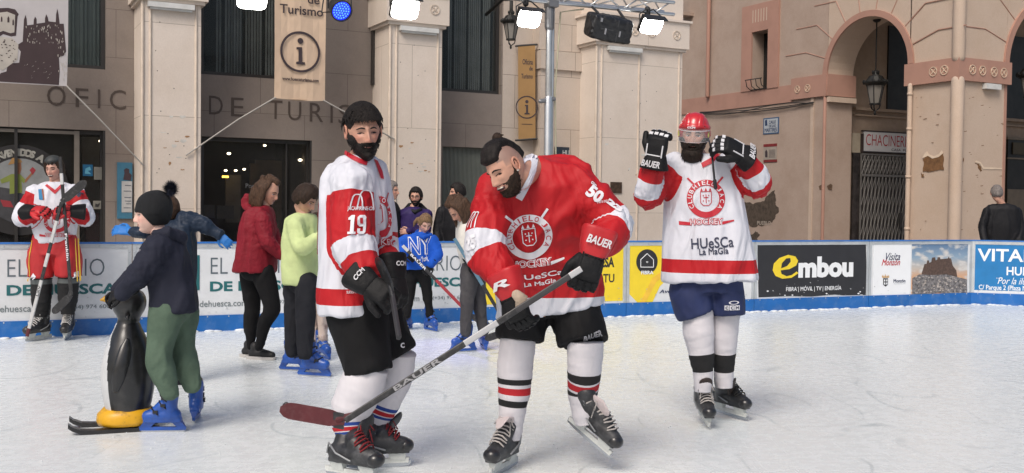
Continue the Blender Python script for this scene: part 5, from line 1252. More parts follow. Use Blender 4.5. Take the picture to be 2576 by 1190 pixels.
def sock(root, pts, rad, bands, mats, name='sock', amp=.004, seed=0, n=22, m_=14):
    p, r = curve(pts, rad, m_); mb = MB(); tot = len(p) - 1; T = []
    cum = [0]
    for a, b in zip(p, p[1:]): cum.append(cum[-1] + (b - a).length)
    # resample densely so that the stripes have clean edges
    N_ = 90; q = []; qr = []; j = 0
    for i in range(N_ + 1):
        s_ = cum[-1] * i / N_
        while j < len(cum) - 2 and cum[j + 1] < s_: j += 1
        t = (s_ - cum[j]) / max(1e-6, cum[j + 1] - cum[j]); q.append(p[j].lerp(p[j + 1], t)); qr.append(r[j] + (r[j + 1] - r[j]) * t)
    a = V((0, -1, 0)); rs = []
    for i, c in enumerate(q):
        d = (q[min(i + 1, N_)] - q[max(i - 1, 0)]).normalized(); a = (a - d * a.dot(d)).normalized(); b = d.cross(a); rg = []
        for k in range(n):
            th = 2 * math.pi * k / n; w_ = a * math.cos(th) + b * math.sin(th); P_ = c + w_ * qr[i]
            rg.append(P_ + w_ * (amp * (noise.noise(V((P_.x * 12 + seed, P_.y * 12, P_.z * 26))) + .5 * noise.noise(V((P_.x * 30, P_.y * 30 + seed, P_.z * 60))))))
        rs.append(rg)
    mb.rings(rs); fi = 0
    for i in range(N_):
        t = (i + .5) / N_; k = 0
        for (t0, t1, mi) in bands:
            if t0 <= t < t1: k = mi
        for _ in range(n): mb.m[fi] = k; fi += 1
    return mb.build(name, mats, root, smooth=True)
class DP(Pl):
    """print laid on a cloth surface"""
    keep = None
    def __init__(s, o, X, N, ob, Y=None):
        s.o = V(o); s.N = V(N).normalized(); s.X = V(X); s.X = (s.X - s.N * s.X.dot(s.N)).normalized(); s.Y = V(Y).normalized() if Y is not None else s.N.cross(s.X)
        if s.Y.z < 0: s.Y = -s.Y
        me = ob.data; s.bvh = BVHTree.FromPolygons([v.co for v in me.vertices], [tuple(p.vertices) for p in me.polygons])
    def uv(s, px, py):
        d = ray(px, py); t = (s.o - CAM).dot(s.N) / d.dot(s.N); p = CAM + d * t - s.o
        # oblique axes
        xx, xy, yy = 1.0, s.X.dot(s.Y), 1.0; a, b = p.dot(s.X), p.dot(s.Y); det = 1 - xy * xy
        return (a - xy * b) / det, (b - xy * a) / det
    def W(s, a, b, off=0.0):
        p = s.o + s.X * a + s.Y * b; h = s.bvh.ray_cast(p + s.N * .22, -s.N, .5)
        return (h[0] if h[0] else p) + s.N * (off + .001)
    def tris(s, mb, P, fs, off, mx=.02):
        """P 2-D points, fs triangles/ngons -> subdivided sheet"""
        st = []
        for f in fs:
            for i in range(1, len(f) - 1): st.append((P[f[0]], P[f[i]], P[f[i + 1]]))
        while st:
            A, B, C = st.pop(); L_ = [((B[0] - A[0]) ** 2 + (B[1] - A[1]) ** 2, 0), ((C[0] - B[0]) ** 2 + (C[1] - B[1]) ** 2, 1), ((A[0] - C[0]) ** 2 + (A[1] - C[1]) ** 2, 2)]
            l, i = max(L_)
            if l > mx * mx:
                T = [A, B, C][i:] + [A, B, C][:i]; M_ = ((T[0][0] + T[1][0]) / 2, (T[0][1] + T[1][1]) / 2); st += [(T[0], M_, T[2]), (M_, T[1], T[2])]
            else:
                T = [s.W(*A, off), s.W(*B, off), s.W(*C, off)]
                if s.keep is None or s.keep(*prj(T[0])): mb.add(T, [(0, 1, 2)])
    def poly2(s, mb, pts, off=.003, **k):
        t = tessellate_polygon([[V((p[0], p[1], 0)) for p in pts]]); s.tris(mb, pts, t, off, **k)
    def ppoly(s, mb, pts, off=.003): s.poly2(mb, [s.uv(*p) for p in pts], off)
    def band(s, mb, c, r0, r1, a0=0, a1=360, off=.003, n=36, sy=1.0):
        P = [(c[0] + r * math.cos(R(a0 + (a1 - a0) * i / n)), c[1] + sy * r * math.sin(R(a0 + (a1 - a0) * i / n))) for r in (r0, r1) for i in range(n + 1)]
        s.tris(mb, P, [(i, i + 1, i + 2 + n, i + 1 + n) for i in range(n)], off)
    def line(s, mb, p, q, w_, off=.004):
        d = V((q[0] - p[0], q[1] - p[1])).normalized(); nx, ny = -d.y * w_ / 2, d.x * w_ / 2
        s.poly2(mb, [(p[0] + nx, p[1] + ny), (q[0] + nx, q[1] + ny), (q[0] - nx, q[1] - ny), (p[0] - nx, p[1] - ny)], off)
    def txt(s, mb, st, c, w_, h_, off=.004, bold=.0, rot=0.0, shear=0.0, mx=.016):
        vs, fs = text_geo(st, bold, shear); ax = [p[0] for p in vs]; ay = [p[1] for p in vs]; x0, x1, y0, y1 = min(ax), max(ax), min(ay), max(ay)
        P = []
        for x, y in vs:
            a = ((x - x0) / (x1 - x0) - .5) * w_; b = ((y - y0) / (y1 - y0) - .5) * h_
            P.append((c[0] + a * math.cos(rot) - b * math.sin(rot), c[1] + a * math.sin(rot) + b * math.cos(rot)))
        s.tris(mb, P, fs, off, mx)
    def ptxt(s, mb, st, x0, y0, x1, y1, off=.004, bold=.0, rot=0.0, shear=0.0):
        xm, ym = (x0 + x1) / 2, (y0 + y1) / 2; a0, a1 = s.uv(x0, ym)[0], s.uv(x1, ym)[0]; b1, b0 = s.uv(xm, y0)[1], s.uv(xm, y1)[1]
        s.txt(mb, st, ((a0 + a1) / 2, (b0 + b1) / 2), a1 - a0, b1 - b0, off, bold, rot, shear)
def club_crest(D, c, r, root, mr, mt, sx=1.0):
    """ring with club name, shield, crossed sticks; c = 2-D centre, r = outer radius"""
    k = r / .12
    mb = MB(); D.band(mb, c, r * .69, r, off=.003)
    for s_, a in ((-1, 128), (1, 52)):
        p = (c[0] + r * 1.0 * math.cos(R(a)), c[1] + r * math.sin(R(a))); q = (c[0] + r * 1.5 * math.cos(R(a)), c[1] + r * 1.42 * math.sin(R(a))); D.line(mb, p, q, .012 * k, .003)
    y0 = c[1] - r * 1.28
    for s_ in (-1, 1):
        x = c[0] + s_ * r * 1.05
        D.poly2(mb, [(x - s_ * .03 * k, y0 - .012 * k - .00 * k), (x + s_ * .045 * k, y0 - .006 * k + .014 * k * (s_ > 0)), (x + s_ * .045 * k, y0 + .018 * k), (x - s_ * .03 * k, y0 + .008 * k)], .003)
    # shield
    w_, h_ = .034 * k, .045 * k
    S_ = [(-w_, h_), (w_, h_), (w_, -h_ * .55), (w_ * .5, -h_ * .95), (-w_ * .5, -h_ * .95), (-w_, -h_ * .55)]
    for a, b in zip(S_, S_[1:] + S_[:1]): D.line(mb, (c[0] + a[0], c[1] + a[1]), (c[0] + b[0], c[1] + b[1]), .0045 * k, .003)
    D.line(mb, (c[0], c[1] + h_ * .6), (c[0], c[1] - h_ * .6), .005 * k, .003); D.line(mb, (c[0] - w_ * .45, c[1] + .008 * k), (c[0] + w_ * .45, c[1] + .008 * k), .005 * k, .003)
    for dx in (-1, 0, 1): D.poly2(mb, [(c[0] + dx * w_ * .8 - .008 * k, c[1] + h_ * 1.1), (c[0] + dx * w_ * .8, c[1] + h_ * 1.55), (c[0] + dx * w_ * .8 + .008 * k, c[1] + h_ * 1.1)], .003)
    for dx, dy in ((-.5, .45), (.5, .45), (-.5, -.3), (.5, -.3)): D.band(mb, (c[0] + dx * w_, c[1] + dy * h_), .0, .004 * k, n=8)
    mb.build('crest', mr, root)
    mb = MB(); rt = r * .845
    for word, a0, a1 in (('CLUB', 208, 152), ('HIELO', 132, 62), ('JACA', 34, -32)):
        for i, ch in enumerate(word):
            a = a0 + (a1 - a0) * i / (len(word) - 1)
            D.txt(mb, ch, (c[0] + rt * math.cos(R(a)), c[1] + rt * math.sin(R(a))), .022 * k * (.3 if ch == 'I' else 1), .027 * k, .0055, .01, R(a - 90))
    mb.build('lettering', mt, root)
    mb = MB(); D.txt(mb, 'HOCKEY', (c[0] + .0 * k, y0 + .01 * k), r * 1.75, .042 * k, .0045, .075); mb.build('lettering', mr, root)
    mb = MB(); D.txt(mb, 'HOCKEY', (c[0] + .0 * k, y0 + .01 * k), r * 1.68, .034 * k, .006, -.005); mb.build('lettering', mt, root)
# ------------------------------------------------------------------ hockey gloves and skates
def hockey_glove(parent, w, d, bk, side, mmain, macc, s=1.0, curl=38, cuffm=None, word=None, name='glove', thumb_close=0.0, mw=None, cl=1.0, fr=True):
    d = V(d).normalized(); bk = V(bk); bk = (bk - d * bk.dot(d)).normalized(); t = d.cross(bk) * side
    mb = MB()
    mb.loft([(w + d * x * s, t, bk, a * s, b * s) for x, a, b in ((-.14 * cl, .078, .062), (-.13 * cl, .082, .066), (-.05, .07, .055), (-.01, .058, .046), (.0, .055, .042))], 20, 3)
    cu = fuse(mb, name, mmain if cuffm is None else cuffm, parent, .008, 1)
    mb = MB()
    mb.loft([(w + (d * x + bk * .006) * s, t, bk, a * s, b * s) for x, a, b in ((-.02, .05, .03), (0, .058, .036), (.045, .062, .036), (.09, .06, .03), (.1, .055, .022))], 20, 3)
    tips = []
    for i, (o, L_) in enumerate(((-.046, .085), (-.0155, .105), (.0155, .112), (.046, .1))):
        p = w + (d * .088 + t * o + bk * .008) * s; ang = 0
        for k in range(3):
            ang += R(curl * (.7 if k == 0 else 1)); q = (d + t * o * 1.5).normalized() * math.cos(ang) - bk * math.sin(ang); L2 = L_ * (.42, .33, .25)[k] * s
            mb.tube([p + q * .008 * s, p + q * (L2 - .006 * s)], [.0175 * s, .0165 * s], 10, ref=bk); n_ = q.cross(t * side).normalized(); n_ = n_ if n_.dot(bk) > 0 or k else -n_
            nn = (bk * math.cos(ang) + d * math.sin(ang)).normalized(); tips.append((p + q * L2 * .5 + nn * .0145 * s, q, nn, k, i)); p = p + q * L2
    p = w + (d * .01 + t * .05) * s; q1 = p + (d * .045 + t * .032 - bk * (.01 + .02 * thumb_close)) * s; q2 = q1 + (d * .05 + t * (.012 - .03 * thumb_close) - bk * (.018 + .03 * thumb_close)) * s
    mb.tube([p, q1], [.024 * s, .021 * s], 12); mb.tube([q1, q2], [.021 * s, .017 * s], 12)
    pa = fuse(mb, 'hand_pad', mmain, cu, .006, 1)
    mb = MB()
    for c, q, nn, k, i in tips:
        if k < (2 if fr else 0): mb.box(c + nn * .001, .022 * s, .018 * s if k == 0 else .014 * s, .006 * s, (t, q, nn))
    if fr: mb.box(w + (d * -.005 + bk * .0425) * s, .085 * s, .006 * s, .004 * s, (t, d, bk))
    for x in (): mb.box(w + (d * x + bk * .0425) * s, .085 * s, .007 * s, .004 * s, (t, d, bk))
    for o in ((-1, 1) if fr else ()): mb.box(w + (d * .02 + t * o * .047 + bk * .036) * s, .007 * s, .07 * s, .004 * s, (t, d, bk))
    mb.build('stripe', macc, cu)
    if word:
        vs, fs = text_geo(word, .03, .2); mxx = max(p[0] for p in vs); mb = MB(); W_ = (.115 if fr else .075) * s; X_ = t if V(t).x > 0 else -t
        Y_ = bk.cross(X_); Y_ = Y_ if (Y_.z > 0) else -Y_
        mb.add([w - d * (.085 * cl if cl < 1 else .075) * s + X_ * ((p[0] / mxx - .5) * W_) + Y_ * ((p[1] - .35) * (.05 if fr else .034) * s) + bk * (.069 * s - abs(p[0] / mxx - .5) ** 2 * .03) for p in vs], fs)
        mb.build('lettering', mw or macc, cu)
    return cu
Msteel = mat('blade_steel', (.5, .52, .55), .25, metal=.9, var=.1); Mholder = mat('blade_holder', (.55, .57, .55), .35, var=.08, dirt=(.25, .26, .26), dscale=20, damt=.4)
Mbootb = mat('boot_black', (.02, .02, .022), .4, var=.25, vscale=12, dirt=(.09, .09, .09), dscale=20, damt=.4)
def skate(parent, c, toe, up=UP, boot=None, cap=None, lace=None, accent=None, s=1.0, tongue=None, name='skate', ank=None, word=None, open_tongue=False):
    c = V(c); x = V(toe).normalized(); u = V(up); u = (u - x * u.dot(x)).normalized(); y = u.cross(x)
    P = lambda a, b, z: c + (x * a + y * b + u * z) * s
    u2 = (V(ank) - P(-.062, 0, .11)).normalized() if ank is not None else u
    Q = lambda a, b, z: P(a, b, .14) + u2 * ((z - .14) * s)
    mb = MB()
    mb.tube([P(.125, 0, .112), P(.07, 0, .12), P(-.0, 0, .122), P(-.085, 0, .118)], [.040 * s, .046 * s, .046 * s, .043 * s], 16)
    mb.tube([P(-.065, 0, .11), Q(-.062, 0, .19), Q(-.058, 0, .262)], [.045 * s, .050 * s, .052 * s], 16)
    mb.tube([P(.085, 0, .125), P(.02, 0, .165), Q(-.03, 0, .225)], [.034 * s, .042 * s, .044 * s], 14)
    mb.box(P(.02, 0, .083), .27 * s, .062 * s, .02 * s, (x, y, u))
    b = fuse(mb, name, boot or Mbootb, parent, .007, 2)
    mb = MB(); mb.ell(P(.135, 0, .108), .044 * s, .044 * s, .036 * s, (x, y, u), 18, 10); mb.build('toe_cap', cap or Mbootb, b, smooth=True)
    mb = MB()   # holder: two towers and a bridge
    for a0, a1 in ((.05, .135), (-.115, -.04)):
        mb.rings([[P(a0, -.022, .076), P(a1, -.022, .076), P(a1, .022, .076), P(a0, .022, .076)], [P(a0 + .01, -.009, .035), P(a1 - .0, -.009, .035), P(a1 - .0, .009, .035), P(a0 + .01, .009, .035)]])
    mb.rings([[P(-.15, -.007, .045), P(.155, -.007, .048), P(.155, .007, .048), P(-.15, .007, .045)], [P(-.145, -.007, .022), P(.15, -.007, .022), P(.15, .007, .022), P(-.145, .007, .022)]])
    mb.build('blade_holder', Mholder, b)
    mb = MB(); k = 12; A = [(-.150 + .31 * i / k) for i in range(k + 1)]
    pts = [(a, .004 * abs((a - .005) / .15) ** 3 * 2.2) for a in A] + [(.165, .03), (-.155, .03)]
    mb.prism([(a * s, z * s) for a, z in pts], c - y * .002, x, u, -y, .004) if 0 else mb.prism([(a * s, z * s) for a, z in pts], c + y * .0018, x, u, y, -.0036 * s if 0 else .0036 * s); mb.build('blade', Msteel, b)
    mb = MB(); mb.tube([Q(-.104, 0, .2), Q(-.112, 0, .26), Q(-.125, 0, .31)], [.02 * s, .026 * s, .018 * s], 10, flat=.6, ref=x); mb.build('tendon_guard', accent or Mbootb, b, smooth=True)
    mb = MB()
    if open_tongue: mb.tube([Q(-.01, 0, .235), Q(.012, 0, .262), Q(.05, 0, .268), Q(.072, 0, .248)], [.036 * s, .042 * s, .042 * s, .03 * s], 14, flat=.22, ref=x * .4 + u)
    else: mb.tube([Q(.015, 0, .2), Q(.010, 0, .25), Q(.014, 0, .292)], [.04 * s, .045 * s, .042 * s], 14, flat=.28, ref=x)
    mb.build('tongue', tongue or Mbootb, b, smooth=True)
    mb = MB()
    for sg in (-1, 1):
        mb.tube([P(-.118, sg * .030, .115), P(-.098, sg * .044, .165), P(-.05, sg * .053, .125), P(.03, sg * .050, .098)], .0045 * s, 6)
        mb.tube([Q(-.075, sg * .052, .225), Q(-.045, sg * .053, .232), Q(-.05, sg * .052, .20), Q(-.075, sg * .052, .225)], .003 * s, 6)
    mb.build('side_stripe', mat('boot_silver', (.28, .29, .30), .4, metal=.3, var=.2), b, smooth=True)
    mb = MB()   # laces zigzag over the instep
    K = 7; ridge = [P(.098 - .118 * i / K, 0, .158 + .088 * (i / K) ** 1.05).lerp(Q(.098 - .118 * i / K, 0, .158 + .088 * (i / K) ** 1.05), (i / K) ** 2) for i in range(K + 1)]
    nrm = (x * .6 + u * .8).normalized()
    for i in range(K + 1):
        A = ridge[i]; sk = x * (.006 * s * (1 if i % 2 else -1))
        mb.tube([A + y * .040 * s - nrm * .016 * s - sk, A + y * .022 * s + nrm * .010 * s, A + nrm * .016 * s + sk * .5, A - y * .022 * s + nrm * .010 * s, A - y * .040 * s - nrm * .016 * s + sk], .0042 * s, 6)
    for sg in (-1, 1):
        T_ = ridge[-1] + nrm * .012 * s; mb.tube([T_, T_ + (y * sg * .03 + x * .03 + u * .015) * s, T_ + (y * sg * .05 + x * .05 - u * .02) * s, T_ + (y * sg * .03 + x * .035 - u * .012) * s, T_ + (y * sg * .035 + x * .05 - u * .07) * s], .003 * s, 6)
    mb.build('laces', lace or mat('lace_pale', (.45, .42, .4), .8), b, smooth=True)
    if word:
        vs, fs = text_geo(word, .03, .1); mxx = max(p[0] for p in vs); mb = MB(); W_ = .06 * s; X_ = y if y.x > 0 else -y
        mb.add([P(.040, 0, .262) + X_ * ((p[0] / mxx - .5) * W_) + u * (p[1] * .017 * s) + x * (.006 - .02 * (p[0] / mxx - .5) ** 2) for p in vs], fs); mb.build('lettering', lace, b)
    return b
Mrent = mat('rental_blue', (.012, .075, .36), .4, var=.2, vscale=8, dirt=(.03, .06, .15), dscale=18, damt=.5, coat=.2); Mrent2 = mat('rental_blue_dark', (.008, .05, .24), .45, var=.2); Mbuck = mat('buckle_black', (.015, .015, .018), .4)
def rental_skate(parent, c, toe, up=UP, s=1.0, buck=None):
    c = V(c); x = V(toe).normalized(); u = V(up); u = (u - x * u.dot(x)).normalized(); y = u.cross(x); P = lambda a, b, z: c + (x * a + y * b + u * z) * s
    mb = MB()
    mb.tube([P(.11, 0, .118), P(.05, 0, .125), P(-.08, 0, .122)], [.044 * s, .052 * s, .05 * s], 16)
    mb.tube([P(-.05, 0, .12), P(-.045, 0, .2), P(-.05, 0, .285)], [.054 * s, .056 * s, .062 * s], 16)
    mb.tube([P(.07, 0, .13), P(.0, 0, .19)], [.042 * s, .05 * s], 14); mb.box(P(.005, 0, .085), .27 * s, .075 * s, .03 * s, (x, y, u))
    b = fuse(mb, 'skate', Mrent, parent, .008, 2)
    mb = MB(); w_ = .011
    out = [(-.165, .012), (.165, .012), (.175, .045), (.125, .078), (-.135, .078), (-.165, .045)]
    # plastic holder with its open slot
    for a, bq in (((-.16, .012), (.17, .036)), ): mb.rings([[P(-.165, -w_, .036), P(.172, -w_, .04), P(.172, w_, .04), P(-.165, w_, .036)], [P(-.16, -w_, .012), P(.165, -w_, .012), P(.165, w_, .012), P(-.16, w_, .012)]])
    for a0, a1, b0, b1 in ((.045, .135, .09, .168), (-.13, -.055, -.16, -.1)):
        mb.rings([[P(a0, -.03, .08), P(a1, -.03, .08), P(a1, .03, .08), P(a0, .03, .08)], [P(b0, -w_, .034), P(b1, -w_, .034), P(b1, w_, .034), P(b0, w_, .034)]])
    mb.build('blade_holder', Mrent, b)
    mb = MB(); mb.rings([[P(-.16, -.002, .013), P(.165, -.002, .013), P(.165, .002, .013), P(-.16, .002, .013)], [P(-.15, -.002, 0), P(.15, -.002, 0), P(.15, .002, 0), P(-.15, .002, 0)]]); mb.build('blade', Msteel, b)
    mb = MB()
    for a, z, r in ((.052, .168, .0), (-.002, .215, 0), (-.008, .265, 0)):
        mb.tube([P(a - .02, -.056, z - .03), P(a + .02, -.03, z + .004), P(a + .028, 0, z + .012), P(a + .02, .03, z + .004), P(a - .02, .056, z - .03)], .010 * s, 6, flat=.5, ref=u)
        for sg in (-1, 1): mb.box(P(a - .004, sg * .054, z - .012), .035 * s, .012 * s, .02 * s, (x, y, u))
    mb.build('buckle', buck or Mbuck, b)
    mb = MB(); mb.tube([P(-.05, 0, .27), P(-.05, 0, .305)], [.052 * s, .055 * s], 16); mb.build('liner', Mbuck, b, smooth=True)
    return b
def stick(name_label, butt, heel, bladev, faceN, msh, mbl, segs=(), w_=.030, t_=.02, bl=.29, bh=.072, word=None, curve_=.03, group='hockey sticks'):
    """hockey stick: shaft from butt to heel, then a curved blade"""
    butt, heel = V(butt), V(heel); d = (heel - butt).normalized(); L_ = (heel - butt).length; n = V(faceN); n = (n - d * n.dot(d)).normalized(); wv = d.cross(n)
    root = thing('hockey_stick', butt.lerp(heel, .9), name_label, 'hockey stick', group)
    rest = [(0, 1, msh)] if not segs else segs
    for (t0, t1, m) in rest:
        mb = MB(); k = 1.0; mb.loft([(butt + d * (L_ * t), wv, n, w_ / 2, t_ / 2) for t in (t0 + .0001, t1 - .0001)], 16, 5); mb.build('shaft', m, root)
    b = V(bladev).normalized(); e2 = n.cross(b).normalized(); mid = heel; rs = []
    upb = e2 if e2.dot(-d) > 0 else -e2
    for i in range(15):
        t = i / 14; p = heel + b * (bl * t) + n * (curve_ * t * t) ; h_ = bh * (.55 + .45 * sm(t, 0, .25)) * (1 if t < .8 else math.sqrt(max(.02, 1 - ((t - .8) / .2) ** 2 * .9)))
        low = p - upb * (bh * .28) ; th = .006 if t < .95 else .004
        base = heel + b * (bl * t) + n * (curve_ * t * t)
        rs.append([base - upb * (h_ * .5) + n * th, base + upb * (h_ * .5) + n * th, base + upb * (h_ * .5) - n * th, base - upb * (h_ * .5) - n * th])
    mb = MB(); mb.rings(rs); mb.tube([heel - d * .14, heel - d * .05, heel + b * .03], [.014, .015, .02], 10, flat=.6, ref=n, round_=True); mb.build('blade', mbl, root, smooth=False)
    if word:
        t0, t1, st, m = word; vs, fs = text_geo(st, .02, 0); mx_ = max(p[0] for p in vs); mb = MB(); side = n if n.dot(CAM - heel) > 0 else -n
        D_ = -d if (-d).dot(V((1, 0, 0))) > 0 else d; Y_ = side.cross(D_); Wd = abs(t1 - t0) * L_; c0 = butt + d * (L_ * (t0 + t1) / 2)
        mb.add([c0 + D_ * ((p[0] / mx_ - .5) * Wd) + Y_ * ((p[1] - .36) * w_ * 1.05) + side * (t_ / 2 + .0015) for p in vs], fs); mb.build('lettering', m, root)
    return root
# ------------------------------------------------------------------ the people
def JJ(Y): return lambda x, y, dy=0.0: at(x, y, Y + dy)
def frame(yaw, tilt=0.0, lean=0.0):
    f = V((math.sin(R(yaw)), -math.cos(R(yaw)), 0)); x = UP.cross(f); x = (x + UP * tilt).normalized(); return x, f
def secs_(J, rows, X, f):
    return [(J(r[0], r[1], r[4] if len(r) > 4 else 0), X, f, r[2], r[3]) for r in rows]
RED = (.43, .010, .015); WHT = (.63, .64, .70); 
Mjw = jersey_mat('jersey_white', [(0, WHT), (.055, RED), (.14, WHT)], [(.10, RED), (.56, WHT), (.74, RED)], WHT)
Mjr = jersey_mat('jersey_red', [(0, WHT), (.085, RED)], [(.05, RED), (.46, WHT), (.62, RED)], RED)
Mja = jersey_mat('jersey_white_red_yoke', [(0, WHT), (.60, WHT)], [(.02, RED), (.24, WHT), (.66, RED)], WHT)
Mpr_r = mat('jersey_print_red', (.46, .015, .03), .6, var=.05); Mpr_w = mat('jersey_print_white', (.70, .70, .74), .6, var=.03); Mpr_n = mat('jersey_print_navy', (.03, .035, .07), .6)
Mshort = mat('shorts_black', (.008, .008, .009), .75, spec=.2, var=.3, wrinkle=.5, wscale=4); Mnavyc = mat('shorts_navy', (.012, .022, .085), .7, var=.2, wrinkle=.5, wscale=4)
Msockw = mat('sock_white', (.60, .58, .61), .85, var=.08, bump=.35, bscale=150, stretch=(1, 1, .15)); Msockb = mat('sock_black', (.01, .01, .011), .9); Msockr = mat('sock_red', (.42, .012, .02), .85); Msocku = mat('sock_blue', (.015, .05, .25), .85)
Mgb = mat('glove_black', (.008, .008, .009), .62, spec=.25, var=.3, wrinkle=.3, wscale=25); Mgw = mat('glove_white', (.6, .6, .62), .5); Mgr = mat('glove_red', (.45, .015, .02), .5, var=.15)
Mlr = mat('lace_red', (.17, .008, .012), .8); Mlw = mat('lace_white', (.42, .39, .37), .8, var=.15); Mlk = mat('lace_black', (.02, .02, .02), .8)
Mcap = mat('toe_cap_black', (.016, .016, .018), .3, var=.2, coat=.3); Mboots = mat('boot_grey', (.026, .027, .030), .45, var=.5, vscale=14, dirt=(.12, .12, .125), dscale=22, damt=.6)
def core_limbs(core, arms, legs, ra=.040, rl=.050):
    for a in arms: limb(core, a, [ra * 1.1, ra, ra * .75], 10)
    for l in legs: limb(core, l, [rl * 1.2] + [rl] * (len(l) - 2) + [rl * .5], 10)
def neck(core, H, base, r=.055):
    core.tube([V(base) - UP * .06, V(base) + UP * .01, H.W(0, -.030, -.075), H.W(0, -.022, -.03)], [r * 1.45, r * 1.15, r, r * .95], 16)
# ---------- the man in the red helmet
Mh_bd = hairm('beard_dark', (.018, .012, .009))
def helmet_man():
    J = JJ(6.92); X, f = frame(-6, .04)
    root = thing('person', gnd(1790, 1068), 'bearded hockey player in white jersey and red helmet, both gloves raised beside his face', 'person')
    H = Head(J(1746, 342, -.05), -14, 4, -3, 1.04); core = MB(); neck(core, H, J(1758, 402))
    arms = [[J(1700, 420), J(1626, 494, -.10), J(1650, 398, -.24)], [J(1832, 417), J(1913, 466, -.10), J(1868, 392, -.22)]]
    core.loft(secs_(J, [(1760, 400, .08, .07), (1764, 430, .17, .10), (1772, 560, .17, .12), (1778, 690, .17, .13), (1778, 735, .13, .10)], X, f)); core_limbs(core, arms, [[J(1745, 720), J(1757, 815), J(1764, 885), J(1769, 960)], [J(1818, 720), J(1824, 815, .05), J(1821, 890, .08), J(1821, 950, .1)]])
    def skinc(p): return SKIN
    geo = head_parts(H, root, brow=Mbrow, mouth='shut', ears=False); body_mesh(root, core, geo)
    j = garment(root, 'jersey', Mjw, secs_(J, [(1760, 389, .075, .07), (1761, 397, .15, .10), (1763, 411, .205, .125), (1768, 470, .245, .15), (1775, 560, .27, .17), (1781, 640, .295, .19), (1784, 690, .308, .20), (1785, 706, .312, .20)], X, f), arms, [[.095, .092, .07], [.1, .094, .07]], .0105, .013, 3, hem=UP, sc=(7, 7, 1.8))
    D = DP(J(1778, 560, -.16), X, f, j)
    club_crest(D, D.uv(1776, 500), .123, j, Mpr_r, Mpr_w)
    mb = MB(); D.ptxt(mb, 'HUeSCa', 1738, 597, 1845, 624, .004, .015, .03); D.ptxt(mb, 'La MaGIa', 1758, 623, 1832, 640, .004, .02, .03); mb.build('lettering', Mpr_n, j)
    ribbon(j, [j], [(1800, 384), (1786, 398), (1764, 410)], [(1812, 388), (1792, 410), (1768, 422)], Mpr_r)
    # hair, beard
    beard(H, root, Mh_bd, .020, .006, 4, top=-.012, chin=.022, sc=70, mo=(.019, .006)); 
    mb = MB(); rr = random.Random(4)
    for i in range(150):
        a = rr.uniform(-.06, .06); z = rr.uniform(-.125, -.07); p = H.W(a, .075 - abs(a) * .5 + rr.uniform(-.02, .02), z); mb.tube([p, p + H.u * -rr.uniform(.02, .045) * H.k + V((rr.uniform(-.012, .012), 0, 0))], [.008, .0015], 5)
    mb.ell(H.W(0, .058, -.118), .070, .046, .056, (H.x, H.f, H.u)); mb.build('beard', Mh_bd, root, smooth=True)
    # helmet
    Mh = mat('helmet_red', (.50, .018, .025), .28, var=.08, coat=.5)
    def fn(p):
        a = math.atan2(abs(p.x), p.y); line = .036 if a < .9 else (.036 - .05 * sm(a, .9, 1.4)) if a < 1.9 else -.014 - .02 * sm(a, 1.9, 2.6)
        return -.004 + .030 * sm(p.z - line, -.002, .004) + .004 * sm(p.z, .06, .1) + (.004 if abs(abs(p.x) - .03) < .008 and p.z > .05 else 0) + .004 * sm(-abs(p.z - .05), -.012, -.006) * (p.y > 0)
    he = H.shell(fn, 0).build('helmet', Mh, root, smooth=True)
    mb = MB()
    for x_, z_, y_, w_ in ((-.055, .062, .072, .02), (.055, .062, .072, .02), (-.03, .085, .078, .02), (.03, .085, .078, .02), (-.082, .05, .02, .008), (.082, .05, .02, .008)): mb.ell(H.W(x_, y_, z_), w_ * .9, .006, .0045, (H.x, H.f, H.u), 10, 6)
    mb.build('vent', Mbk, he)
    mb = MB()
    for s_ in (-1, 1):
        mb.ell(H.W(s_ * .088, -.004, -.005), .009, .026, .034, (H.x, H.f, H.u), 12, 8)
    mb.build('ear_guard', mat('ear_guard_clear', (.35, .36, .38), .2, alpha=.6), he, smooth=True)
    mb = MB(); vs, fs = text_geo('CCM', .05, .1); mxx = max(p[0] for p in vs)
    for dx, yw in ((-.012, .0), ): mb.add([H.W(((p[0] / mxx - .5) * .05) + dx, .1175 - abs((p[0] / mxx - .5)) * .006, .046 + p[1] * .016) for p in vs], fs)
    mb.build('lettering', Mpr_w, he)
    # visor
    rs = []; N_ = 20
    for i in range(N_ + 1):
        a = R(-78 + 156 * i / N_); o = lambda r, z: H.W(r * .092 / .11 * math.sin(a), r * math.cos(a) + .012, z - .012 * math.cos(a) ** 2); rs.append([o(.116, .05), o(.118, .05), o(.121, -.016 - .012 * math.cos(a)), o(.119, -.016 - .012 * math.cos(a))])
    mb = MB(); mb.rings(rs); mb.build('visor', mat('visor_clear', (.8, .85, .88), .04, var=0, alpha=.10, spec=.8), he, smooth=False)
    mb = MB(); mb.tube([H.W(-.119 * .84 * math.sin(R(78 - 156 * i / 16)), .121 * math.cos(R(78 - 156 * i / 16)) + .012, -.022 - .02 * math.cos(R(78 - 156 * i / 16))) for i in range(17)], .0016, 5); mb.tube([H.W(-.117 * .84 * math.sin(R(78 - 156 * i / 16)), .118 * math.cos(R(78 - 156 * i / 16)) + .012, .038 - .012 * math.cos(R(78 - 156 * i / 16)) ** 2) for i in range(17)], .003, 5)
    mb.build('visor_rim', mat('visor_rim', (.5, .45, .46), .2), he, smooth=True)
    mb = MB()
    for s_ in (-1, 1): mb.box(H.W(s_ * .092, .035, .012), .008, .03, .035, (H.x, H.f, H.u))
    mb.build('visor_mount', mat('sticker_yellow', (.4, .4, .05), .4, var=.6, vscale=60), he)
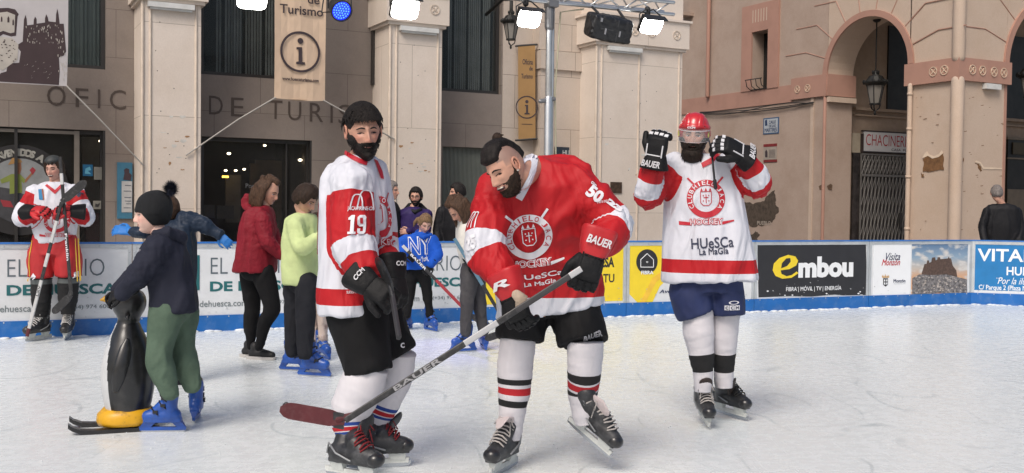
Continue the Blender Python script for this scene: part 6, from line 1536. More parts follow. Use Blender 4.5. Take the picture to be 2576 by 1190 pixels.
    st = MB(); st.tube([H.W(.09, .02, -.005), J(1791, 385, -.22), J(1794, 420, -.26), J(1799, 468, -.26)], [.006, .007, .009, .009], 8, flat=.5); st.tube([J(1798, 455, -.262), J(1800, 472, -.262)], .013, 10, flat=.5); st.build('chin_strap', Mblk, he, smooth=True)
    # gloves
    hockey_glove(root, J(1651, 388, -.26), V((.12, -.15, 1)), V((-.45, -.8, .1)), -1, Mgb, Mgw, 1.12, 58, word='BAUER', cl=.62)
    hockey_glove(root, J(1856, 384, -.24), V((-.86, -.25, .42)), V((.35, -.75, .55)), -1, Mgb, Mgw, 1.12, 42, word='BAUER', cl=.62)
    # shorts
    mb = MB(); limb(mb, [J(1745, 690), J(1736, 745), J(1753, 790)], [.13, .138, .130], 20, round_='start'); limb(mb, [J(1815, 690), J(1828, 745), J(1831, 792)], [.13, .118, .110], 20, round_='start'); mb.loft(secs_(J, [(1780, 660, .22, .15), (1780, 735, .2, .15)], X, f))
    sh = fuse(mb, 'shorts', Mnavyc, root, .012, 3, folds(.008, (8, 8, 3), 9))
    D = DP(J(1845, 760, -.13), X, f, sh); mb = MB()
    for i, c in enumerate('CCM'):
        cx = 1829 + i * 13.5; q0 = D.uv(cx - 6, 775); D.ppoly(mb, [(cx - 6, 769), (cx + 6, 769), (cx + 6, 781), (cx - 6, 781)], .004)
    D.band(mb, D.uv(1847, 762), .024, .034, off=.004, sy=.35); mb.build('logo', Mpr_w, sh)
    mb = MB(); [D.ptxt(mb, c, 1829 + i * 13.5 - 4, 771, 1829 + i * 13.5 + 4, 779, .007, .04) for i, c in enumerate('CCM')]; mb.build('lettering', Mpr_n, sh)
    sock(root, [J(1757, 775), J(1757, 830), J(1764, 885), J(1769, 944), J(1769, 985)], [.100, .103, .086, .066, .055], [(.54, .76, 1)], [Msockw, Msockb], seed=1)
    sock(root, [J(1828, 775, .04), J(1823, 840, .06), J(1821, 890, .08), J(1821, 940, .1), J(1822, 975, .1)], [.092, .088, .08, .065, .055], [(.56, .79, 1)], [Msockw, Msockb], seed=7)
    for (cx, cy, toe, wd, lc) in ((1770, 1068, V((.03, -1, -.10)), 'BAUER', Mlw), (1832, 1050, V((.55, -.8, -.05)), None, Mlk)):
        b = skate(root, gnd(cx, cy) + UP * .012, toe, boot=Mbootb, cap=Mcap, lace=lc, s=1.10, ank=J(1769, 945) if wd else J(1821, 940, .1), tongue=mat('tongue_dark', (.03, .018, .015), .6), word=wd)
helmet_man()
# ---------- the bearded man with number 19
rq = random.Random(77)
def brd(p): return p.y > -.008 and ((p.z < -.074 and p.y > 0) or (abs(p.x) > .048 and p.z < -.028) or (-.058 < p.z < -.046 and abs(p.x) < .028))
def man19():
    J = JJ(5.7); X, f = frame(58)
    root = thing('person', gnd(905, 1195), 'tall bearded man in white and red jersey with number 19 on the sleeve', 'person')
    H = Head(J(914, 332, -.08), 22, 6, 5, 1.16); core = MB(); neck(core, H, J(905, 410), .058)
    near = [J(884, 460, -.20), J(890, 610, -.27), J(932, 712, -.38)]; far = [J(928, 470, .2), J(952, 600, .2), J(990, 690, -.14)]
    core.loft(secs_(J, [(905, 420, .09, .08), (898, 450, .18, .10), (897, 600, .17, .12), (905, 790, .17, .13)], X, f)); core_limbs(core, [near, far], [[J(905, 800, -.08), J(910, 965, -.1), J(887, 1018, -.1), J(880, 1105, -.12)], [J(965, 800, .1), J(996, 940, .12), J(966, 1015, .12), J(946, 1095, .1)]])
    geo = head_parts(H, root, eyes='squint', brow=Mbrow, mouth='shut'); body_mesh(root, core, geo)
    j = garment(root, 'jersey', Mjw, secs_(J, [(906, 392, .08, .075), (906, 400, .13, .09), (901, 420, .19, .11), (899, 450, .225, .125), (899, 520, .242, .14), (901, 620, .25, .15), (903, 720, .255, .155), (905, 786, .26, .16)], X, f), [near, far], [[.108, .114, .080], [.09, .085, .07]], .0105, .013, 11, hem=UP, sc=(7, 7, 1.8))
    S_ = DP(J(880, 560, -.4), V((.9, .43, 0)), V((-.43 + .35, -.9, 0)), j)
    mb = MB(); S_.ppoly(mb, [(873, 589), (873, 583), (879, 583), (879, 553), (873, 553), (873, 548), (880, 541), (888, 541), (888, 583), (892, 583), (892, 589)], .010)
    S_.ppoly(mb, [(895, 546), (899, 541), (909, 541), (913, 546), (913, 584), (909, 589), (899, 589), (895, 584), (895, 575), (901, 575), (901, 582), (907, 582), (907, 570), (899, 570), (895, 565)], .010); mb.build('lettering', Mpr_w, j)
    mb = MB(); S_.ppoly(mb, [(901, 548), (907, 548), (907, 563), (901, 563)], .014); mb.build('lettering', Mpr_r, j)
    mb = MB()
    for cx, w_, h_ in ((888, 13, 36), (905, 15, 46)):
        a, b = S_.uv(cx, 527); W2 = w_ / 463; 
        for sg in (-1, 1):
            P = [(a + sg * W2 * (t ** .5 if t > 0 else 0), b + (h_ / 463) * (1 - t * t)) for t in (0, .15, .4, .7, 1)]
            for p, q in zip(P, P[1:]): S_.line(mb, p, q, .006, .005)
    S_.ptxt(mb, 'JACA PIRINEOS', 869, 519, 922, 532, .005, .02); mb.build('print', Mpr_w, j)
    mb = MB(); a, b = S_.uv(868, 727); S_.band(mb, (a, b), .010, .020, sy=.6, off=.004); S_.ptxt(mb, 'SLIDESPORT', 853, 738, 884, 745, .004, .02); mb.build('print', Mpr_w, j)
    Dc = DP(J(985, 560, -.1), V((.45, .9, 0)), V((.95, -.35, 0)), j); 
    Dc.keep = lambda x, y: x > 955 and y < 640
    try: club_crest(Dc, Dc.uv(984, 545), .115, j, Mpr_r, Mpr_w)
    except Exception as e: print('crest', e)
    mb = MB(); Dc.ptxt(mb, 'HUeSCa', 968, 655, 1000, 680, .004, .015); mb.build('lettering', Mpr_n, j)
    ribbon(j, [j], [(868, 378), (885, 388), (905, 398), (925, 406)], [(866, 388), (884, 400), (904, 410), (922, 416)], Mpr_r); ribbon(j, [j], [(941, 400), (950, 425), (958, 448)], [(950, 404), (962, 430), (966, 450)], Mpr_r)
    Db = DP(J(830, 430, -.2), V((.7, .7, 0)), V((-.6, -.6, .5)), j); mb = MB(); Db.ptxt(mb, 'AC', 816, 408, 836, 424, .004, .03, .6); mb.build('lettering', Mpr_n, j)
    Dn = DP(J(808, 600, 0), V((-.2, .9, 0)), V((-.9, -.3, 0)), j); mb = MB(); Dn.ppoly(mb, [(800, 500), (815, 500), (815, 640), (800, 630)], .005); mb.build('print', Mpr_r, j)
    short_hair(H, root, Mh_black, .009, .060, .005, .012, -.07, seed=3, sc=60, top=.014)
    tufts(H, root, Mh_black, lambda p: (p.z > .062 or (p.z > .03 and p.y < -.02)) and (p.z < .112 or rq.random() < .15), 1500, .026, .0040, 5, bend_=1.0); tufts(H, root, Mh_black, lambda p: .056 < p.z < .078 and p.y > .02, 190, .026, .003, 6, flow=(.3, .4, -.7), name='fringe')
    beard(H, root, Mh_black, .009, .003, 8, top=-.010, chin=.010); tufts(H, root, Mh_black, brd, 900, .012, .0018, 15, flow=(0, .2, -.9), name='beard_strands')
    # gloves
    hockey_glove(root, J(938, 722, -.42), V((.72, -.3, -.45)), V((-.1, -.85, .45)), 1, Mgb, Mgb, 1.02, 50, word='CCM', fr=False, mw=Mgw)
    hockey_glove(root, J(994, 706, -.18), V((.22, -.25, -1)), V((.75, -.6, 0)), 1, Mgb, Mgb, 1.02, 45, word='CCM', fr=False, mw=Mgw)
    mb = MB(); limb(mb, [J(897, 775, -.04), J(912, 860, -.08), J(928, 938, -.1)], [.17, .148, .132], 22, round_='start'); limb(mb, [J(945, 775, .08), J(975, 850, .1), J(1000, 895, .1)], [.15, .130, .118], 20, round_='start'); mb.loft(secs_(J, [(905, 740, .2, .15), (915, 800, .2, .14)], X, f))
    sh = fuse(mb, 'shorts', Mshort, root, .012, 3, folds(.008, (8, 8, 3), 2)); D = DP(J(1018, 870, -.02), V((.6, .8, 0)), V((.75, -.65, 0)), sh); mb = MB(); D.ptxt(mb, 'C', 1014, 863, 1023, 876, .004, .04); mb.build('logo', Mpr_w, sh)
    bd = [(.66, .70, 1), (.70, .712, 0), (.712, .76, 2), (.76, .772, 0), (.772, .81, 1)]
    sock(root, [J(929, 920, -.1), J(908, 975, -.1), J(887, 1018, -.1), J(878, 1055, -.1), J(880, 1110, -.12), J(878, 1140, -.13)], [.108, .122, .114, .094, .070, .055], bd, [Msockw, Msocku, Msockr], seed=4)
    bd2 = [(.54, .58, 1), (.58, .59, 0), (.59, .635, 2), (.635, .645, 0), (.645, .68, 1)]
    sock(root, [J(1003, 885, .1), J(992, 950, .12), J(966, 1015, .12), J(952, 1055, .12), J(945, 1100, .1), J(942, 1130, .1)], [.098, .1, .087, .072, .062, .052], bd2, [Msockw, Msocku, Msockr], seed=14)
    skate(root, gnd(884, 1206), V((.86, -.5, 0)), boot=Mboots, cap=Mcap, lace=Mlr, s=1.16, ank=J(879, 1100, -.11)); skate(root, gnd(950, 1177), V((.93, .2, 0)), boot=Mboots, cap=Mcap, lace=Mlr, s=1.12, ank=J(945, 1090, .1))
man19()
# ---------- the laughing man bending in the red jersey
def red_man():
    J = JJ(5.75); X, f = frame(6, .16)
    root = thing('person', gnd(1370, 1160), 'laughing man with topknot and shaved sides bending over in a red jersey', 'person')
    H = Head(J(1271, 424, -.50), -46, 28, 14, 1.10); core = MB(); core.tube([J(1370, 440, -.12), J(1335, 425, -.25), H.W(0, -.045, -.08), H.W(0, -.03, -.03)], [.09, .068, .06, .055], 16)
    La = [J(1252, 484, -.24), J(1224, 628, -.40), J(1280, 728, -.50)]; Ra = [J(1440, 462, -.20), J(1545, 568, -.26), J(1492, 630, -.46)]
    f2 = (f + UP * -.25).normalized()
    core.loft(secs_(J, [(1350, 420, .09, .08, -.12), (1352, 470, .2, .1, -.16), (1370, 640, .18, .12, -.06), (1390, 790, .18, .13, .05)], X, f)); core_limbs(core, [La, Ra], [[J(1325, 790, .05), J(1297, 920), J(1293, 985), J(1287, 1080)], [J(1445, 780, .05), J(1470, 920, -.04), J(1466, 985), J(1466, 1035)]])
    SH = (.20, .135, .115)
    def colfn(p):
        a = math.atan2(abs(p.x), p.y)
        if p.z > .045 and a > .6 or (a > 1.0 and p.z > .012) or (a > 1.7 and p.z > -.05): t = sm(p.z, -.02, .05); return tuple(SKIN[i] * (1 - .75 * t) + SH[i] * .75 * t for i in range(3))
        return SKIN
    geo = head_parts(H, root, eyes='squint', brow=Mbrow, mouth='smile', colfn=colfn); body_mesh(root, core, geo)
    j = garment(root, 'jersey', Mjr, secs_(J, [(1352, 398, .10, .085, -.12), (1362, 408, .18, .12, -.14), (1362, 432, .25, .15, -.16), (1356, 475, .29, .17, -.19), (1352, 550, .305, .18, -.17), (1366, 640, .295, .19, -.08), (1379, 720, .295, .19, 0), (1386, 782, .30, .19, .04)], X, f), [La, Ra], [[.114, .108, .078], [.126, .102, .080]], .0105, .015, 21, hem=UP, sc=(6, 6, 3.2))
    D = DP(J(1340, 600, -.32), X, (f - UP * .12), j)
    club_crest(D, D.uv(1331, 597), .122, j, Mpr_w, Mpr_r)
    mb = MB(); D.ptxt(mb, 'HUeSCa', 1296, 692, 1422, 706, .004, .015, .02); D.ptxt(mb, 'La MaGIa', 1322, 712, 1405, 724, .004, .02, .02); mb.build('lettering', Mpr_w, j)
    Dr = DP(J(1515, 480, -.4), V((.9, .3, -.35)), V((.35, -.9, .25)), j); mb = MB(); Dr.ptxt(mb, '50', 1491, 462, 1532, 496, .004, .05, -.35); Dr.ptxt(mb, 'con', 1500, 450, 1516, 458, .004, .03, -.35); Dr.ptxt(mb, '1973-2023', 1516, 496, 1546, 502, .004, .02, .5)
    Dr.ptxt(mb, '23', 1538, 500, 1580, 518, .004, .08, -.35); mb.build('print', Mpr_w, j)
    Dl = DP(J(1190, 560, -.4), V((.85, -.5, 0)), V((-.55, -.85, 0)), j); mb = MB(); Dl.ptxt(mb, '25', 1186, 590, 1216, 628, .004, .06, .3)
    for cx in (1184, 1194):
        a, b = Dl.uv(cx, 572)
        for sg in (-1, 1):
            P = [(a + sg * .026 * t ** .5, b + .08 * (1 - t * t)) for t in (0, .2, .5, 1)]
            for p, q in zip(P, P[1:]): Dl.line(mb, p, q, .006, .005)
    mb.build('print', Mpr_w, j)
    # collar
    bo = [o for o in root.children if o.name.startswith('body')][0]
    ribbon(j, [j, bo], [(1316, 400), (1322, 392), (1338, 386), (1352, 392), (1353, 405), (1349, 430), (1338, 460), (1322, 490), (1313, 506)], [(1318, 412), (1326, 404), (1334, 402), (1337, 408), (1336, 420), (1328, 445), (1316, 468), (1304, 486), (1297, 497)], mat('collar_white', (.66, .66, .72), .7, wrinkle=.2), off=.014)
    # hair: a strip over the crown, topknot
    def fn(p):
        w_ = .050 if p.y > 0 else .044
        return -.004 + .026 * sm(w_ - abs(p.x), -.004, .008) * sm(p.z, .050 if p.y > 0 else -.01, .066 if p.y > 0 else .02) + .004 * sm(p.z, .08, .11)
    H.shell(fn, .004, 60, 5, .3).build('hair', Mh_black, root, smooth=True)
    mb = MB(); b = H.W(.0, -.045, .135); mb.ell(b, .026, .026, .03); mb.tube([H.W(0, -.03, .118), b], [.02, .016], 10)
    for i in range(26): a = i * .9; d = V((math.cos(a) * .8 + .3, -.3, math.sin(a) + .1)).normalized(); mb.tube([b, b + d * .022, b + d * .034 + V((.008, 0, -.008))], [.010, .008, .003], 6)
    mb.build('topknot', Mh_dkbrown, root, smooth=True)
    beard(H, root, Mh_dkbrown, .004, .0015, 2, top=-.030, chin=.005, mo=(.034, .0155)); tufts(H, root, Mh_dkbrown, lambda p: brd(p) and p.z < -.07, 500, .009, .0016, 16, flow=(0, .2, -.9), name='beard_strands')
    mb = MB(); mb.ell(H.W(.079, .004, -.026), .006, .006, .006); mb.ell(H.W(-.079, .004, -.026), .006, .006, .006); mb.build('ear_stud', mat('pearl', (.7, .68, .6), .2, spec=.8), root, smooth=True)
    hockey_glove(root, J(1292, 752, -.56), V((.38, -.2, -.95)), V((-.55, -.8, -.1)), 1, Mgb, Mgb, 1.08, 45, cuffm=Mgr, word='R', mw=Mgw)
    mb = MB(); mb.tube([J(1300, 742, -.64), J(1312, 752, -.64), J(1310, 768, -.63)], [.026, .034, .028], 12, flat=.5); mb.build('glove_palm', mat('palm_tan', (.42, .33, .25), .8, var=.2, wrinkle=.4, wscale=20), root, smooth=True)
    hockey_glove(root, J(1488, 650, -.56), V((-.30, -.15, -1)), V((.1, -1, .05)), 1, Mgb, Mgb, 1.12, 42, cuffm=Mgr, word='BAUER', mw=Mgw)
    mb = MB(); limb(mb, [J(1330, 770, .06), J(1312, 815, .02), J(1307, 855, 0)], [.14, .136, .134], 22, round_='start'); limb(mb, [J(1435, 765, .06), J(1458, 815, 0), J(1468, 862, -.04)], [.145, .146, .142], 22, round_='start'); mb.loft(secs_(J, [(1385, 735, .22, .15, .05), (1388, 790, .2, .14, .06)], X, f))
    sh = fuse(mb, 'shorts', Mshort, root, .012, 3, folds(.009, (8, 8, 3), 5)); D = DP(J(1495, 848, -.2), X, f, sh); mb = MB(); D.ptxt(mb, 'BAUER', 1473, 840, 1523, 860, .004, .03, .18); mb.build('lettering', mat('print_faded', (.35, .35, .37), .7), sh)
    bl = [(.385, .445, 1), (.475, .55, 2), (.60, .665, 1)]
    sock(root, [J(1304, 850), J(1296, 920), J(1293, 985), J(1289, 1030), J(1287, 1078), J(1286, 1105)], [.098, .100, .090, .076, .062, .052], bl, [Msockw, Msockb, Msockr], seed=31)
    sock(root, [J(1473, 858, -.05), J(1470, 935, -.04), J(1466, 985), J(1468, 1040), J(1472, 1066)], [.100, .094, .083, .066, .055], [(.36, .43, 1), (.46, .54, 2), (.575, .645, 1)], [Msockw, Msockb, Msockr], seed=37)
    Mtw = mat('tongue_white', (.55, .48, .48), .85, var=.1, bump=.5, bscale=60)
    skate(root, gnd(1268, 1186), V((-.42, -.9, 0)), boot=Mboots, cap=Mcap, lace=Mlw, s=1.12, tongue=Mtw, open_tongue=True, ank=J(1288, 1070))
    skate(root, J(1476, 1108, .0), V((.62, -.42, -.46)), boot=Mboots, cap=Mcap, lace=Mlw, s=1.04, tongue=Mtw, open_tongue=True, ank=J(1474, 1030, -.02))
red_man()
# ---------- the smiling player by the boards
Mlww = mat('lace_bright', (.62, .60, .58), .8)
def board_player():
    J = JJ(10.85); X, f = frame(-4)
    root = thing('person', gnd(133, 848), 'smiling young player in white jersey and red padded shorts leaning on the boards', 'person')
    H = Head(J(136, 427), -6, 2, 3, 1.0); core = MB(); neck(core, H, J(137, 470))
    arms = [[J(88, 488), J(56, 548, -.08), J(84, 532, -.28)], [J(188, 488), J(214, 548, -.08), J(178, 530, -.28)]]
    core.loft(secs_(J, [(137, 468, .08, .07), (137, 485, .17, .1), (137, 600, .15, .11)], X, f)); core_limbs(core, arms, [[J(108, 610), J(103, 700), J(102, 775)], [J(166, 610), J(171, 700), J(170, 770)]])
    geo = head_parts(H, root, eyes='squint', mouth='smile', skin=(.52, .29, .22), detail=0); body_mesh(root, core, geo)
    j = garment(root, 'jersey', Mja, secs_(J, [(137, 459, .075, .07), (137, 463, .15, .10), (136, 474, .205, .13), (136, 510, .235, .15), (137, 560, .225, .16), (138, 602, .19, .16), (138, 611, .17, .15)], X, f), arms, [[.10, .098, .07], [.10, .098, .07]], .013, .010, 41, hem=UP)
    D = DP(J(137, 560, -.2), X, f, j); club_crest(D, D.uv(135, 556), .12, j, Mpr_r, Mpr_w)
    mb = MB(); D.ppoly(mb, [(88, 476), (97, 475), (103, 503), (92, 502)], .004); mb.build('print', mat('print_sky', (.03, .2, .4), .6), j)
    mb = MB(); D.ppoly(mb, [(97, 475), (101, 475), (106, 503), (103, 503)], .004); mb.build('print', mat('print_orange', (.35, .1, .03), .6), j)
    mb = MB(); D.ppoly(mb, [(178, 478), (184, 485), (194, 478), (190, 490), (185, 496), (180, 492)], .004); mb.build('print', Mpr_n, j)
    ribbon(j, [j], [(118, 463), (138, 478), (156, 460)], [(113, 467), (138, 488), (162, 464)], Mpr_r)
    def fn(p):
        a = math.atan2(abs(p.x), p.y); line = .055 + .012 * math.sin(p.x * 200) if a < .7 else (.055 - .055 * sm(a, .7, 1.2) if a < 1.4 else -.06)
        return -.004 + .028 * sm(p.z - line, -.004, .014)
    H.shell(fn, .010, 45, 9, .8).build('hair', Mh_dkbrown, root, smooth=True)
    H.shell(lambda p: -.004 + .038 * sm(p.z + p.y * .25, .074, .084), .001).build('cap', mat('cap_charcoal', (.03, .034, .034), .6), root, smooth=True)
    hockey_glove(root, J(88, 532, -.30), V((.95, -.35, .05)), V((0, -.55, .8)), 1, Mgr, Mgb, 1.05, 40, cuffm=Mgb)
    hockey_glove(root, J(176, 531, -.30), V((-.95, -.35, .05)), V((0, -.55, .8)), -1, Mgr, Mgb, 1.05, 40, cuffm=Mgb)
    Mrs = mat('shorts_red', (.42, .018, .022), .65, var=.12, wrinkle=.5, wscale=4)
    mb = MB(); limb(mb, [J(112, 608), J(104, 650), J(103, 698)], [.13, .138, .13], 18, round_='start'); limb(mb, [J(162, 608), J(171, 650), J(172, 696)], [.13, .138, .13], 18, round_='start'); mb.loft(secs_(J, [(138, 596, .19, .14), (138, 640, .22, .15)], X, f))
    sh = fuse(mb, 'shorts', Mrs, root, .014, 2, folds(.008, (8, 8, 3), 3)); D = DP(J(138, 650, -.15), X, f, sh); mb = MB()
    for pts in ([(73, 605), (76, 605), (72, 708), (69, 708)], [(196, 600), (199, 600), (205, 705), (201, 708)], [(189, 600), (191, 600), (197, 708), (194, 708)]): D.ppoly(mb, pts, .005)
    mb.build('stripe', mat('stripe_gold', (.55, .35, .03), .6), sh); mb = MB()
    for x, y in ((83, 696), (184, 692)):
        q = D.uv(x, y); D.poly2(mb, [(q[0] + .03, q[1]), (q[0], q[1] + .035), (q[0] - .03, q[1]), (q[0], q[1] - .035)], .005)
    mb.build('print', Mpr_w, sh)
    for p in ([J(104, 700), J(104, 750), J(102, 796)], [J(172, 698), J(171, 745), J(170, 790)]): sock(root, p, [.105, .10, .068], [(.02, .14, 1)], [Msockb, mat('tape_grey', (.08, .09, .09), .4)], name='shin_pad', amp=.006)
    skate(root, gnd(98, 856), V((-.35, -.9, 0)), boot=Mbootb, cap=Mbootb, lace=Mlww, s=1.12, tongue=Mlww); skate(root, gnd(170, 853), V((.2, -.95, 0)), boot=Mbootb, cap=Mbootb, lace=Mlww, s=1.12, tongue=Mbootb)
board_player()
# ---------- everyday clothes
def cloth(name, col, rough=.8, **k): 
    a = dict(spec=.2, var=.12, vscale=9, wrinkle=.45, wscale=7, bump=.3, bscale=180); a.update(k); return mat(name, col, rough, **a)
def casual(Y, loc, label, head, neckp, yaw, secs, arms, ar, topm, legs, lr, legm, hands=None, skin=SKIN, eyes='open', mouth='shut', tilt=0, detail=0, fold=.007, handm=None, topname='jacket', legname='trousers', seed=0, hem=None, brow=Mbrow, hcurl=35, vox=.012, handgeo=None):
    J = JJ(Y); X, f = frame(yaw, tilt); root = thing('person', loc, label, 'person')
    H = Head(J(head[0], head[1], head[2]), *head[3:7]); core = MB(); neck(core, H, J(*neckp), .046 * head[6])
    A = [[J(*p) for p in a] for a in arms]; Lg = [[p if isinstance(p, Vector) else J(*p) for p in l] for l in legs]
    c0, c1 = J(*secs[1][:2]), J(*secs[-1][:2]); core.loft([(c0, X, f, secs[1][2] * .7, secs[1][3] * .7), (c0.lerp(c1, .3), X, f, secs[2][2] * .7, secs[2][3] * .7), (c1 + UP * .05, X, f, secs[-1][2] * .7, secs[-1][3] * .7)])
    core_limbs(core, A, Lg, .03, .04); geo = head_parts(H, root, skin, eyes, brow, mouth, detail)
    for i, h in enumerate(hands or []):
        if handm is None:
            mb = hand_geo(J(*h[0]), V(h[1]), V(h[2]), h[3] if len(h) > 3 else .9, hcurl, h[4] if len(h) > 4 else 1); geo.append((mb.v, mb.f, [skin] * len(mb.v)))
    body_mesh(root, core, geo, skin, .012)
    for h in (hands or []):
        if handm: glove_small(root, J(*h[0]), V(h[1]), V(h[2]), handm, h[3] if len(h) > 3 else .9, hcurl, h[4] if len(h) > 4 else 1)
    g = garment(root, topname, topm, secs_(J, secs, X, f), A, ar, vox, fold, seed, hem=UP)
    mb = MB()
    for l, r in zip(Lg, lr): limb(mb, l, r, 16)
    hp = secs[-1]; mb.ell(J(hp[0], hp[1]) + UP * .02, hp[2] * .74, hp[3] * .76, .1, (X, f, UP))
    t = fuse(mb, legname, legm, root, vox, 3, folds(.007, (9, 9, 5), seed + 3)); return root, H, J, g, t, X, f
def curtain(H, root, m, strands, name='hair', vox=.007):
    mb = MB()
    for pts, r in strands: mb.tube([H.W(*p) for p in pts], r, 8)
    return fuse(mb, name, m, root, vox, 1, folds(.004, (40, 40, 6), 2))
# child pushing the penguin
Mhood = cloth('hoodie_ink', (.020, .022, .036)); Mgreenp = cloth('joggers_green', (.085, .128, .092), wrinkle=.9); Mkn = mat('knit_black', (.008, .009, .011), .95, var=.3, bump=.9, bscale=90, stretch=(3, 3, .3))
def penguin_child():
    Y = 6.55
    root, H, J, g, t, X, f = casual(Y, gnd(440, 1075), 'child in black bobble hat, dark hoodie and green joggers pushing the penguin', (381, 541, 0, -76, 2, 0, .98), (402, 592), -74,
        [(404, 588, .07, .07), (406, 594, .12, .09), (412, 608, .165, .11), (420, 645, .185, .13), (428, 700, .19, .142), (437, 760, .19, .148), (440, 781, .185, .146)],
        [[(398, 622, -.17), (352, 688, -.22), (308, 735, -.18)], [(400, 618, .16), (350, 680, .2), (302, 730, .12)]], [[.082, .070, .05], [.08, .068, .05]], Mhood,
        [[(422, 780, -.08), (402, 885, -.11), (405, 925, -.11), (428, 985, -.10)], [(455, 780, .08), (460, 880, .08), (470, 925, .07), (484, 968, .05)]], [[.110, .082, .082, .058], [.108, .082, .080, .058]], Mgreenp,
        hands=[((316, 736, -.15), (-.85, -.05, -.3), (-.1, -.6, .8), .9, -1), ((314, 732, .08), (-.9, 0, -.25), (0, .3, .9), .9, 1)], handm=Mgb, skin=(.70, .46, .38), detail=1, topname='hoodie', legname='joggers', seed=51, hcurl=40, brow=hairm('brow_brown', (.15, .08, .05)), fold=.013)
    mb = MB(); mb.tube([J(392, 590, -.11), J(420, 586, -.13), J(452, 600, -.02), J(452, 602, .08), J(420, 588, .13)], [.03, .045, .052, .05, .03], 14); mb.ell(J(446, 628), .06, .055, .09); fuse(mb, 'hood', Mhood, root, .01, 2, folds(.006, (12, 12, 8)))
    def fn(p):
        a = math.atan2(abs(p.x), p.y); line = .026 - .085 * sm(a, .5, 1.9); t_ = p.z - line
        return -.004 + .021 * sm(t_, -.014, .008) + sm(t_, -.004, .03) * (.012 * sm(p.z, .04, .12) + .030 * sm(-p.y, -.04, .08) * sm(p.z, -.04, .09))
    H.shell(fn, .001).build('beanie', Mkn, root, smooth=True)
    c = J(430, 475); mb = MB(); rr = random.Random(2)
    for i in range(2400):
        d = V((rr.gauss(0, 1), rr.gauss(0, 1), rr.gauss(0, 1))).normalized(); s_ = V((-d.y, d.x, .2)).normalized() * .0030; L_ = rr.uniform(.040, .066)
        mb.add([c + s_, c - s_, c + d * L_], [(0, 1, 2)])
    mb.ell(c, .030, .030, .030); mb.build('pompom', mat('fur_navy', (.014, .018, .035), .9, var=.4, vscale=60), root)
    Dd = DP(J(345, 650, -.3), V((.9, -.1, 0)), V((-.2, -.95, 0)), g); mb = MB(); Dd.ptxt(mb, 'NO', 328, 628, 340, 633, .004, .02); mb.build('print', mat('print_pale2', (.4, .4, .45), .6), g)
    rental_skate(root, gnd(411, 1086), V((-1, -.12, 0)), s=.86); rental_skate(root, gnd(494, 1055), V((-.15, .95, -.05)), s=.84)
penguin_child()
